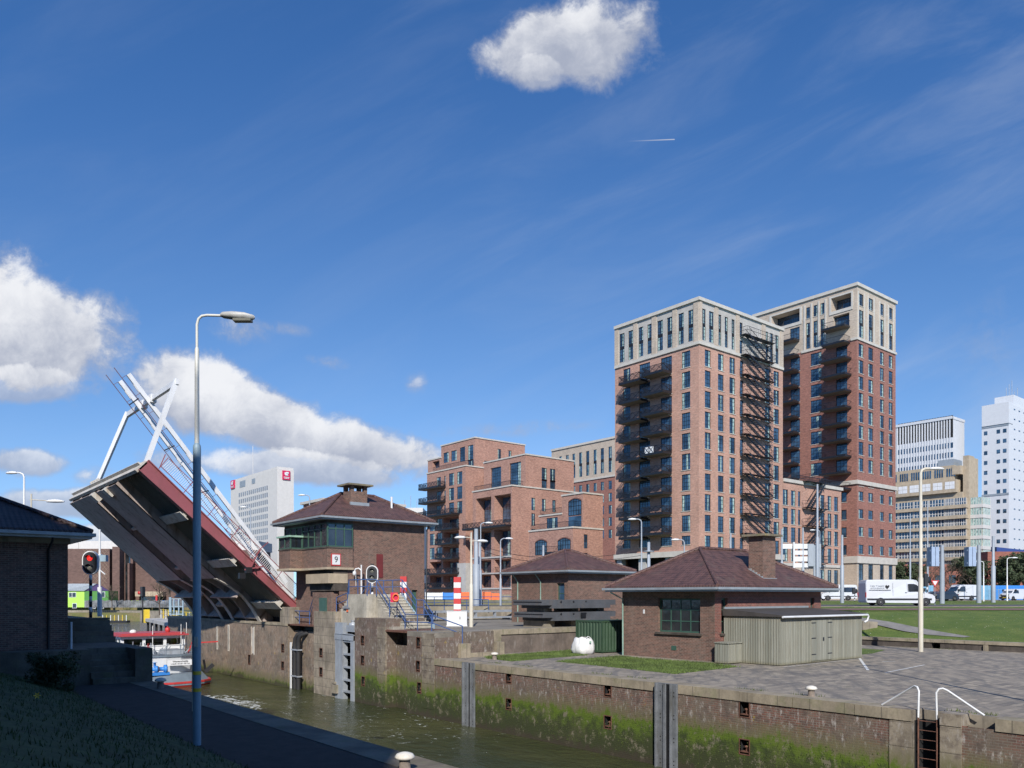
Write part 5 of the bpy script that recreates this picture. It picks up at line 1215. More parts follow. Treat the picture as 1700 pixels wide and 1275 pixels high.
te, fe_ = block_thing('apartment_block', 'low stepped brick block with arched windows below the tower', [
    (100.9,105.9,103.6,109.2,19.3,25.6,[],[(px(1418),px(1440),24.6,2.4,1,3,.18),(px(1418),px(1440),21.7,2.3,1,3,.18)]),
    (100.91,105.9,109.2,115.5,19.3,22.3,[(px(1015),px(1100),21.9,2.2,4,3,.18)],[]),
    (98.4,105.9,103.61,115.6,6.5,19.3,[],[(px(1295),px(1323),18.3,2.5,2,4,.18),(px(1418),px(1440),18.3,2.3,1,3,.18),(px(1418),px(1440),15.0,2.3,1,3,.18),(px(1295),px(1323),15.0,2.3,2,4,.18)])], (98.4,103.6,6.5), [M['brick_mid'], M['void']])
def archwin(root, f, x0, x1, zt, h, nx=5, nz=4):
    u0, u1 = f.u(x0), f.u(x1); mb = MB(); w_ = u1-u0; n_ = 8; rise = .45
    top = [((u0+w_*i/n_), zt-rise+rise*math.sin(math.pi*i/n_)) for i in range(n_+1)]
    def P(u, z, o): p = f.pt(u, o); return (p[0],p[1],z)
    vs = [P(u0,zt-h,.03),P(u1,zt-h,.03)]+[P(u,z,.03) for u, z in reversed(top)]; mb.add(vs, [tuple(range(len(vs)))], 1)
    for i in range(n_): mb.bar(P(*top[i],.05),P(*top[i+1],.05),.12,.1,0)
    for i in range(nx+1):
        u = u0+w_*i/nx; z = zt-rise+rise*math.sin(math.pi*i/nx); mb.bar(P(u,zt-h,.05),P(u,z,.05),.07,.06,0)
    for j in range(nz): mb.bar(P(u0,zt-h+(h-rise)*j/(nz-1),.05),P(u1,zt-h+(h-rise)*j/(nz-1),.05),.07,.06,0)
    for i in range(n_): mb.bar(P(top[i][0],top[i][1]+.14,.03),P(top[i+1][0],top[i+1][1]+.14,.03),.05,.2,2)
    mb.build('arched_window', [M['darkrail'], M['glass'], M['brick_red']], root)
archwin(te, fe_[0][0], px(1182), px(1277), 24.8, 2.9)
f = fe_[2][0]; archwin(te, f, px(935), px(1020), 17.6, 2.7); archwin(te, f, px(1103), px(1196), 17.6, 2.7)
mb = MB(); fe_[0][0].obox(mb, fe_[0][0].u(px(1182)), fe_[0][0].u(px(1277)), 19.4, 21.7, 0, .04); mb.build('glass_door', M['glass'], te)
rail_line(te, [(98.7,115.4),(98.7,103.9),(100.7,103.9)], 19.5); rail_line(te, [(101,115.3),(101,109.4)], 22.5)
balcony(te, f, f.u(px(1016)), f.u(px(1103)), 14.9, 1.0, False)
# ---- pale-topped block behind
tf = thing('apartment_block', 'long red brick block with cream pilastered top floors seen behind the others', 'apartment block', (163,154.7,6.5))
LF = fB(163, 150, 181); zf = 51.0
fx = [px(c) for c in (1095,1145,1195,1245,1300,1350,1405,1460)]
for k, c in enumerate(((1065,1082),(1110,1132),(1160,1182),(1208,1230),(1257,1281),(1310,1334),(1365,1389),(1418,1443),(1476,1502))):
    a, b = px(c[0]), px(c[1]); tall = k > 2
    o = LF.op(a,b,41.8 if tall else 45,48.9); win(tf, LF, o, 2, 6 if tall else 3, style='spandrel' if tall else 'win')
    for i in range(5):
        o = LF.op(a,b,37.0-3.4*i,39.4-3.4*i); win(tf, LF, o, 2, 3)
def exf(mb): mb.box(163.3,176,150,181,6.5,zf-.2,0); mb.quad((163,150,6.5),(163.3,150,6.5),(163.3,150,zf),(163,150,zf),1)
finish(tf, [(LF,[(6.5,40.6,0),(40.6,zf,1)])], [M['brick_t2'],M['brick_cream']], exf)
band(tf, [(LF,0)], zf-.1, zf+.5, .3); band(tf, [(LF,0)], 40.4, 40.9, .25, name='string_course')
# ---- white insurance-like tower on the left (rows of small windows, magenta signs)
def small_rows(root, f, xs, ztops, w_, h, name='window', mat='glass', out=.03, lim=100):
    cells = [(x, z) for z in ztops for x in xs]; n_ = 0
    mb = MB()
    for (u, z) in cells[lim:]: f.obox(mb, u, u+w_, z-h, z, -.1, out)
    if len(cells) > lim: o = mb.build(name, M[mat], root); o['kind'] = 'stuff'
    me = None
    for (u, z) in cells[:lim]:
        if me is None:
            mb = MB(); mb.box(0, w_, -out, .1, -h, 0); me = mb.build(name, M[mat], root, True); p = f.pt(u, 0); o_ = OFF[root.name]; me.location = (p[0]-o_[0],p[1]-o_[1],z-o_[2]); me.rotation_euler = (0,0,face_rot(f.n)); md = me.data
        else: p = f.pt(u, 0); inst(name, md, root, (p[0],p[1],z), face_rot(f.n))
tw = thing('office_tower', 'off-white slab tower with rows of tiny windows and magenta roof signs', 'tower block', (134,316,6)); mb = MB(); mb.box(134,141.2,316.4,369,6,59.6)
mb.build('wall', M['offwhite'], tw)
LW = fB(134, 316.4, 369); xs = []
q = 5.66/ .0001
us = [LW.u(350+x/4.25) for x in (198,212,226,240,254,268,282,296,310,324,338,352,366,380,394)]
zt_r = [ZB(350+300/4.25, 760+y/4.25, 134) for y in (222,270,318,366,414,462,510,558,606,650)]
small_rows(tw, LW, us, zt_r, .9, 1.9)
for a, b, y0, y1 in ((205,245,168,212),(290,314,150,186)):
    mb = MB(); LW.obox(mb, LW.u(350+a/4.25), LW.u(350+b/4.25), ZB(350+a/4.25,760+y1/4.25,134), ZB(350+a/4.25,760+y0/4.25,134), -.1, .1); mb.build('vent_grille', M['gutter'], tw)
RW = fA(316.4, 134, 141.2)
def signpanel(root, f, x0, x1, y0, y1):
    u0, u1 = f.u(x0), f.u(x1); z0, z1 = f.z(x0, y1), f.z(x0, y0); mb = MB(); f.obox(mb, u0, u1, z0, z1, 0, .5, 0); s_ = mb.build('sign_panel', M['pinkred'], root)
    mb = MB(); w_, h = u1-u0, z1-z0
    f.obox(mb, u0+w_*.25, u0+w_*.62, z0+h*.55, z0+h*.8, .5, .6); f.obox(mb, u0+w_*.4, u0+w_*.78, z0+h*.68, z0+h*.86, .6, .7); f.obox(mb, u0+w_*.34, u0+w_*.7, z0+h*.46, z0+h*.58, .6, .7)
    mb.build('emblem', M['white'], s_)
    mb = MB(); f.obox(mb, u0+w_*.12, u0+w_*.88, z0+h*.24, z0+h*.3, .5, .6); f.obox(mb, u0+w_*.18, u0+w_*.82, z0+h*.12, z0+h*.18, .5, .6); mb.build('lettering', M['white'], s_)
signpanel(tw, RW, 468.5, 481, 781, 796); signpanel(tw, LW, 384.5, 390.5, 798.5, 812)
mb = MB(); mb.box(134.2,141,316.6,368.8,59.6,60.4); mb.tube([(137,350,60),(137,350,74)],.12,5); mb.build('roof_edge', M['offwhite'], tw)
# ---- far right: white grid tower, tan concrete office, white clinic tower, blue hall, brick hall
tg = thing('office_tower', 'white grid facade tower with tall slots along its top behind the tan building', 'tower block', (348,141,6)); mb = MB(); mb.box(348,360,141.8,171,6,80); mb.build('wall', M['white_panel'], tg)
LG = fB(348, 141.8, 171)
us = [LG.u(1400+x/5.667) for x in range(516, 1020, 26)]
small_rows(tg, LG, us, [ZB(1500,640+355/5.667,348)+.0], .9, 12.0 if 0 else 9.0, 'slot_window', 'void')
zt_r = [70.2-3.9*i for i in range(11)]
small_rows(tg, LG, us, zt_r, .9, 2.2)
mb = MB()
for u in us: LG.obox(mb, u-.55, u-.2, 20, 80.3, 0, .14)
mb.box(347.6,360.2,141.6,171,79.9,81); mb.build('fins', M['white_panel'], tg)
th = thing('office_building', 'tan concrete office block with long window bands and boxy roof structure', 'office building', (300,116,6))
LH = fB(300, 112, 146); mb = MB()
mb.box(300.4,310,117.6,146,6,41.5); fl = [39.3-3.65*i for i in range(9)]
for z in fl: mb.box(299.2,310,117.3,146,z-1.2,z,0)
mb.box(299.0,310,120.5,146,43.8,48.3); mb.box(300.4,310,119,146,41.5,43.8,0); mb.box(299.6,310,121.5,146,48.3,53.4)
mb.box(301.5,306.2,117.31,119.2,6.1,56.5); mb.box(306.21,309.5,117.32,120,40,56); mb.box(299.4,302,119.2,122,50,53); mb.box(303,309.3,113.5,117.3,6,40.5,0)
mb.build('wall', M['sand'], th)
for z in fl[:9]:
    for (y0,y1) in ((117.7,121.4),(121.8,124.6),(125,130),(130.4,135.4),(135.8,141),(141.4,145.8)):
        mb = MB(); mb.box(300.25,300.41,y0,y1,z,z+2.4,0)
        for k in range(6): yy_ = y0+(y1-y0)*k/5; mb.box(300.15,300.25,yy_-.1,yy_+.1,z,z+2.4,1)
        mb.box(300.16,300.24,y0,y1,z+.9,z+1.05,1); mb.build('window_band', [M['glass'], M['offwhite']], th)
for k in range(6):
    y0 = 121+k*4.1; mb = MB(); mb.box(298.95,299.0,y0,y0+3.2,45,47.6,0); mb.box(298.9,298.95,y0+1.5,y0+1.65,45,47.6,1); mb.box(298.9,298.95,y0,y0+3.2,46.3,46.45,1); mb.build('pale_window', [M['curtain2'] if 'curtain2' in M else M['white'], M['offwhite']], th)
    mb = MB()
    for q_ in range(4): mb.box(299.5,299.6,y0+.8*q_,y0+.8*q_+.5,49.5,52.3)
    mb.build('window', M['glass'], th)
for z in fl[:9]:
    mb = MB(); mb.box(302.7,303,113.6,117.2,z,z+2.4,0)
    for k in range(5): mb.box(302.6,302.7,113.6+k*.88-.06,113.6+k*.88+.06,z,z+2.4,1)
    mb.box(303.1,309.2,113.3,113.5,z,z+2.4,0)
    for k in range(6): mb.box(303.1+k*1.2,303.22+k*1.2,113.2,113.3,z,z+2.4,1)
    mb.build('stair_glazing', [M['curtain'], M['offwhite']], th)
    mb = MB(); mb.box(302.5,309.4,113.1,117.25,z-1.2,z); mb.build('parapet', M['offwhite'], th)
mb = MB(); mb.box(302,309,122.5,128,53.41,56); mb.build('plant_room', M['gutter'], th)
ti = thing('clinic_tower', 'bright white panelled tower with small dark windows at the right edge', 'tower block', (355,123,6))
LI = fB(355, 123.3, 133.2); RI = fA(123.3, 355, 400); mb = MB(); mb.box(355,400,123.3,133.2,6,84); 
mb.box(354.5,359,123.1,133.0,76,84.4); mb.box(362,400,133.2,134,6,86); mb.box(362,375,124,131,84,88.5); mb.build('wall', M['white_panel'], ti)
mb = MB(); LI.obox(mb, 0, 9.9, 75.2, 76, -.1, .2); LI.obox(mb, 0, 9.9, 47.6, 48.4, -.1, .2); mb.build('shadow_gap', M['gutter'], ti)
zt_r = [74.0-4.0*i for i in range(16)]
small_rows(ti, LI, [LI.u(x) for x in (1633.5,1654.5,1665)], zt_r, 1.3, 1.6)
small_rows(ti, RI, [RI.u(x) for x in (1683,1691,1699,1707)], [82.5-4.0*i for i in range(18)], 1.6, .55)
mb = MB()
for i in range(5): mb.tube([(363+i*3,127,88),(363+i*3,127,92+2*(i%3))],.1,5)
mb.build('antenna', M['grey_steel'], ti)
tb = thing('blue_hall', 'dark blue hall with arched gable behind the pine trees at right', 'building', XD(185,300)+(6,))
A_, B_ = PD(1652, 300), PD(1720, 300); mb = MB(); ang = VIEW
mb.obox(PD(1690,306), ang, 19, 14, 6, 23); mb.prism([XD(tx(1652)*300,299),XD(tx(1735)*300,299),XD(tx(1735)*300,313),XD(tx(1652)*300,313)], 23, [25.5,23.5,23.5,26.5]); mb.build('wall', M['navy'], tb)
mb = MB(); c = PD(1671,298.9); pts = [(c[0]+FA*2.8*math.cos(a), c[1]-FB*2.8*math.cos(a), 19.8+2.8*math.sin(a)) for a in [math.pi*i/10 for i in range(11)]]
mb.add(pts, [tuple(range(11))], 0); mb.tube(pts, .25, 6, 1); mb.build('arched_window', [M['glass'], M['navy']], tb)
tq = thing('brick_hall', 'long low plain red brick hall behind the pine trees', 'building', XD(150,260)+(6,)); mb = MB(); mb.obox(XD(170,264), VIEW, 120, 10, 6, 17.5); mb.obox(XD(158,262.5), VIEW, 12, 10, 6, 21.5); mb.build('wall', M['brick_flat'], tq)
mb = MB()
for i in range(26): mb.obox(XD(115+i*4.4,258.9), VIEW, 2.2, .3, 11.5, 14)
o = mb.build('window', M['glass_dark'], tq); o['kind'] = 'stuff'
# buildings peeping out behind the control house
tr_ = thing('apartment_block', 'flat-topped reddish block peeping out behind the control house roof', 'apartment block', PD(530,260)+(6,)); mb = MB(); a0_ = AB(553, 80); mb.box(108,135,221,235,6,35.6); mb.build('wall', M['brick_t2'], tr_)
mb = MB(); mb.box(107.3,136,220,236,35.6,36.4); mb.build('roof_edge', M['white_stone'], tr_)
mb = MB()
for i in range(5): mb.box(107.9,108,222+i*2.6,223.5+i*2.6,30.5,33.5)
mb.build('window', M['glass'], tr_)
tz = thing('office_building', 'low white office with roof antennas behind the control house', 'office building', PD(690,300)+(6,)); mb = MB(); mb.obox(PD(684,300), VIEW, 9.4, 12, 6, 39.5); mb.build('wall', M['offwhite'], tz)
mb = MB()
for i in range(3): p = PD(672+i*10,299); mb.tube([(p[0],p[1],39),(p[0],p[1],43+i%2*1.5)],.1,5)
mb.build('antenna', M['grey_steel'], tz)
# ---------------------------------------------------------------- raised bascule bridge
br = thing('bascule_bridge', 'raised bascule bridge leaf with red edge girder and white portal arms', 'bridge', (28,72,5.5))
HB, HZ_ = 28.2, 5.6                                   # hinge line (x, z); leaf runs up and back over the lock
import math as _m
TIP = (16.1, 16.75); ax = Vector((TIP[0]-HB, 0, TIP[1]-HZ_)); LL = ax.length; ax.normalize(); nn = Vector((ax.z, 0, -ax.x)); nn = nn if nn.z > 0 else -nn
def LP(s, h, y): p = Vector((HB,0,HZ_))+ax*s+nn*h; return (p.x, y, p.z)       # s along the leaf, h above the deck plane
def leafbox(mb, s0, s1, h0, h1, y0, y1, mi=0):
    v = [LP(s,h,y) for h in (h0,h1) for y in (y0,y1) for s in (s0,s1)]
    mb.add(v, [(0,1,3,2),(4,6,7,5),(0,4,5,1),(2,3,7,6),(0,2,6,4),(1,5,7,3)], mi)
def web(mb, prof, y0, y1, mi=0):      # profile of (s,h) extruded in y
    n = len(prof); vs = [LP(s,h,y0) for s,h in prof]+[LP(s,h,y1) for s,h in prof]
    mb.add(vs, [tuple(range(n)), tuple(reversed(range(n,2*n)))]+[(i,i+n,(i+1)%n+n,(i+1)%n) for i in range(n)], mi)
YA, YB = 61.3, 84.0
mb = MB(); leafbox(mb, -.5, LL, -.12, 0, YA+.1, YB-.1)
y = YA+.6
while y < YB-.3: leafbox(mb, .2, LL-.3, -.42, -.121, y, y+.08, 0); y += .42
mb.build('deck', M['bridge_dark'], br)
mb = MB(); web(mb, [(-1.6,-.2),(LL,-.75),(LL,.3),(-1.2,.3)], YA-.1, YA+.12); web(mb, [(-1.6,-.2),(LL,-.75),(LL,-.68),(-1.6,-.1)], YA-.3, YA+.3); web(mb, [(-1.2,.24),(LL,.24),(LL,.31),(-1.2,.31)], YA-.25, YA+.25); mb.build('edge_girder', M['bridge_red'], br)
mb = MB(); web(mb, [(-1.6,-.2),(LL,-.75),(LL,.45),(-1.2,.45)], YB-.12, YB+.1); mb.build('edge_girder', M['bridge_red'], br)
def boxg(y0, y1, label):
    mb = MB(); S0 = LL*.36
    leafbox(mb, S0, LL-.15, -1.25, -1.18, y0, y1, 0)
    curve = []
    for k in range(9):
        q = k/8; s = S0*(1-q)+.70*q; h = -1.25-.11*q+.5*math.sin(math.pi*q); curve.append((s, h))
    lo = [(LL-.15,-1.25)]+curve; top = [(-1.2,-.4),(LL-.15,-.13)]
    for (a, b) in ((y0,y0+.14),(y1-.14,y1)):
        web(mb, lo+top, a, b, 0)
        for (p, q) in zip(lo, lo[1:]):
            v = [LP(p[0],p[1]-.02,a-.28),LP(q[0],q[1]-.02,a-.28),LP(q[0],q[1]-.02,b+.28),LP(p[0],p[1]-.02,b+.28)]; v2 = [LP(p[0],p[1]-.08,a-.28),LP(q[0],q[1]-.08,a-.28),LP(q[0],q[1]-.08,b+.28),LP(p[0],p[1]-.08,b+.28)]
            if p[0] <= S0+.01: mb.add(v+v2, [(0,1,2,3),(7,6,5,4),(0,4,5,1),(2,6,7,3),(1,5,6,2),(3,7,4,0)], 1)
    ym = (y0+y1)/2; web(mb, lo+top, ym-.06, ym+.06, 0)
    for s in (S0*.15, S0*.6): leafbox(mb, s, s+.12, -1.3, -.13, y0, y1, 0)
    for k in range(3): leafbox(mb, LL*.42+k*3.2, LL*.42+k*3.2+1.3, -1.268, -1.252, ym-1.6, ym-1.0, 0)
    mb.build('box_girder', [M['bridge_grey'], M['bridge_rim']], br)
boxg(75.6, 83.4, ''); boxg(66.7, 73.0, '')
for s in (LL*.12, LL*.42, LL*.72):
    mb = MB(); web(mb, [(s,-.13),(s+.3,-.13),(s+.3,-.75),(s,-.75)], YA+.12, 66.6, 0); leafbox(mb, s-.25, s+.55, -.82, -.75, YA+.12, 66.6, 0); mb.build('cross_beam', M['bridge_rim'], br); mb = MB(); leafbox(mb, s, s+.25, -.95, -.13, 73.05, 75.55, 0); mb.build('cross_beam', M['bridge_rim'], br)
mb = MB(); leafbox(mb, LL-.12, LL+.12, -.9, .1, YA-.1, YB+.1, 0); leafbox(mb, LL-.15, LL+.35, -.35, -.25, YA, YB, 1)
for k in range(4): leafbox(mb, LL+.12, LL+.4, .1, .35, 75.3+k*.8, 75.4+k*.8, 1)
mb.build('tip_beam', [M['bridge_rim'], M['bridge_rim']], br)
for yy_ in (74.2, 69.8):
    mb = MB(); leafbox(mb, LL-.9, LL-.1, -1.5, -1.1, yy_-.5, yy_+.5, 0); mb.build('latch', M['bridge_rim'], br)
# railing along the near edge, with white balusters
mb = MB(); h0 = .5
for h in (1.45, .62):
    a, b = LP(-1.0,h,YA-.05), LP(LL-.9,h,YA-.05); mb.bar(a, b, .05)
for k in range(8): s = -1.0+(LL+.1)*k/7; mb.bar(LP(s,.4,YA-.05), LP(s+.1,1.48,YA-.05), .05)
mb.bar(LP(LL-.9,.45,YA-.05), LP(LL-.5,1.5,YA-.05), .06)
rl = mb.build('railing', M['bridge_red'], br); mb = MB()
for k in range(112): s = -.9+(LL-.1)*k/111; mb.bar(LP(s,.62,YA-.05), LP(s,1.43,YA-.05), .03)
mb.build('balusters', M['white'], rl)
mb = MB()
for h in (1.45, .62): mb.bar(LP(-1,h,YB), LP(LL-.9,h,YB), .07)
for k in range(8): s = -1.0+(LL+.1)*k/7; mb.bar(LP(s,.4,YB), LP(s,1.5,YB), .08)
mb.build('railing', M['bridge_red'], br)
# white portal and the two long arms
for (b0, z0, y0, y1) in ((16.3,16.6,61.5,61.5),(16.6,17.1,77.7,75.2)):
    mb = MB(); mb.bar((b0-.2,y0,z0-.2),(18.35,y1,23.15),.26,.34); mb.build('portal_leg', M['white'], br)
mb = MB(); mb.bar((18.35,61.3,22.95),(18.35,75.5,22.95),.26,.4); mb.box(18.15,18.6,67.5,68.4,22.6,23.25); mb.box(18.15,18.6,70.0,70.9,22.6,23.25); mb.build('portal_beam', M['white'], br)
for yy_ in (67.9, 70.5):
    mb = MB(); a = Vector((16.6,yy_,24.6)); b = Vector((29.6,yy_,8.4)); mb.bar(a, b, .22, .34)
    d = (b-a).normalized(); up = Vector((d.z,0,-d.x)); up = up if up.z < 0 else -up
    for k in range(7): p = a+(b-a)*(.04+k*.155); mb.bar(p+up*.17, p+up*.17+d*.7, .1, .1)
    arm = mb.build('balance_arm', M['white'], br)
    mb = MB(); mb.tube([a+up*.6-d*.9, b+up*.6], .028, 6)
    for k in range(14): p = a+(b-a)*(k/13); mb.bar(p+up*.2, p+up*.6, .03)
    mb.build('guide_rail', M['rail_brown'], arm)
mb = MB()
for k in range(5):
    p = Vector((16.6,0,24.6)).lerp(Vector((29.6,0,8.4)), .08+k*.21); mb.bar((p.x-.3,67.9,p.z-.5),(p.x-.3,70.5,p.z-.5),.07)
mb.build('cross_ties', M['dark'], br)
def flood(pa, rd, mat='black'):
    mb = MB(); x, y, z = pa
    for k in (0,1):
        c = (x-.5*k*rd[0], y, z-.45*k); mb.box(c[0]-.22,c[0]+.22,c[1]-.2,c[1]+.2,c[2]-.25,c[2]+.2)
    mb.bar((x,y,z),(x+.5,y,z+.35),.07); mb.bar((x+.5,y,z+.35),(x+.6,y,z-.2),.05); mb.build('floodlight', M[mat], br)
p = LP(LL*.36, -.5, YA-.3); flood(p, (1,0)); p2 = (p[0], YB+.3, p[2]-.6); flood(PD(226,78)+(ZD(921,78),), (-1,0))
mb = MB(); mb.bar((p[0]+.2,p[1],p[2]+.2),(p[0]+.9,p[1],p[2]+1.6),.08); mb.bar((p[0]+.9,p[1],p[2]+1.6),(p[0]+1.6,p[1],p[2]+2.2),.06); mb.bar((p[0]-.3,p[1],p[2]),(p[0]+1.2,p[1],p[2]+.3),.1); mb.build('lamp_bracket', M['bridge_red'], br)
mb = MB(); mb.box(27.9,29.6,61.5,84,3.0,5.5); mb.box(28.6,31,62,84,5.5,5.9); mb.build('bearing', M['void'], br)
# ---------------------------------------------------------------- boat seen from the stern
bt = thing('cargo_barge', 'white and grey inland barge with red wheelhouse roof passing out of the lock', 'boat', (19.4,66,0))
def hullring(z, xm, hw, st, ln=62, n=9):
    # plan outline: rounded stern at y=st
    P = []
    for k in range(n):
        a = math.pi*k/(n-1); P.append((xm+hw*math.cos(a)*(1.0), st+2.6-2.6*math.sin(a)**.8, z))
    P += [(xm-hw, st+ln-6, z), (xm, st+ln, z), (xm+hw, st+ln-6, z)]
    return P
def loft(mb, rings, mi=0, cap=True, sm=False):
    n = len(rings[0]); vs = [p for r in rings for p in r]; fs = []
    for i in range(len(rings)-1):
        for k in range(n): fs.append((i*n+k,(i+1)*n+k,(i+1)*n+(k+1)%n,i*n+(k+1)%n))
    mb.add(vs, fs, mi, sm)
    if cap: mb.add(rings[-1], [tuple(range(n))], mi)
XM = 19.45
mb = MB(); loft(mb, [hullring(-.6,XM,3.5,66.6), hullring(-.05,XM,3.55,66.0), hullring(.14,XM,3.6,65.9)], 1, False); loft(mb, [hullring(.14,XM,3.61,65.88), hullring(.28,XM,3.6,65.9), hullring(.95,XM,3.2,66.9)], 0)
mb.build('hull', [M['boatgrey'], M['redp']], bt)
mb = MB(); loft(mb, [hullring(.28,XM,3.63,65.86), hullring(.42,XM,3.62,65.87)], 0, True); mb.build('rubbing_strake', M['redp'], bt)
mb = MB(); loft(mb, [hullring(.9,XM,2.95,68.2), hullring(2.3,XM,3.1,67.9)], 0); bw = mb.build('bulwark', M['boatwhite'], bt)
mb = MB(); loft(mb, [hullring(2.3,XM,3.18,67.82), hullring(2.42,XM,3.18,67.82)], 0); mb.build('rail_cap', M['boatgrey'], bt)
# transom board with name
nx0 = BA(299, 67.75)
mb = MB(); mb.box(nx0-1.0,nx0+1.0,67.70,67.74,1.6,2.05); tp = mb.build('name_board', M['boatwhite'], bt)
text('name', 'Westerschelde', .2, M['black'], tp, (nx0,67.68,1.93), (R(90),0,0)); text('dimensions', 'L 62,40 x B 7,20 - 763 Ton', .135, M['black'], tp, (nx0,67.68,1.74), (R(90),0,0))
wx0, wx1, wy0, wy1 = 17.2, 22.3, 72.6, 76.4
mb = MB(); mb.box(wx0,wx1,wy0,wy1,2.3,3.02)
for x in (wx0, (wx0*2+wx1)/3, (wx0+2*wx1)/3, wx1-.16): mb.box(x-.04,x+.2,wy0-.02,wy0+.14,3.0,3.8)
for y in (wy0, wy0+1.2, wy0+2.4, wy1-.16): mb.box(wx0,wx0+.14,y,y+.16,2.951,3.799); mb.box(wx1-.14,wx1,y,y+.16,2.951,3.799)
mb.box(wx0,wx1,wy1-.1,wy1,2.952,3.798); mb.box(wx0-.01,wx1+.01,wy0-.03,wy1,3.6,3.84); wh = mb.build('wheelhouse', M['boatwhite'], bt)
mb = MB(); mb.box(wx0+.1,wx1-.1,wy1-.9,wy1-.15,2.96,3.1); mb.build('console', M['dark'], wh)
mb = MB()
for x in (wx0,(wx0*2+wx1)/3,(wx0+2*wx1)/3): mb.box(x+.22,x+1.62,wy0+.05,wy0+.07,3.0,3.62)
mb.build('window', M['boatglass'], wh)
mb = MB()
for y in (wy0,wy0+1.2,wy0+2.4): mb.box(wx0+.05,wx0+.07,y+.2,y+1.15,3.0,3.62)
mb.build('window', M['boatglass'], wh)
mb = MB(); mb.prism([(wx0-.3,wy0-.45),(wx1+.25,wy0-.45),(wx1+.25,wy1+.3),(wx0-.3,wy1+.3)], 3.84, 3.96); mb.prism([(wx0,wy0-.1),(wx1,wy0-.1),(wx1,wy1),(wx0,wy1)], 3.96, 4.08); mb.build('wheelhouse_roof', M['roofred'], bt)
mb = MB(); mb.lathe((18.6,74.5,4.08),[(.28,0),(.28,.12),(.18,.22),(0,.26)],12); mb.build('radar_dome', M['white'], bt)
mb = MB(); mb.lathe((21.3,74,4.08),[(.16,0),(.22,.1),(.22,.3),(.1,.4),(0,.42)],12); mb.tube([(21.3,74,4.3),(21.3,74,4.6)],.05,6); mb.build('signal_horn', M['redp'], bt)
for (x,y,z0,z1) in ((19.6,72.3,2.4,4.7),(21.9,72.2,2.4,4.8),(22.6,73,2.4,4.9)):
    mb = MB(); mb.tube([(x,y,z0),(x,y,z1)],.03,6); mb.build('mast', M['white'], bt)
# deck rail and gear
mb = MB(); ring = hullring(2.42,XM,3.1,67.95)[:9]
for z in (2.85,3.2): mb.tube([(p[0],p[1],z) for p in ring], .022, 6)
for p in ring: mb.tube([(p[0],p[1],2.42),(p[0],p[1],3.2)], .022, 6)
mb.build('stern_rail', M['boatgrey'], bt)
mb = MB(); rg = random.Random(8)
for k in range(16):
    a = (rg.uniform(17.5,21.6), rg.uniform(69.5,71.5), 2.42); b = (a[0]+rg.uniform(-.6,.6), a[1]+rg.uniform(-.4,.4), rg.uniform(2.8,3.5)); mb.bar(a, b, .07)
mb.box(19.8,21.2,69.3,71,2.42,2.8); mb.build('deck_gear', M['grey_steel'], bt)
for x in (18.4, 21.9):
    mb = MB(); mb.bar((x,70.3,2.42),(x+.35,70.3,3.3),.09); mb.bar((x+.5,70.3,2.42),(x+.3,70.3,3.3),.09); mb.build('davit', M['redp'], bt)
mb = MB(); c = (16.9,67.3,1.0)
mb.lathe((18.5,66.95,1.45),[(.0,-.9),(.3,-.9),(.3,-.7),(.16,-.68),(.16,-.2),(.28,-.18),(.28,0),(.16,.02),(.16,.5),(.33,.52),(.33,.7),(0,.72)],12,0,'x'); mb.box(17.7,19.4,66.8,67.3,.96,1.2); mb.lathe((18.3,66.95,1.65),[(.1,0),(.1,.3),(.2,.32),(0,.36)],8); mb.build('winch', M['bluep'], bt)
mb = MB(); mb.lathe((18.45,66.95,1.45),[(.19,-.15),(.24,-.12),(.24,.12),(.19,.15)],12,0,'x'); mb.build('rope_drum', M['rust'], bt)
mb = MB(); mb.bar((22.7,68.4,.9),(23.3,68.2,1.5),.5,.3); mb.bar((22.8,68.6,.95),(22.6,68.5,1.9),.15); mb.build('anchor', M['black'], bt)
mb = MB(); mb.bar((22.4,69.3,3.3),(24.0,69.1,3.35),.05,.1); mb.build('boat_hook', M['redp'], bt)
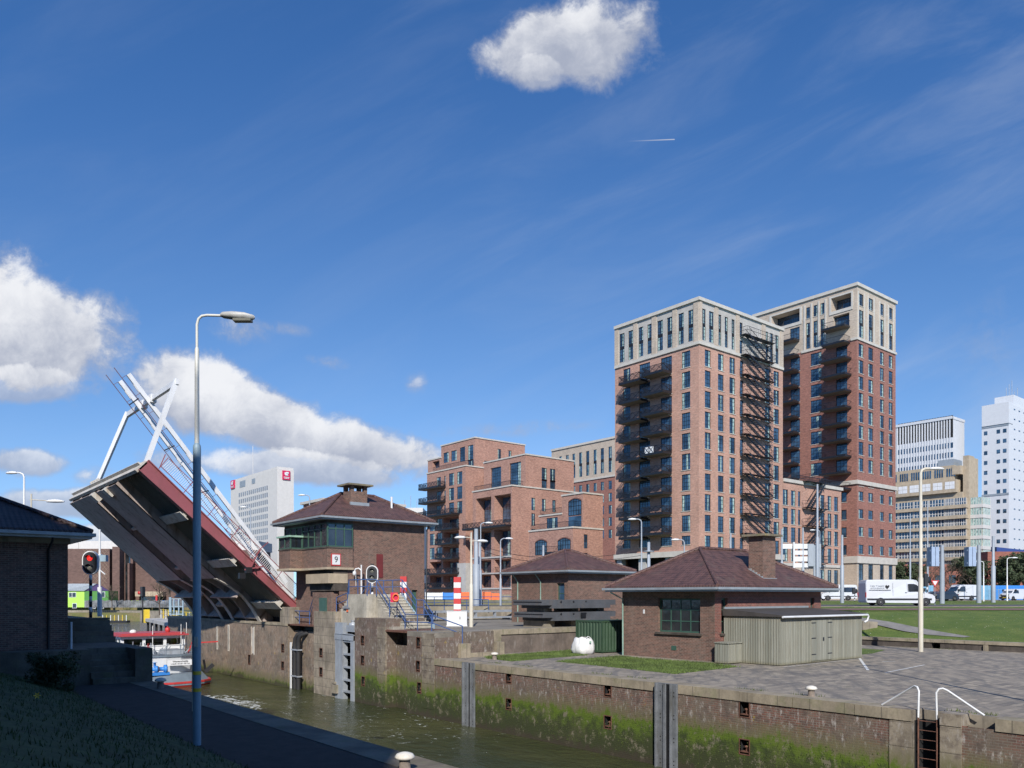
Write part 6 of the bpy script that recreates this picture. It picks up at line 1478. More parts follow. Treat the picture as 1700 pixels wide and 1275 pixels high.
# helmsman in hi-vis: one skinned body
def person(name, label, loc, rz, pose, mats, scale=1.0, jacket='hivis', legs='navy'):
    r = thing(name, label, 'person', loc, rz)
    J = {'pel':(0,0,.95),'wa':(0,0,1.1),'ch':(0,0,1.35),'ne':(0,0,1.5),'hd':(0,-.02,1.62),'ht':(0,-.01,1.75),
         'sl':(.19,0,1.42),'el':(.27,.02,1.14),'wl':(.24,-.2,.98),'sr':(-.19,0,1.42),'er':(-.27,.02,1.14),'wr':(-.24,-.2,.98),
         'hl':(.1,0,.92),'kl':(.11,-.03,.5),'al':(.11,.03,.09),'fl':(.11,-.12,.04),'hr':(-.1,0,.92),'kr':(-.11,-.03,.5),'ar':(-.11,.03,.09),'fr':(-.11,-.12,.04)}
    J.update(pose); K = list(J); E = [('pel','wa'),('wa','ch'),('ch','ne'),('ne','hd'),('hd','ht'),('ch','sl'),('sl','el'),('el','wl'),('ch','sr'),('sr','er'),('er','wr'),('pel','hl'),('hl','kl'),('kl','al'),('al','fl'),('pel','hr'),('hr','kr'),('kr','ar'),('ar','fr')]
    rad = {'pel':.15,'wa':.14,'ch':.16,'ne':.06,'hd':.095,'ht':.07,'sl':.07,'el':.05,'wl':.035,'sr':.07,'er':.05,'wr':.035,'hl':.09,'kl':.065,'al':.045,'fl':.04,'hr':.09,'kr':.065,'ar':.045,'fr':.04}
    me = bpy.data.meshes.new('body'); me.from_pydata([J[k] for k in K], [(K.index(a),K.index(b)) for a,b in E], []); o = bpy.data.objects.new('body', me); COL.objects.link(o)
    md = o.modifiers.new('s','SKIN'); 
    for i,k in enumerate(K): me.skin_vertices[0].data[i].radius = (rad[k],rad[k]*.85); me.skin_vertices[0].data[i].use_root = (k == 'pel')
    o.modifiers.new('d','SUBSURF').levels = 1
    bpy.context.view_layer.update(); nm = bpy.data.meshes.new_from_object(o.evaluated_get(bpy.context.evaluated_depsgraph_get())); bpy.data.objects.remove(o)
    nm.materials.clear()
    for m_ in (M[jacket], M[legs], M['skin']): nm.materials.append(m_)
    for p in nm.polygons: z = p.center.z; p.material_index = 2 if z > 1.5 else (0 if z > .88 else 1); p.use_smooth = True
    b = bpy.data.objects.new('body', nm); COL.objects.link(b); b.parent = r; return r
person('person', 'helmsman in hi-vis yellow jacket inside the wheelhouse of the white barge', (21.7,73.6,2.05), R(200), {}, None)
# ---------------------------------------------------------------- lock platform details
rw = thing('platform_wall', 'brown pebbly retaining wall with concrete coping behind the white bulk bag', 'wall', (40,41,Z0)); mb = MB(); mb.box(31.9,59.5,40.86,41.02,3.4,4.72,0); mb.build('wall', M['pebble'], rw)
mb = MB(); mb.box(31.9,59.5,40.78,41.5,4.72,5.062); mb.build('coping', M['coping'], rw)
ls = thing('quay_steps', 'short concrete steps with blocks going down from the lock platform to the quay', 'steps', (30,40,Z0))
for i in range(6):
    mb = MB(); mb.box(28.9,31.0,39.55+.27*i,39.55+.27*(i+1) if i < 5 else 41.6,3.45,3.5+.255*(i+1)+(.015 if i == 5 else 0)); mb.build('step', M['coping'], ls)
mb = MB(); mb.box(28.2,28.9,39.4,41.4,3.45,4.35); mb.box(27.7,28.9,40.4,41.6,3.45,5.07); mb.build('side_block', M['coping'], ls)
mb = MB(); mb.box(31.0,31.6,39.5,40.2,3.45,4.35); mb.box(31.0,31.9,40.2,41.3,3.45,5.07); mb.build('side_block', M['coping'], ls)
st = thing('lock_stairs', 'pale concrete stairs with blue railings up to the raised platform by the control house', 'stairs', (28,47,ZU))
PZ = 7.35; bL, bR = 27.6, 29.7
mb = MB(); mb.box(26.9,bR,48.6,51.2,ZU-.1,PZ); mb.build('platform', M['stair'], st)
y = 48.6; z = PZ; segs = []
for i in range(7): y -= .27; z -= .2; segs.append((y, z))
y -= .9; segs.append((y, z))
for i in range(4): y -= .27; z -= .2; segs.append((y, z))
yp = 48.6
for i, (y, z) in enumerate(segs):
    if z > ZU+.02: mb = MB(); mb.box(bL,bR,y+.0,yp-.001,ZU-.1,z-.045); mb.box(bL-.02,bR+.0,y-.05,yp-.001,z-.045,z); mb.build('step', M['stair'], st)
    yp = y
ybot = yp
y = 51.2; z = PZ
for i in range(6):
    mb = MB(); z -= .21; mb.box(27.0,28.6,y+.001,y+.27,ZU-.1,z); mb.build('step', M['stair'], st); y += .27
mb = MB(); mb.box(bR+.0,bR+.16,ybot,48.6,ZU-.1,ZU+.3); mb.add([(bR+.02,48.6,PZ-.1),(bR+.02,46.5,PZ-1.65),(bR+.02,46.5,PZ-2.0),(bR+.02,48.6,PZ-.45),(bR+.14,48.6,PZ-.1),(bR+.14,46.5,PZ-1.65),(bR+.14,46.5,PZ-2.0),(bR+.14,48.6,PZ-.45)], [(0,1,2,3),(7,6,5,4),(0,4,5,1),(2,6,7,3)], 0); mb.build('stringer', M['post_blue'], st)
mb = MB(); mb.prism([(26.75,44.9),(28.3,44.9),(28.3,46.5),(26.75,46.5)], ZU-.05, ZU+.18); mb.prism([(26.75,45.6),(28.1,45.6),(28.1,46.8),(26.75,46.8)], ZU+.18, ZU+.4); mb.build('side_block', M['stair'], st)
def railing(label, pts, h=1.0, posts=True, mat='blue', group='blue tube railings of the lock', r=.035, name='railing', step=1.6):
    o = thing(name, label, 'railing', pts[0], 0, group)
    mb = MB(); mb.tube([(p[0],p[1],p[2]+h) for p in pts], r, 8); mb.build('top_rail', M[mat], o)
    mb = MB(); mb.tube([(p[0],p[1],p[2]+h*.52) for p in pts], r*.85, 8); mb.build('mid_rail', M[mat], o)
    ps = [pts[0]]
    for a, b in zip(pts, pts[1:]):
        a = Vector(a); b = Vector(b); L = (b-a).length; k = max(1, round(L/step))
        for i in range(1, k+1): ps.append(tuple(a+(b-a)*i/k))
    for p in ps: mb = MB(); mb.tube([(p[0],p[1],p[2]-.12),(p[0],p[1],p[2]+h)], r, 8); mb.box(p[0]-.06,p[0]+.06,p[1]-.06,p[1]+.06,p[2]-.13,p[2]+.15) if False else None; mb.build('post', M[mat], o)
    return o
railing('blue tube railing down the canal side of the pale concrete stairs and steps', [(27.0,53.2,6.1),(27.0,51.5,PZ-.9),(26.95,51.2,PZ),(26.95,48.6,PZ),(bL+.0,48.5,PZ),(bL,46.75,PZ-1.4),(bL,45.8,PZ-1.4),(bL,44.8,ZU),(27.4,43.0,ZU),(27.6,41.7,ZU),(28.5,39.7,Z0+.9)], 1.0)
railing('blue tube railing along the inner side of the pale concrete stairs', [(28.65,52.8,6.1),(28.65,51.2,PZ),(bR,51.15,PZ),(bR,48.6,PZ),(bR,46.75,PZ-1.4),(bR,45.8,PZ-1.4),(bR+.05,44.8,ZU)], 1.0)
railing('blue railing with red board standing on the terrace wall right of the control house', [(31.5,50.5,5.6),(33,54,5.85),(35.5,59.9,5.85),(41,59.9,5.85),(46,59.9,5.85)], 1.05, step=2.2)
railing('farther blue railing in front of the construction site barriers', [(35.0,66,6.0),(44,66,6.0),(55,66,6.0)], 1.15, step=2.6)
railing('low blue railing between gate pillar and pier beside the drain pipes', [(26.9,AB(484,26.9),ZU),(26.9,AB(497,26.9),ZU),(26.9,AB(514,26.9),ZU),(26.95,AB(520,26.95),6.1),(27,53.6,6.1)], 1.0, step=1.4)
wkw = thing('gate_walkway', 'long flat grey steel walkway girder lying in front of the terrace railing', 'walkway', (40,59,5.3)); mb = MB(); mb.box(32.5,52,58.6,59.0,5.75,5.95); mb.box(32.5,52,58.6,59.0,5.2,5.35)
for i in range(9): mb.box(32.6+2.2*i,32.75+2.2*i,58.65,58.95,5.35,5.75)
mb.box(36.5,38.5,58.3,58.6,5.6,6.1); mb.build('girder', M['grey_steel'], wkw)
gw = thing('site_wall', 'low green-stained concrete wall in front of the building site', 'wall', (45,75,6)); a_, b_ = XD(-11,87), XD(20,87); mb = MB(); mb.bar((a_[0],a_[1],6.35),(b_[0],b_[1],6.35),.3,.95); mb.build('wall', M['mosswall'], gw)
# hood over the winch, camera pole
hdw = thing('winch_hood', 'grey pyramid steel hood over the gate winch on the lock pier', 'hood', (27.6,50,5.75)); c = PD(585.5,57.2); z0 = 6.38
mb = MB(); w_ = .52; P4 = [(c[0]-w_,c[1]-w_,z0),(c[0]+w_,c[1]-w_,z0),(c[0]+w_,c[1]+w_,z0),(c[0]-w_,c[1]+w_,z0)]; ap = (c[0],c[1],z0+.68); mb.add(P4+[ap]+[(p[0],p[1],z0-.06) for p in P4], [(0,1,4),(1,2,4),(2,3,4),(3,0,4),(8,7,6,5),(0,5,6,1),(1,6,7,2),(2,7,8,3),(3,8,5,0)]); mb.build('hood', M['grey_steel2'], hdw)
mb = MB(); mb.box(c[0]-.38,c[0]+.38,c[1]-.38,c[1]+.38,5.76,6.32); mb.build('winch', M['void'], hdw); mb = MB(); mb.box(c[0]-.45,c[0]-.38,c[1]-.3,c[1]+.1,6.1,6.25); mb.build('orange_cover', M['orange'], hdw)
def signal(pos_, label, lit, hpole=3.05, group='oval lock signals on striped poles'):
    x, y, z = pos_; o = thing('lock_signal', label, 'signal', pos_, VIEW, group)
    zc_ = hpole
    for i in range(8):
        mb = MB(); mb.lathe((0,0,0), [(.0,.27*i*hpole/2.16),(.075,.27*i*hpole/2.16),(.075,.27*(i+1)*hpole/2.16),(0,.27*(i+1)*hpole/2.16)], 12); mb.build('pole_band', M['black' if i % 2 == 0 else 'white'], o, True)
    def oval(w_, h, y0, y1, mat, nm, par):
        P = []; r = w_/2; s_ = h/2-r
        for k in range(17): a = math.pi*k/16; P.append((r*math.cos(a), s_+r*math.sin(a)))
        for k in range(17): a = math.pi+math.pi*k/16; P.append((r*math.cos(a), -s_+r*math.sin(a)))
        n = len(P); mb = MB(); mb.add([(p[0],y0,zc_+h0+p[1]) for p in P]+[(p[0],y1,zc_+h0+p[1]) for p in P], [tuple(range(n)),tuple(reversed(range(n,2*n)))]+[((i+1)%n,i,i+n,(i+1)%n+n) for i in range(n)])
        return mb.build(nm, M[mat], par, True)
    h0 = .62; b = oval(.82,1.22,-.06,.1,'white','rim',o); f = oval(.70,1.10,-.09,-.061,'signal_black','backboard',o)
    for k, dz in ((0,.24),(1,-.22)):
        on = lit and k == 0
        mb = MB(); mb.lathe((0,-.095,zc_+h0+dz), [(.15,-.0),(.13,-.015),(0,-.05)], 20, 0, 'y'); l = mb.build('lamp', M['redlamp'] if on else M['lens'], f, True)
        mb = MB(); n = 12; vs = []
        for i in range(n+1): a = math.pi*(.05+.9*i/n); vs += [(.165*math.cos(a),-.09,zc_+h0+dz+.165*math.sin(a)),(.165*math.cos(a),-.30,zc_+h0+dz+.165*math.sin(a)-.02)]
        mb.add(vs, [(2*i,2*i+1,2*i+3,2*i+2) for i in range(n)]); mb.build('visor', M['signal_black'], f, True)
    mb = MB(); mb.box(-.12,.12,-.03,.03,zc_+1.25,zc_+1.34); mb.build('bracket', M['dark'], o, True) if not lit else None
    return o
p = G(618,1025,5.75); signal((p[0],p[1],5.75), 'unlit oval lock signal on black and white pole beside the pale stairs', False, 2.35)
p = PD(150.5, 41.3); signal((p[0],p[1],6.1), 'oval lock signal showing red on striped pole beside the shaded building', True, 2.2)
p = PD(237, 100); o = thing('lock_signal', 'small dark lock signal seen edge-on above the yellow railed jetty', 'signal', (p[0],p[1],3.9), VIEW, 'oval lock signals on striped poles')
mb = MB(); mb.tube([(0,0,0),(0,0,3.3)], .08, 8); mb.build('pole', M['black'], o, True); mb = MB(); mb.box(-.14,.14,-.4,.4,3.3,4.5); mb.build('backboard', M['signal_black'], o, True)
p = PD(150.5+15, 44); o = thing('mast', 'slim white camera mast with blue box left of the red lock signal', 'mast', (p[0],p[1],6.1), VIEW)
mb = MB(); mb.tube([(0,0,0),(0,0,1.6)], .12, 10); mb.tube([(0,0,1.6),(0,0,4.75)], .055, 8); mb.build('pole', M['white'], o, True); mb = MB(); mb.box(.05,.4,-.15,.15,3.0,3.35); mb.build('camera_box', M['post_blue'], o, True)
mb = MB(); mb.bar((-.3,0,2.35),(0,0,2.55),.05); mb.bar((.3,0,2.3),(0,0,2.55),.05); mb.box(-.1,.1,-.1,.1,3.25,3.4); mb.build('bracket', M['white'], o, True)
p = G(603,1023,5.75); o = thing('mast', 'white camera mast with hooked dome camera beside the unlit lock signal', 'mast', (p[0]-.1,p[1]+.1,5.75), VIEW)
mb = MB(); mb.box(-.12,.12,-.1,.1,0,1.55); mb.tube([(0,0,1.5),(0,0,3.75)], .055, 8); mb.build('pole', M['white'], o, True)
mb = MB(); mb.tube([(0,0,3.35),(-.2,0,3.5),(-.42,0,3.45),(-.5,0,3.25)], .05, 8); mb.lathe((-.5,0,2.95), [(.0,0),(.12,.05),(.14,.2),(.1,.32),(0,.34)], 12); mb.tube([(-.4,0,3.0),(-.4,0,2.2)], .02, 6); mb.build('dome_camera', M['white'], o, True)
# cabinet, striped pillars, masts
c = PD(759,58.2); o = thing('switch_cabinet', 'white steel switch cabinet on the lock platform', 'cabinet', (c[0],c[1],ZU), VIEW); mb = MB(); mb.box(-.72,.72,-.35,.35,.05,1.05); mb.box(-.76,.76,-.4,.4,0,.06); mb.box(-.74,.74,-.38,.38,1.05,1.1); mb.box(-.01,.01,-.356,-.35,.1,1.0); mb.build('cabinet_body', M['white'], o, True); mb = MB(); mb.box(.2,.25,-.38,-.35,.5,.7); mb.build('handle', M['black'], o, True)
def striped(x, D, zb_, zt_, label, w_=.45, n_=9):
    c = PD(x, D); o = thing('striped_pillar', label, 'pillar', (c[0],c[1],zb_), VIEW, 'red and white striped pillars'); H = (zt_-zb_)/n_
    for i in range(n_): mb = MB(); mb.box(-w_/2,w_/2,-w_/2,w_/2,H*i,H*(i+1)); mb.build('stripe', M['redp' if i % 2 == 0 else 'white'], o, True)
striped(759.5, 59.5, ZU, ZD(958,59.5), 'red and white striped pillar behind the white switch cabinet', .52); striped(670.3, 57.5, ZU, ZD(957,57.5), 'red and white striped pillar against the brick control house', .45)
def twin_lamp(x, D, zb_, yt, label):
    c = PD(x, D); H = ZD(yt, D)-zb_; o = thing('street_lamp', label, 'street lamp', (c[0],c[1],zb_), VIEW, 'street lamps'); mb = MB(); mb.tube([(0,0,0),(0,0,H*.45),(0,0,H*.46),(0,0,H)], [.15,.14,.09,.06], 10); mb.build('pole', M['post_cream'], o, True)
    for s_, L in ((-1,1.0),(1,.75)):
        z = H-.35-(0 if s_ < 0 else .25); mb = MB(); mb.tube([(0,0,z),(s_*.45,0,z+.02)], .03, 6); mb.build('arm', M['post_cream'], o, True)
        mb = MB(); lamp_shape(mb, s_*.42, 0, z, s_*.75, .22); mb.build('lamp_head', M['white'], o, True)
def lamp_shape(mb, x, y, z, L, w_):
    n = 8; rings = [(0,.35,.03,-.05),(.12,.8,.08,-.06),(.5,1.0,.10,-.08),(.85,.8,.06,-.07),(1,.25,-.0,-.05)]; vs = []
    for (t_, ws, zt_, zb_) in rings:
        for k in range(n): a = 2*math.pi*k/n; vs.append((x+L*t_, y+w_*ws*math.cos(a), z+(zt_ if math.sin(a) > 0 else zb_)*abs(math.sin(a))*1.3))
    mb.add(vs, [(i*n+k,i*n+(k+1)%n,(i+1)*n+(k+1)%n,(i+1)*n+k) for i in range(4) for k in range(n)], 0, True); mb.add(vs[:n], [tuple(range(n))]); mb.add(vs[-n:], [tuple(range(n))])
twin_lamp(782.3, 56.4, ZU, 884, 'cream double-armed street lamp on the lock platform behind the cabinet')
def lamp(x, D, zb_, yt, label, arm=.9, L=.8, r=(.12,.055), mat='pole_grey', side=1, w_=.16):
    c = PD(x, D); H = ZD(yt, D)-zb_; o = thing('street_lamp', label, 'street lamp', (c[0],c[1],zb_), VIEW, 'street lamps'); mb = MB()
    mb.tube([(0,0,0),(0,0,H*.4),(0,0,H*.41),(0,0,H-.3),(side*.08,0,H-.1),(side*.3,0,H),(side*arm,0,H+.02)], [r[0],r[0],r[1]*1.3,r[1],r[1],r[1],r[1]*.8], 10); mb.build('pole', M[mat], o, True)
    mb = MB(); lamp_shape(mb, side*arm, 0, H, side*L, w_); mb.build('lamp_head', M['white'], o, True); return o
# the tall lamp close to the viewer
lc = G(327,1237,Z0); o = thing('street_lamp', 'tall near street lamp with grey-blue lower pole and pale upper half on the shaded quay', 'street lamp', (lc[0],lc[1],3.45), VIEW, 'street lamps')
D0_ = FB*lc[0]+FA*lc[1]; z1 = ZD(740,D0_)-3.45; z2 = ZD(577,D0_)-3.45; z3 = ZD(524,D0_)-3.45
mb = MB(); mb.tube([(0,0,0),(0,0,z1-.08),(0,0,z1),(0,0,z1+.06)], [.098,.095,.09,.058], 20); mb.build('lower_pole', M['post_blue'], o, True)
mb = MB(); mb.tube([(0,0,z1+.05),(0,0,z2-.05),(0,0,z2)], [.058,.052,.036], 16); mb.tube([(0,0,z2-.02),(0,0,z3-.22),(.04,0,z3-.08),(.12,0,z3-.01),(.25,0,z3+.01),(.62,0,z3-.0)], .033, 14); mb.build('upper_pole', M['post_up'], o, True)
mb = MB(); n = 14; rings = [(.6,.07,.06,-.03),(.66,.12,.09,-.06),(.9,.15,.10,-.10),(1.2,.15,.07,-.13),(1.38,.09,.0,-.11),(1.43,.03,-.06,-.09)]; vs = []
for (x, w_, zt_, zb_) in rings:
    for k in range(n): a = 2*math.pi*k/n; vs.append((x, w_*math.cos(a), z3+(zt_ if math.sin(a) > 0 else -zb_*0+zb_*-1*-1)*abs(math.sin(a)) if math.sin(a) > 0 else z3+zb_*abs(math.sin(a))))
mb.add(vs, [(i*n+k,(i+1)*n+k,(i+1)*n+(k+1)%n,i*n+(k+1)%n) for i in range(5) for k in range(n)], 0, True); mb.add(vs[:n], [tuple(range(n))]); mb.build('lamp_head', M['lamphead'], o, True)
mb = MB(); mb.box(.92,1.36,-.1,.1,z3-.15,z3-.09); mb.build('lens', M['lens'], o, True)
for z in (ZD(955+645/3.983,D0_)-3.45, ZD(955+757/3.983,D0_)-3.45): mb = MB(); mb.tube([(0,0,z-.045),(0,0,z+.045)], .101, 20); mb.build('yellow_band', M['yellow'], o, True)
mb = MB(); mb.tube([(-.09,-.06,.9),(-.09,-.06,3.2)], .012, 6); mb.box(-.03,.06,-.115,-.09,2.5,2.75); mb.build('cable', M['post_cream'], o, True)
# other lamps and masts
c = G(1528.5,1082,Z0); D_ = FB*c[0]+FA*c[1]
lamp(1528.5, D_, Z0, 778, 'tall cream street lamp standing alone on the paved quay at right', .6, .95, (.16,.09), 'post_cream', 1, .2)
for (x, D, yt, lab, sd, mt) in ((1065,78,862,'grey street lamp in front of the pale tower base',-1,'pole_grey'),(1136,80,896,'short grey street lamp over the brick hut ridge',-1,'pole_grey'),(798,86,868,'grey street lamp with head turned right beside the cream double lamp',1,'pole_grey'),
        (831,84,894,'grey street lamp in front of the deep balcony recesses',1,'pole_grey'),(40,58,785,'white street lamp above the dark roof at left',-1,'white'),(416,95,842,'small street lamp seen through the raised bridge railing',-1,'pole_grey'),
        (514,90,822,'street lamp behind the control house roof',-1,'pole_grey'),(1361,130,880,'grey street lamp by the large road signs',-1,'pole_grey'),(1633,120,932,'white street lamp left of the tram mast',-1,'white'),(1672,122,926,'white street lamp with camera at right edge',1,'white')):
    lamp(x, D, 6.2, yt, lab, .5 if D < 100 else .8, .8, (.12,.06), mt, sd)
c = PD(52, 50); o = thing('street_lamp', 'white lamp on a horizontal arm above the dark roof at left', 'street lamp', (c[0],c[1],5), VIEW, 'street lamps'); H = ZD(820,50)-5
mb = MB(); mb.tube([(0,0,0),(0,0,H)], .05, 8); mb.tube([(-.1,0,H-.35),(1.0,0,H-.42)], .03, 6); mb.build('pole', M['post_cream'], o, True); mb = MB(); lamp_shape(mb, .95, 0, H-.45, 1.1, .16); mb.build('lamp_head', M['white'], o, True)
for (x, D, yt, zb_, r_, lab) in ((790.5,80,878,6,.34,'thick grey tram mast behind the cream double lamp'),(796.5,84,897,6,.22,'slimmer grey tram mast with wires behind the cream double lamp'),(1077,95,900,6.2,.3,'grey stub mast with cap near the tower base'),
        (1213,110,885,6.2,.2,'grey mast left of the brick chimney'),(1298,115,878,6.3,.2,'grey mast right of the brick chimney'),(1333,118,876,6.3,.2,'grey mast between the road sign boards'),
        (1357,100,804,6.3,.2,'tall thin grey mast in front of the low block'),(1398,104,888,6.3,.24,'grey tram mast left of the large van'),(1649,108,890,6.3,.28,'grey tram mast at right of the van'),(1511,130,853,6.4,.14,'thin grey mast before the tan office'),(1540,135,832,6.4,.16,'second thin grey mast before the tan office'),(902,90,905,6,.2,'grey mast behind the roof apex of the middle hut')):
    c = PD(x, D); o = thing('tram_mast', lab, 'mast', (c[0],c[1],zb_), VIEW, 'grey masts along the tram line'); H = ZD(yt, D)-zb_; mb = MB(); mb.tube([(0,0,0),(0,0,H*.55),(0,0,H*.56),(0,0,H)], [r_,r_,r_*.65,r_*.6], 10); mb.build('pole', M['pole_grey'], o, True)
    if yt in (900,): mb = MB(); mb.lathe((0,0,H-1.2), [(.2,0),(.65,.05),(.65,.15),(.2,.2)], 12); mb.build('collar', M['pole_grey'], o, True)
ow = thing('tram_wire', 'sagging tram wires strung between the grey masts', 'wire', (60,80,10)); a = PD(796.5,84); b = PD(902,90); c2_ = PD(1064,95)
for dz in (0,.5):
    mb = MB(); pts = []
    for (p, q, z0_, z1_) in ((a,b,ZD(905,84),ZD(925,90)),(b,c2_,ZD(925,90),ZD(915,95))):
        for i in range(9): s_ = i/8; pts.append((p[0]+(q[0]-p[0])*s_, p[1]+(q[1]-p[1])*s_, z0_+(z1_-z0_)*s_-1.2*s_*(1-s_)-dz))
    mb.tube(pts, .025, 4); mb.build('wire', M['black'], ow)
# sign boards
for (x, D, y0, y1, w_, lab) in ((1557,100,908,940,2.8,'blue-backed road sign on a grey mast left in front of the pines'),(1618,104,908,940,2.4,'blue-backed road sign on a grey mast nearer the blue hall')):
    c = PD(x+7, D); zb_ = 6.2; o = thing('road_sign', lab, 'road sign', (c[0],c[1],zb_), VIEW, 'road signs seen from behind'); mb = MB(); mb.tube([(0,0,0),(0,0,4.3),(0,0,ZD(y0-3,D)-zb_)], [.3,.28,.2], 10); mb.build('mast', M['pole_grey'], o, True)
    z0_, z1_ = ZD(y1,D)-zb_, ZD(y0,D)-zb_; mb = MB(); mb.box(-1.4,-.95,-.2,.9,z0_,z1_); mb.box(-.9,-.45,-.2,.9,z0_,z1_); mb.box(-1.45,-.2,.1,.2,z1_-.5,z1_-.35); mb.box(-1.45,-.2,.1,.2,z0_+.35,z0_+.5); mb.build('sign_back', M['pole_blue'], o, True)
c = PD(1318,118); o = thing('direction_sign', 'stack of white direction boards seen from behind beside the chimney', 'road sign', (c[0],c[1],6.3), VIEW, 'road signs seen from behind')
mb = MB(); mb.tube([(0,0,0),(0,0,ZD(900,118)-6.3)], .16, 8); mb.build('mast', M['white'], o, True)
for k, (x0, x1, y0, y1) in enumerate(((1297,1315,903,911),(1319,1341,903,911),(1319,1341,914,921),(1319,1341,924,932),(1319,1341,935,942))):
    mb = MB(); mb.box((x0-1318)*118/F,(x1-1318)*118/F,-.1,.0,ZD(y1,118)-6.3,ZD(y0,118)-6.3); mb.build('board', M['white'], o, True)
c = PD(1352,112); o = thing('road_sign', 'large grey gantry sign board standing edge-on beside the white direction boards', 'road sign', (c[0],c[1],6.3), VIEW, 'road signs seen from behind'); mb = MB(); mb.tube([(0,0,0),(0,0,8)], .16, 8); mb.build('mast', M['pole_grey'], o, True)
mb = MB(); mb.box(-.9,-.1,-.1,.1,ZD(940,112)-6.3,ZD(903,112)-6.3); mb.box(.2,.9,-.1,.6,ZD(942,112)-6.3,ZD(903,112)-6.3); mb.build('sign_back', M['pole_grey'], o, True)
c = PD(1552,88); o = thing('yield_sign', 'red and white yield triangle on a thin post right of the large van', 'road sign', (c[0],c[1],6.2), VIEW); mb = MB(); mb.tube([(0,0,0),(0,0,2.1)], .03, 6); mb.build('post', M['pole_grey'], o, True)
mb = MB(); mb.add([(-.45,-.05,2.75),(.45,-.05,2.75),(0,-.05,2.0),(-.45,0,2.75),(.45,0,2.75),(0,0,2.0)], [(0,2,1),(3,4,5),(0,1,4,3),(1,2,5,4),(2,0,3,5)], 0); mb.add([(-.28,-.056,2.66),(.28,-.056,2.66),(0,-.056,2.18)], [(0,2,1)], 1); mb.build('plate', [M['redp'], M['white']], o, True)
for (x, D, H, lab) in ((1539,86,3.4,'dark traffic light on a striped post right of the large van'),(1419,118,2.2,'small traffic light on a striped post behind the large van')):
    c = PD(x, D); o = thing('traffic_light', lab, 'traffic light', (c[0],c[1],6.2), VIEW, 'traffic lights'); mb = MB(); mb.tube([(0,0,0),(0,0,H*.6)], .07, 8); mb.build('pole', M['white'], o, True)
    for i in range(3): mb = MB(); mb.tube([(0,0,.2+i*H*.18),(0,0,.2+i*H*.18+H*.09)], .075, 8); mb.build('band', M['black'], o, True)
    mb = MB(); mb.box(-.32,.05,-.15,.15,H*.6,H); mb.lathe((.1,0,H*.8), [(0,-.03),(.35,-.03),(.35,.03),(0,.03)], 12, 0, 'y'); mb.build('housing', M['signal_black'], o, True)
# ---------------------------------------------------------------- bollards
def bollard(pos_, label, s_=1.0):
    o = thing('bollard', label, 'bollard', pos_, 0, 'white-capped mooring bollards'); mb = MB(); mb.lathe((0,0,0), [(.15*s_,0),(.13*s_,.04),(.115*s_,.22*s_),(.12*s_,.26*s_)], 16); mb.build('post', M['bollard'], o, True)
    mb = MB(); mb.lathe((0,0,.25*s_), [(.1*s_,0),(.2*s_,.03*s_),(.215*s_,.07*s_),(.17*s_,.13*s_),(.08*s_,.16*s_),(0,.17*s_)], 18); mb.build('cap', M['capwhite'], o, True)
c = G(672,1281,Z0); bollard((c[0],c[1],Z0), 'nearest white mushroom bollard on the sunlit end of the shaded quay')
c = G(1347,1157,Z0); bollard((c[0],c[1],Z0), 'white mushroom bollard on the paved quay left of the ladder')
c = G(821,1095,Z0); bollard((c[0],c[1],Z0), 'white mushroom bollard by the short quay steps', 1.05)
c = G(266.5,1143,Z0); bollard((c[0],c[1],Z0), 'white mushroom bollard in shade below the landing', 1.05)
# ---------------------------------------------------------------- quay objects
o = thing('container', 'dark green ribbed steel container behind the white bulk bag', 'container', (37.5,36.75,Z0)); mb = MB(); x0,x1,y0,y1,z0,z1 = 37.5,41.5,36.75,39.2,3.56,5.62
mb.box(x0+.06,x1-.06,y0+.06,y1-.06,z0+.05,z1-.03,0)
y = y0+.16
while y < y1-.2: mb.add([(x0+.06,y,z0+.12),(x0+.0,y+.05,z0+.12),(x0+.0,y+.15,z0+.12),(x0+.06,y+.2,z0+.12),(x0+.06,y,z1-.12),(x0+.0,y+.05,z1-.12),(x0+.0,y+.15,z1-.12),(x0+.06,y+.2,z1-.12)], [(0,4,5,1),(1,5,6,2),(2,6,7,3)], 0); y += .28
x = x0+.16
while x < x1-.2: mb.add([(x,y0+.06,z0+.12),(x+.05,y0,z0+.12),(x+.15,y0,z0+.12),(x+.2,y0+.06,z0+.12),(x,y0+.06,z1-.12),(x+.05,y0,z1-.12),(x+.15,y0,z1-.12),(x+.2,y0+.06,z1-.12)], [(0,1,5,4),(1,2,6,5),(2,3,7,6)], 0); x += .28
mb.build('panel', M['contgreen'], o); mb = MB()
for (a,b) in ((x0,y0),(x1-.1,y0),(x0,y1-.1),(x1-.1,y1-.1)): mb.box(a-.01,a+.11,b-.01,b+.11,z0,z1)
mb.box(x0-.012,x1+.01,y0-.012,y0+.1,z1-.11,z1+.003); mb.box(x0-.013,x0+.1,y0+.101,y1+.01,z1-.11,z1+.002); mb.box(x0-.012,x1+.01,y0-.012,y0+.1,z0,z0+.12); mb.box(x0-.013,x0+.1,y0+.101,y1+.01,z0,z0+.12); mb.build('frame', M['contgreen'], o)
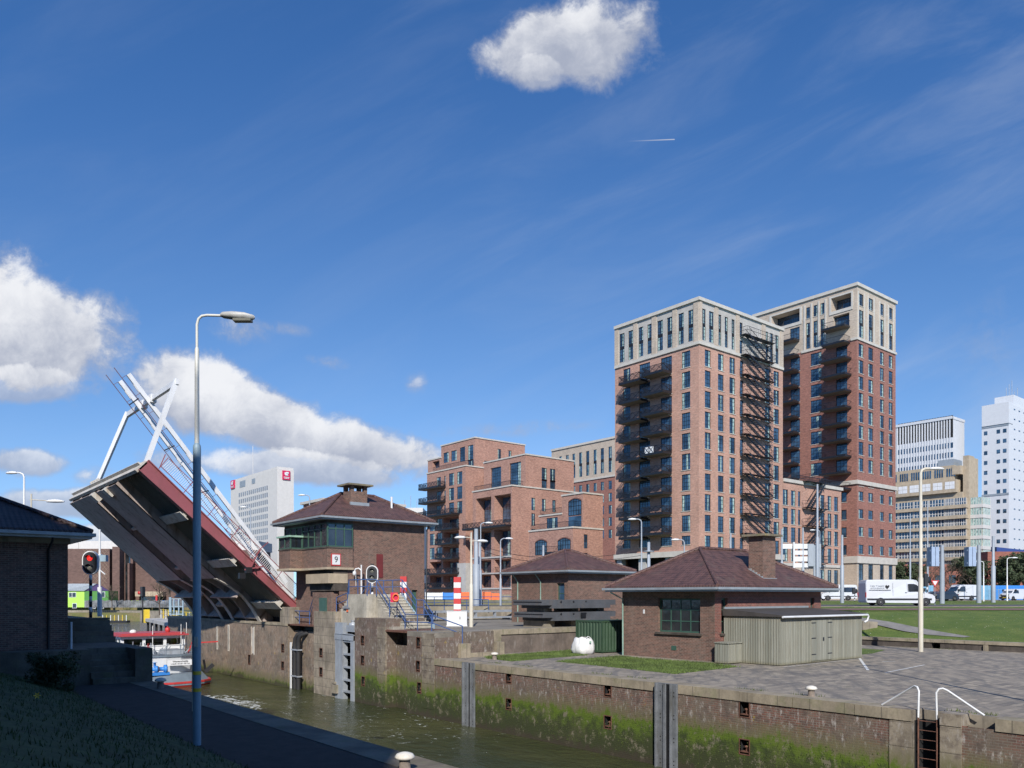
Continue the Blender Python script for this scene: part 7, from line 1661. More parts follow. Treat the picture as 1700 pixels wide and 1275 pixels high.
# bulk bag
import mathutils
o = thing('bulk_bag', 'white woven bulk bag filled with garden waste on the lawn edge', 'bag', (36.3,37.3,Z0), VIEW+.6); n = 24; vs = []; rb = random.Random(2)
prof = [(0,.56),(.06,.68),(.3,.74),(.55,.71),(.8,.62),(.95,.54),(1.04,.46)]
for (h, r_) in prof:
    for k in range(n):
        a = 2*math.pi*k/n; sq = 1/max(abs(math.cos(a)),abs(math.sin(a)))**.55; rr_ = r_*sq*(.86+.05*math.sin(5*a+h*7)+.04*math.sin(9*a+2+h*3)); z = h*1.02
        if h > .9: z += .035*math.cos(4*(a-math.pi/4)+.8*math.sin(a*2+1))*(h-.8)*4
        vs.append((rr_*math.cos(a), rr_*math.sin(a), z+.02*math.sin(7*a)))
mb = MB(); mb.add(vs, [(i*n+k,i*n+(k+1)%n,(i+1)*n+(k+1)%n,(i+1)*n+k) for i in range(len(prof)-1) for k in range(n)], 0, True); mb.build('sack', M['bag'], o, True)
mb = MB(); ring = [(.42*math.cos(2*math.pi*k/12), .42*math.sin(2*math.pi*k/12), .92) for k in range(12)]; mb.add(ring+[(0,0,1.02)], [(k,(k+1)%12,12) for k in range(12)], 0, True); mb.build('filling', M['rust'], o, True)
mb = MB()
for a in (-1.5,): x, y = .5*math.cos(a), .5*math.sin(a); mb.tube([(x-.16,y,1.02),(x-.05,y,1.14),(x+.1,y,1.1),(x+.17,y,1.0)], .022, 6)
mb.build('lifting_loop', M['bag'], o, True)
mb = MB(); mb.box(.02,.16,-.66,-.63,.72,.84); mb.build('label', M['copper'], o, True)
# stacked steel gate slabs
o = thing('steel_slab', 'upper dark grey steel gate slab stacked in front of the middle hut', 'steel slab', (38,42.5,6.5), 0, 'stacked dark grey steel slabs')
def slab(o, z0, z1, dx):
    mb = MB(); mb.prism([(36.5+dx,41.5),(43.6,41.35),(44.6,42.4),(44.6,44.5),(36.5+dx,44.6)], z0+.1, z1); mb.prism([(37.4+dx,41.42),(43.0,41.3),(43.9,42.4),(43.9,44.3),(37.0+dx,44.3)], z0-.12, z0+.1); mb.box(36.42+dx,36.5+dx,41.5,44.6,z1-.12,z1); mb.box(36.42+dx,36.5+dx,41.5,44.6,z0+.1,z0+.2); mb.build('plate', M['slabgrey'], o)
    mb = MB()
    for k in range(5): x = 38.2+1.2*k; mb.lathe((x,41.42,(z0+z1)/2+.12),[(0,-.02),(.07,-.02),(.07,.02)],10,0,'y')
    mb.build('hole', M['black'], o)
slab(o, 6.48, 6.95, 0); o = thing('steel_slab', 'lower dark grey steel gate slab resting on trestles before the middle hut', 'steel slab', (38,42.5,5.7), 0, 'stacked dark grey steel slabs'); slab(o, 5.62, 6.1, .1)
mb = MB()
for (x, y) in ((37.6,43),(40.2,43),(42.8,43)): mb.box(x-.5,x+.5,42.0,44.2,ZU,5.49); mb.box(x-.35,x+.35,42.1,44.0,6.101,6.359)
mb.build('trestle', M['concrete'], o)
mb = MB(); mb.box(40.0,40.5,41.28,41.32,5.68,6.05); mb.build('square_opening', M['black'], o)
# small litter boards left of the slabs
o = thing('timber_pile', 'small pile of old boards on the lock platform left of the steel slabs', 'timber pile', (35.5,42.6,ZU)); c = G(858,1028,ZU)
for k in range(4): mb = MB(); mb.bar((c[0]-.8+.2*k,c[1]+.3*k,ZU+.06+.05*k),(c[0]+.9,c[1]-.2+.2*k,ZU+.05),.16,.05); mb.build('board', M['timber'], o)
# jetty, far bank
jt = thing('jetty', 'narrow grey jetty with yellow and white railing beyond the lock wall', 'jetty', (29,105,3.5)); A_ = Vector((28.2,92,3.95)); B_ = Vector((31.8,117,4.0)); mb = MB(); mb.bar(A_, B_, 2.2, .4); mb.build('deck', M['cast'], jt)
for k in range(12):
    p = A_.lerp(B_, k/11)+Vector((1.0,0,.2)); mb = MB(); mb.bar(p, p+Vector((0,0,1.25)), .09); mb.build('rail_post', M['white' if k % 2 else 'yellow'], jt)
mb = MB()
for h in (1.4,.85): mb.bar(A_+Vector((1,0,h)), B_+Vector((1,0,h)), .06); mb.bar(A_+Vector((-1,0,h)), A_.lerp(B_,.3)+Vector((-1,0,h)), .06)
mb.build('rail', M['yellow'], jt); mb = MB(); mb.box(B_.x-1.3,B_.x-.6,B_.y-.5,B_.y+.6,3.6,5.4); mb.build('yellow_plate', M['yellow'], jt)
for k in range(7): p = A_.lerp(B_, k/6); mb = MB(); mb.tube([(p.x-.7,p.y,-1),(p.x-.7,p.y,3.8)], .16, 6); mb.build('pile', M['black'], jt)
o = thing('access_gate', 'blue grey steel access frame at the end of the abutment wall', 'gate', PD(293,95)+(5,), VIEW); mb = MB(); s_ = 95/F
for x in (-11,-4,4,11): mb.bar((x*s_,0,0),(x*s_,0,1.9),.14)
for z in (.1,1.0,1.9): mb.bar((-11*s_,0,z),(11*s_,0,z),.1)
mb.box(-12*s_,-8*s_,-.1,.1,0,2.1); mb.build('frame', M['post_blue'], o, True)
block('far_bank', [XD(-140,236),XD(-95,232),XD(-84,200),XD(-60,150),XD(-30,124),XD(-40,300),XD(-100,420),XD(-250,420),XD(-230,300)], -1, 2.4, M['drygrass'], M['drygrass'])
block('far_bank_top', [XD(-180,247),XD(-94,243),XD(-84,215),XD(-70,190),XD(-60,300),XD(-100,420),XD(-250,420),XD(-230,300)], 1, 3.9, M['drygrass'], M['drygrass'])
def fd(x, D, z): p = PD(x, D); return (p[0], p[1], z)
bo = thing('office_building', 'large windowless brown brick building with diamond pattern and pale roof band', 'building', fd(200,275,4), VIEW); s_ = 275/F; X0 = lambda x: (x-200)*s_; ZZ = lambda y: ZD(y,275)-4
mb = MB(); mb.box(X0(96),X0(182),0,20,-.5,ZZ(911)); mb.box(X0(182),X0(191),3,20,-.5,ZZ(910)); mb.box(X0(190),X0(202),-1.5,20,-.5,ZZ(908)); mb.box(X0(202),X0(216),2,20,-.5,ZZ(910)); mb.box(X0(213),X0(216),-.5,20,-.5,ZZ(935)); mb.box(X0(216),X0(420),4,20,-.5,ZZ(912)); mb.build('wall', M['brick_old'], bo, True)
mb = MB(); mb.box(X0(90),X0(420),6,22,ZZ(912),ZZ(896)); mb.box(X0(90),X0(115),5.8,22,ZZ(912),ZZ(897)); mb.build('roof_band', M['offwhite'], bo, True)
mb = MB()
for k in range(-3, 14):
    for sg in (1,-1):
        x0 = 138+k*6.0; n_ = 8
        for q in range(10):
            xa, xb = x0+sg*q*5, x0+sg*(q+1)*5; ya, yb = 912+q*6.2, 912+(q+1)*6.2
            if 136 <= min(xa,xb) and max(xa,xb) <= 181.5: mb.bar((X0(xa),-.06,ZZ(ya)),(X0(xb),-.06,ZZ(yb)),.07,.1)
o_ = mb.build('diamond_pattern', M['diamond'], bo, True)
mb = MB(); mb.box(X0(203.5),X0(212),1.9,2.0,0,ZZ(918)); mb.build('glass_strip', M['glass_dark'], bo, True)
mb = MB(); mb.box(X0(222),X0(268),1,4,ZZ(990),ZZ(982)); mb.build('canopy', M['sand'], bo, True); mb = MB(); mb.box(X0(226),X0(264),3.8,3.95,0,ZZ(991)); mb.build('shopfront', M['glass_dark'], bo, True)
mb = MB(); mb.lathe((X0(229),.9,ZZ(984.2)),[(0,-.1),(.55,-.1),(.55,.05)],10,0,'y'); mb.box(X0(229),X0(233),.85,.95,ZZ(986),ZZ(983)); mb.build('sign_emblem', M['redp'], bo, True)
mb = MB(); mb.box(X0(257),X0(260),.5,.9,0,ZZ(988)); mb.build('red_banner', M['redp'], bo, True)
gh = thing('site_cabin', 'two-storey lime green cabin with purple gable and pale roof across the water', 'cabin', fd(146,243,3.9), VIEW); s2 = 243/F; X1 = lambda x: (x-146)*s2; Z1 = lambda y: ZD(y,243)-3.9
mb = MB(); mb.box(X1(100),X1(140),0,6,0,Z1(981)); mb.build('side_wall', M['lime'], gh, True); mb = MB(); mb.box(X1(140),X1(180),.01,6,0,Z1(981)); mb.build('end_wall', M['dkgreen'], gh, True)
mb = MB(); mb.add([(X1(140),-.1,Z1(981)),(X1(181),-.1,Z1(981)),(X1(161),-.1,Z1(969)),(X1(140),.4,Z1(981)),(X1(181),.4,Z1(981)),(X1(161),.4,Z1(969))],[(0,1,2),(5,4,3),(0,3,4,1),(1,4,5,2),(2,5,3,0)]); mb.build('gable', M['purple'], gh, True)
mb = MB(); mb.add([(X1(98),-.4,Z1(981)),(X1(141),-.4,Z1(981)),(X1(162),-.4,Z1(969)),(X1(98),-.0,Z1(969)),(X1(98),5,Z1(969)),(X1(162),5,Z1(969))],[(0,1,2,3),(3,2,5,4)]); mb.build('roof', M['gutter'], gh, True)
for (x0,x1,y0,y1) in ((115,119.5,984,991),(120.5,126,984,991),(121,127,1002,1009),(167,174,983,991),(166,172,1003,1010),(155,158,1003,1010)):
    mb = MB(); mb.box(X1(x0)-.12,X1(x1)+.12,-.1,-.02,Z1(y1)-.12,Z1(y0)+.12,1); mb.box(X1(x0),X1(x1),-.14,-.1,Z1(y1),Z1(y0),0); mb.build('window', [M['glass_dark'], M['white']], gh, True)
for (x0,x1,y0,y1,mt,lab) in ((176,180,1002,1012,'lime','narrow lime green container end beside the green cabin'),(217.5,236,997,1012,'lime','lime green site container left of the blue ones'),(236.2,243,999,1012,'dkgreen','dark green site container between lime and blue ones'),(244,262,998,1010,'bluep','bright blue site container at left of the pair'),(263,297,997,1010,'bluep','longer bright blue site container under the raised bridge')):
    o = thing('site_container', lab, 'container', fd((x0+x1)/2,240,3.9), VIEW, 'site containers across the water'); w_ = (x1-x0)*240/F; h_ = ZD(y0,240)-3.9; mb = MB(); mb.box(-w_/2,w_/2,0,2.4,0,h_)
    k = int(w_/.3)
    for i in range(k): mb.box(-w_/2+.3*i+.05,-w_/2+.3*i+.18,-.05,0,.1,h_-.15)
    mb.build('body', M[mt], o, True)
fn = thing('site_fence', 'grey graffiti covered hoarding along the far bank', 'fence', fd(210,238,3.9), VIEW); mb = MB(); s3 = 238/F
for i in range(48): x = (140+i*3.6-210)*s3; mb.box(x,x+.6,0,.06,0,2.0+.1*(i%3))
fn2 = mb.build('panel', M['graffiti'], fn, True)
o = thing('floating_dock', 'small floating dock with yellow posts on the far water', 'dock', fd(188,215,0), VIEW); mb = MB(); mb.box(-3.2,3.6,0,2,.1,.7); mb.build('deck', M['black'], o, True)
for k in range(7): mb = MB(); mb.box(-3+k*1.05,-2.85+k*1.05,.2,.35,.7,2.2); mb.build('post', M['yellow' if k % 2 else 'white'], o, True)
# ---------------------------------------------------------------- construction site barriers, truck, buoy
for (x0,x1,y0,y1,mt,lab) in ((706,735,984,997,'white','white concrete barrier left of the blue one on the building site'),(735,753,984,995,'bluep','blue site barrier behind the railing'),(765,786,983,996,'orange','orange mesh barrier left of the grey masts'),(801,815,983,996,'orange','orange barrier block right of the grey masts'),(816,832,985,998,'orange','orange machine cover on the building site'),(833,848,987,999,'concrete','grey concrete block on the building site')):
    D = 96; o = thing('site_barrier', lab, 'barrier', fd((x0+x1)/2,D,6.2), VIEW, 'site barriers behind the railing'); w_ = (x1-x0)*D/F; h_ = ZD(y0,D)-6.2; mb = MB(); mb.ext([(0,0),(.5,0),(.45,.15),(.3,.35),(.28,h_),(.2,h_),(.18,.35),(.05,.15)], 0, -w_/2, w_/2) if mt in ('white','bluep') else mb.box(-w_/2,w_/2,0,.5,0,h_); mb.box(-w_/2,-w_/2+.08,-.05,.55,0,h_+.05); mb.box(w_/2-.08,w_/2,-.05,.55,0,h_+.05); mb.build('body', M[mt], o, True)
lb = thing('lifebuoy', 'orange lifebuoy in its pink-red case on the stair railing', 'lifebuoy', fd(657,51.5,ZD(992,51.5)), VIEW); n = 20; m2 = 8; vs = []
for i in range(n):
    for k in range(m2): a = 2*math.pi*i/n; b = 2*math.pi*k/m2; r_ = .185+.045*math.cos(b); vs.append((r_*math.cos(a), .05*math.sin(b), 1.2*r_*math.sin(a)))
mb = MB(); mb.add(vs, [(i*m2+k,((i+1)%n)*m2+k,((i+1)%n)*m2+(k+1)%m2,i*m2+(k+1)%m2) for i in range(n) for k in range(m2)], 0, True); mb.build('ring', M['orange'], lb, True)
mb = MB(); mb.box(-.35,.12,.1,.25,-.3,.32); mb.build('case', M['pinkred'], lb, True)
bb_ = thing('barrier_stack', 'row of red and white road barriers seen under the bridge girder', 'barrier', fd(480,78,6.2), VIEW)
for k in range(7): mb = MB(); x = -1.6+k*.42; mb.bar((x,0,.2),(x+.3,0,1.1),.16,.05); mb.build('red_stripe' if k % 2 else 'white_stripe', M['orange' if k % 2 else 'white'], bb_, True)
gm = thing('advertising_wrap', 'purple and orange wrapped site unit behind the bridge foot', 'site unit', fd(507,80,6.2), VIEW); mb = MB(); mb.box(-.75,.5,0,1.5,0,1.9); mb.build('wrap', M['violet'], gm, True); mb = MB(); mb.box(.5,.7,-.05,1.4,.2,2.1); mb.build('edge_panel', M['orange'], gm, True)
# ---------------------------------------------------------------- vehicles
def wheel(par, x, y, r=.34, w_=.24, sd=-1):
    mb = MB(); mb.lathe((x,y,r), [(0,-w_/2),(r*.62,-w_/2),(r*.97,-w_/2+.02),(r,0),(r*.97,w_/2-.02),(r*.62,w_/2),(0,w_/2)], 22, 0, 'y'); t_ = mb.build('tyre', M['rubber'], par, True)
    mb = MB(); mb.lathe((x,y+sd*(w_/2+.004),r), [(r*.62,.0),(r*.55,sd*.012),(r*.2,sd*.0),(r*.12,sd*.02),(0,sd*.02)], 18, 0, 'y'); mb.build('rim', M['grey_steel'], par, True)
    mb = MB()
    for k in range(8): a = 2*math.pi*k/8; mb.lathe((x+r*.4*math.cos(a),y+sd*(w_/2+.02),r+r*.4*math.sin(a)), [(0,0),(.03,0)], 6, 0, 'y')
def van(name, label, pos_, rz, L=6.9, H=2.6, Wd=2.0, kind='panel', group='white vans on the roads', mirror=False):
    """faces +x, near side is -y"""
    o = thing(name, label, 'van', pos_, rz, group); h2 = Wd/2
    if kind == 'car': prof = [(-L/2,.45),(-L/2+.03,.95),(-L/2+.35,1.05),(-L/2+.75,H),(L*.08,H),(L*.24,1.02),(L/2-.25,.88),(L/2-.02,.6),(L/2,.35),(L/2-.1,.22),(-L/2+.1,.22)]
    elif kind == 'small': prof = [(-L/2,.4),(-L/2+.02,1.2),(-L/2+.08,H-.1),(-L/2+.25,H),(L*.16,H),(L*.22,H-.05),(L*.36,1.2),(L/2-.12,1.0),(L/2-.01,.75),(L/2,.4),(L/2-.08,.22),(-L/2+.05,.25)]
    else: prof = [(-L/2,.5),(-L/2,H-.35),(-L/2+.06,H-.1),(-L/2+.25,H),(L/2-2.2,H+.02),(L/2-1.85,H-.06),(L/2-1.05,1.42),(L/2-.95,1.3),(L/2-.28,1.12),(L/2-.06,.95),(L/2,.62),(L/2-.02,.42),(L/2-.15,.26),(-L/2+.08,.32)]
    def inset(z): return 0 if z < H*.5 else (z-H*.5)*.10+(.08 if z > H-.04 else 0)
    n = len(prof); vs = []
    ys = [-1,-.93,.93,1]
    for s_ in ys:
        for (x, z) in prof:
            k_ = .0 if abs(s_) == 1 else 1
            cx_ = .0; e = 1 if abs(s_) == 1 else 0
            xx = x-(.05 if x > 0 else -.05)*e; zz = z-(.05 if z > H*.6 else 0)*e
            vs.append((xx, s_*(h2-inset(z)), zz))
    mb = MB(); fs = []
    for i in range(3):
        for k in range(n): fs.append((i*n+k, i*n+(k+1)%n, (i+1)*n+(k+1)%n, (i+1)*n+k))
    mb.add(vs, fs, 0); mb.add(vs[:n], [tuple(reversed(range(n)))]); mb.add(vs[3*n:], [tuple(range(n))])
    body = mb.build('body', M['whitevan' if kind != 'car' else 'darkcar'], o, True)
    def sidepoly(P, mat, nm, out=.006):
        for s_ in (-1, 1):
            mb = MB(); v = [(x, s_*(h2-inset(z)+out), z) for x, z in P]; mb.add(v, [tuple(range(len(v))) if s_ < 0 else tuple(reversed(range(len(v))))]); mb.build(nm, M[mat], body, True)
    if kind == 'panel':
        sidepoly([(L/2-2.75,1.42),(L/2-1.28,1.42),(L/2-1.9,2.12),(L/2-2.2,2.2),(L/2-2.75,2.2)], 'glass_dark', 'side_window')
        sidepoly([(-L/2+.1,.55),(L/2-.4,.55),(L/2-.4,.74),(-L/2+.1,.74)], 'dark', 'side_moulding', .012)
        for x in (L/2-2.85, L/2-1.15, L/2-4.3): sidepoly([(x,.6),(x+.018,.6),(x+.018,2.3 if x < L/2-2 else 1.35),(x,2.3 if x < L/2-2 else 1.35)], 'dark', 'door_gap', .004)
        sidepoly([(L/2-3.1,1.3),(L/2-2.9,1.3),(L/2-2.9,1.35),(L/2-3.1,1.35)], 'dark', 'door_handle', .02)
    elif kind == 'bus':
        sidepoly([(-L/2+.3,1.35),(L/2-2.9,1.35),(L/2-2.9,2.05),(-L/2+.3,2.05)], 'glass_dark', 'side_window'); sidepoly([(L/2-2.7,1.4),(L/2-1.3,1.42),(L/2-1.85,2.1),(L/2-2.7,2.1)], 'glass_dark', 'side_window'); sidepoly([(-L/2+.1,.6),(L/2-.4,.6),(L/2-.4,.72),(-L/2+.1,.72)], 'dark', 'side_moulding', .012)
    elif kind == 'small': sidepoly([(L*.0,1.15),(L*.33,1.15),(L*.22,1.62),(L*.02,1.65)], 'glass_dark', 'side_window')
    else: sidepoly([(-L/2+.6,1.02),(L*.2,1.0),(L*.07,H-.08),(-L/2+.95,H-.08)], 'glass_dark', 'side_window')
    # windscreen
    if kind in ('panel','bus'): a, b = (L/2-1.85,H-.10), (L/2-1.05,1.46)
    elif kind == 'small': a, b = (L*.22,H-.08), (L*.355,1.22)
    else: a, b = (L*.085,H-.03), (L*.235,1.05)
    nx_, nz_ = (a[1]-b[1]), (b[0]-a[0]); l_ = math.hypot(nx_,nz_); nx_ /= l_; nz_ /= l_; mb = MB(); wa, wb = h2*.93-inset(a[1])-.06, h2*.93-.06
    mb.add([(a[0]+nx_*.012,-wa,a[1]+nz_*.012),(b[0]+nx_*.012,-wb,b[1]+nz_*.012),(b[0]+nx_*.012,wb,b[1]+nz_*.012),(a[0]+nx_*.012,wa,a[1]+nz_*.012)], [(0,1,2,3)]); mb.build('windscreen', M['glass'], body, True)
    for s_ in (-1,1):
        mb = MB(); mb.box(L/2-.22,L/2+.004,s_*h2*.62-.2*(s_>0)*0-.18,s_*h2*.62+.18,.78,.98); mb.build('headlight', M['lens'], o, True)
        mb = MB(); mb.box(-L/2-.02,-L/2+.04,s_*h2*.88-.08,s_*h2*.88+.08,.85,1.35 if kind != 'car' else 1.0); mb.build('tail_light', M['redp'], o, True)
        if kind != 'car': mb = MB(); mb.box(L/2-1.32,L/2-1.15,s_*(h2+.04),s_*(h2+.26),1.42,1.78); mb.build('mirror', M['dark'], o, True)
        wr_ = .36 if kind in ('panel','bus') else .31
        for x in ((L/2-1.0, -L/2+1.45) if kind in ('panel','bus') else (L/2-.85,-L/2+.8)):
            mb = MB(); m_ = 14; P = [(x+(wr_+.1)*math.cos(math.pi*k/m_), wr_+(wr_+.09)*math.sin(math.pi*k/m_)) for k in range(m_+1)]; P = [(px_, max(pz_, .2)) for px_, pz_ in P]+[(x-wr_-.1,.2),(x+wr_+.1,.2)]
            v = [(px_, s_*(h2+.009), pz_) for px_, pz_ in P]; mb.add(v, [tuple(range(len(v))) if s_ > 0 else tuple(reversed(range(len(v))))]); mb.build('wheel_arch', M['black'], body, True)
            wh_ = thing('x','x','x',(0,0,0)); bpy.data.objects.remove(wh_)
            mb = MB(); mb.lathe((x,s_*(h2-.08),wr_), [(0,-.12),(wr_*.62,-.12),(wr_*.97,-.1),(wr_,0),(wr_*.97,.1),(wr_*.62,.12),(0,.12)], 22, 0, 'y'); t_ = mb.build('wheel', M['rubber'], o, True)
            mb = MB(); mb.lathe((x,s_*(h2+.045),wr_), [(wr_*.6,.0),(wr_*.5,-s_*.03),(wr_*.2,-s_*.03),(wr_*.15,0),(0,0)], 18, 0, 'y'); mb.build('rim', M['rimgrey'], t_, True)
    mb = MB(); mb.box(L/2-.1,L/2+.02,-h2*.55,h2*.55,.62,.86); mb.build('grille', M['dark'], o, True); mb = MB(); mb.box(L/2-.15,L/2+.03,-h2*.9,h2*.9,.3,.6); mb.build('bumper', M['dark'], o, True)
    mb = MB(); mb.box(L/2+.03,L/2+.04,-.26,.26,.42,.53); mb.build('number_plate', M['yellow'], o, True); return o, body
D = 82; c = PD(1488, D); v1, vb = van('delivery_van', 'large white panel van with black heart logo passing on the near road', (c[0],c[1],6.25), VIEW, 7.0, 2.62)
yv = -(1.0-.1*.35-.0)-.012
lt = text('lettering', "VAN 'T HART", .24, M['grey_steel'], vb, (0,0,0), (R(90),0,0)); lt.location = (-2.35, -1.008+.07, 1.98); lt2 = text('lettering', 'AUTOVERHUUR', .2, M['grey_steel'], vb, (0,0,0), (R(90),0,0)); lt2.location = (-2.35, -1.008+.055, 1.76)
mb = MB(); pts = [(0,-.22),(.2,.02),(.2,.14),(.1,.19),(0,.1),(-.1,.19),(-.2,.14),(-.2,.02)]; mb.add([(-1.35+p[0],-.955,1.9+p[1]) for p in pts], [tuple(range(8))]); mb.build('heart_logo', M['black'], vb, True)
mb = MB(); mb.box(-3.2,-1.0,-.99,-.975,1.56,1.6); mb.build('logo_line', M['dark'], vb, True)
c = PD(1389.5, 126); v2, b2 = van('minibus', 'white minibus with dark side windows partly behind the hut roof', (c[0],c[1],6.54), VIEW+math.pi, 5.6, 2.45, 1.95, 'bus'); 
c = PD(1594, 126); van('delivery_van', 'white high-roof van facing left in front of the blue fence', (c[0],c[1],6.54), VIEW+math.pi+R(18), 5.4, 2.45, 1.95, 'panel')
c = PD(1683, 130); van('delivery_van', 'small white van cut off by the right edge of the picture', (c[0],c[1],6.54), VIEW+math.pi+R(24), 4.6, 1.85, 1.8, 'small')
c = PD(1552, 128); van('parked_car', 'dark car half hidden behind the front of the large van', (c[0],c[1],6.54), VIEW+math.pi, 4.3, 1.45, 1.75, 'car', 'dark cars in traffic')
c = PD(1566, 124); van('parked_car', 'second dark car between the yield sign and the high-roof van', (c[0],c[1],6.54), VIEW+math.pi+R(15), 4.2, 1.45, 1.75, 'car', 'dark cars in traffic')
# blue fence and site containers at right
for (x0,x1,mt,lab) in ((1615,1645,'lblue','light blue corrugated container behind the tram mast'),(1645,1672,'bluep','darker blue container right of the tram mast'),(1672,1705,'bluep','blue container behind the small white van'),(1520,1550,'lblue','pale blue container behind the traffic light')):
    D = 150; o = thing('site_container', lab, 'container', fd((x0+x1)/2,D,6.57), VIEW, 'blue containers by the far road'); w_ = (x1-x0-.6)*D/F; h_ = ZD(972,D)-6.57; mb = MB(); mb.box(-w_/2,w_/2,0,2.4,0,h_)
    for i in range(int(w_/.3)): mb.box(-w_/2+.3*i+.05,-w_/2+.3*i+.18,-.05,0,.1,h_-.15)
    mb.build('body', M[mt], o, True)
fe2 = thing('mesh_fence', 'pale blue mesh site fence with yellow sign along the far road', 'fence', fd(1640,142,6.57), VIEW); s_ = 142/F
for i in range(9): mb = MB(); mb.bar(((-30+i*8)*s_,0,0),((-30+i*8)*s_,0,1.9),.06); mb.build('post', M['grey_steel'], fe2, True)
mb = MB()
for i in range(60): mb.bar(((-30+i*1.08)*s_,0,.1),((-30+i*1.08)*s_,0,1.85),.02)
mb.bar((-30*s_,0,1.85),(34*s_,0,1.85),.05); mb.bar((-30*s_,0,.15),(34*s_,0,.15),.05); mb.build('mesh_panel', M['lblue'], fe2, True)
mb = MB(); mb.box(-22*s_,-18*s_,-.08,-.04,.8,1.6); mb.build('yellow_sign', M['yellow'], fe2, True)
# ---------------------------------------------------------------- trees and shrubs
def tree(name, label, pos_, H, Rr, mat, seed, n=2600, leaf=.22, trunk=.2, shape='round', group='pine trees along the far road', bare=False):
    rd = random.Random(seed); o = thing(name, label, 'tree' if H > 2.2 else 'shrub', pos_, 0, group); mb = MB(); th_ = H*(.35 if shape == 'round' else .15)
    mb.tube([(0,0,-.2),(rd.uniform(-.1,.1),0,th_),(rd.uniform(-.2,.2),rd.uniform(-.2,.2),H*.9)], [trunk,trunk*.75,trunk*.15], 7)
    tips = []
    for k in range(16 if bare else 9):
        a = rd.uniform(0,6.28); z0_ = rd.uniform(th_*.7,H*.75); r_ = Rr*rd.uniform(.5,.95); tip = Vector((r_*math.cos(a), r_*math.sin(a), min(H, z0_+rd.uniform(.1,.45)*H))); mid = Vector((tip.x*.4,tip.y*.4,z0_+.5*(tip.z-z0_)+.1)); mb.tube([(0,0,z0_),mid,tip], [trunk*.4,trunk*.25,trunk*.06], 5); tips.append((mid,tip))
        if bare:
            for q in range(7): s_ = rd.uniform(.2,1); b_ = mid.lerp(tip,s_); e = b_+Vector((rd.uniform(-1,1),rd.uniform(-1,1),rd.uniform(.3,1.2)))*Rr*.4; mb.tube([b_,e], [trunk*.1,trunk*.03], 4); tips.append((b_,e))
    mb.build('trunk', M['bark'], o, True)
    mb = MB(); cl = [(Vector((rd.gauss(0,Rr*.42),rd.gauss(0,Rr*.42),th_+(H-th_)*rd.random()**.8)), Rr*rd.uniform(.22,.42)) for _ in range(26)]
    if bare:
        for _ in range(n):
            a, b = rd.choice(tips); p = a.lerp(b, rd.random()); d = Vector((rd.gauss(0,1),rd.gauss(0,1),rd.gauss(.6,.8))).normalized()*rd.uniform(.2,.6)*Rr*.3; q = p+d; w_ = .012; mb.add([p+Vector((w_,0,0)),p-Vector((w_,0,0)),q],[(0,1,2)])
    else:
        for _ in range(n):
            c_, r_ = rd.choice(cl); d = Vector((rd.gauss(0,1),rd.gauss(0,1),rd.gauss(0,.8))).normalized()*r_*rd.uniform(.55,1.05); p = c_+d
            if p.z < th_*.6 or p.z > H*1.05: continue
            u = Vector((rd.gauss(0,1),rd.gauss(0,1),rd.gauss(0,1))).normalized(); v = u.cross(d.normalized()+Vector((.01,.02,.03))).normalized(); s_ = leaf*rd.uniform(.6,1.3); mb.add([p-u*s_*.5,p+v*s_*.35,p+u*s_*.6,p-v*s_*.35],[(0,1,2,3)])
    mb.build('crown', M[mat], o, True); return o
rt = random.Random(9)
for k, (x, top, rr_, D) in enumerate(((1492,935,2.6,170),(1508,942,2.4,165),(1522,938,2.6,168),(1598,930,3.2,172),(1612,924,2.8,168),(1628,934,3.0,174),(1662,932,3.2,170),(1676,926,2.6,166),(1692,928,3.2,172),(1706,920,3.0,168))):
    tree('pine_tree', ['bushy dark pine next to the tower base','shorter dark pine right of the first','dark pine left of the bare bush','wide dark pine right of the bare bush','tall pointed dark pine behind the sign mast','broad dark pine left of the tram mast','dark pine right of the tram mast','narrow taller pine below the blue hall','rounded dark pine below the blue hall','dark pine cut by the right picture edge'][k], fd(x,D,6.57), ZD(top,D)-6.57, rr_, 'pine', 40+k, 2400, .42, .2)
for k, (x, top) in enumerate(((1545,930),(1562,926),(1580,934))):
    tree('bare_bush', ['left bare brown bush in the gap between the pines','middle bare brown bush in the gap between the pines','right bare brown bush in the gap between the pines'][k], fd(x,160,6.57), ZD(top,160)-6.57, 3.0, 'twig', 60+k, 4200, .3, .16, 'low', 'bare bushes along the far road', True)
for k, (x, top, D) in enumerate(((265,955,150),(282,940,140),(186,975,235))):
    tree('bare_tree', ['slim bare tree before the brown building','taller bare tree half hidden by the bridge leaf','small bare reddish tree beside the green cabin'][k], fd(x,D,3.9), ZD(top,D)-3.9, 3.2 if D < 200 else 2.4, 'twig', 80+k, 1500, .3, .16, 'round', 'bare trees on the far bank', True)
sh_ = tree('shrub', 'dark round shrub at the foot of the shaded brick building', (5.6,34.2,3.5), 1.5, 1.1, 'pine', 99, 5000, .09, .05, 'low', None)
df = thing('daffodil', 'single yellow daffodil in the shaded grass at far left', 'flower', (3.4,22.4,4.55)); mb = MB(); mb.tube([(3.4,22.4,4.4),(3.42,22.4,4.8)], .008, 5); mb.build('stem', M['leaf'], df)
mb = MB()
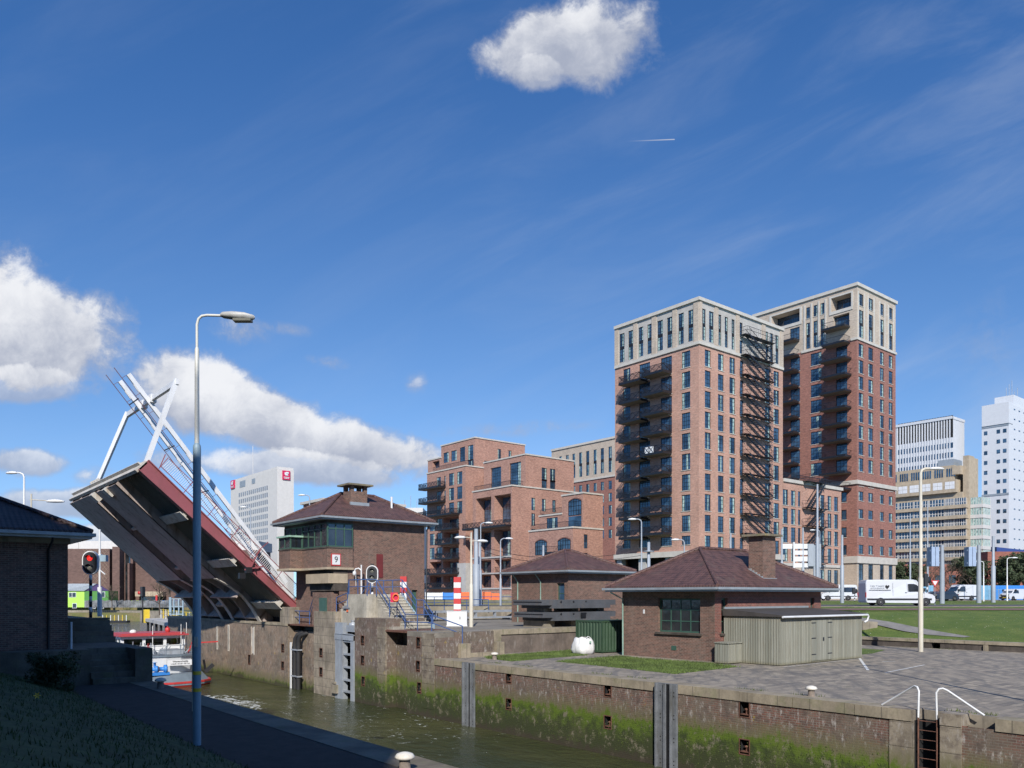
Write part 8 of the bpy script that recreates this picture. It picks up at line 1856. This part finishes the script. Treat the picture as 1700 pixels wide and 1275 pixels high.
for k in range(6): a = k*1.047; mb.add([(3.42,22.4,4.8),(3.42+.05*math.cos(a-.3),22.38,4.8+.05*math.sin(a-.3)),(3.42+.09*math.cos(a),22.37,4.8+.09*math.sin(a)),(3.42+.05*math.cos(a+.3),22.38,4.8+.05*math.sin(a+.3))],[(0,1,2,3)])
mb.build('petals', M['yellow'], df)
wp = thing('white_post', 'thin white post against the corner of the shaded building', 'post', (7.25,38.4,4.95)); mb = MB(); mb.tube([(7.2,38.75,4.95),(7.2,38.75,6.1)], .045, 8); mb.build('post', M['white'], wp)
# lamp near the right picture edge that throws the long shadow
c = G(1716,1166,Z0); lamp(1716, FB*c[0]+FA*c[1], Z0, 690, 'street lamp just beyond the right picture edge', .5, .8, (.1,.06), 'post_cream', 1)

# unseen trees and slabs added to cut sky fill (they show in the glass)
for k, (X, D, H, r_) in enumerate(((-17,3,19,5.2),(-24,13,17,6),(-13,-7,21,6),(-34,27,17,5.5),(-22,17,15,6),(-15,9,16,5.5))):
    p = XD(X, D); tree('added_shade_tree', ['unseen tree added nearest the camera on its left','second unseen tree added left of the camera','unseen tree added just behind the camera','unseen tree added farthest along the near bank','fifth unseen tree added over the shaded quay','low unseen tree added between the camera and the second tree'][k], (p[0],p[1],5.5), H, r_, 'pine', 120+k, 5200, .75, .35, 'round', 'unseen trees added to cut sky light')
for k, X in enumerate((40,85,130,178)):
    p = XD(X, -62); o = thing('unseen_slab', ['first unseen brick slab added behind the camera','second unseen brick slab added behind the camera','third unseen brick slab added behind the camera','last unseen brick slab added behind the camera'][k], 'building', (p[0],p[1],5), VIEW, 'unseen brick slabs added to cut sky light'); H = (33,29,36,30)[k]; mb = MB(); mb.box(-20,20,-7,7,0,H); mb.build('wall', M['brick_old'], o, True)
    mb = MB()
    for i in range(9):
        for j in range(int(H/3.2)): mb.box(-18+i*4.2,-16+i*4.2,7,7.04,1.2+j*3.1,2.9+j*3.1)
    q = mb.build('window', M['glass_dark'], o, True); q['kind'] = 'stuff'
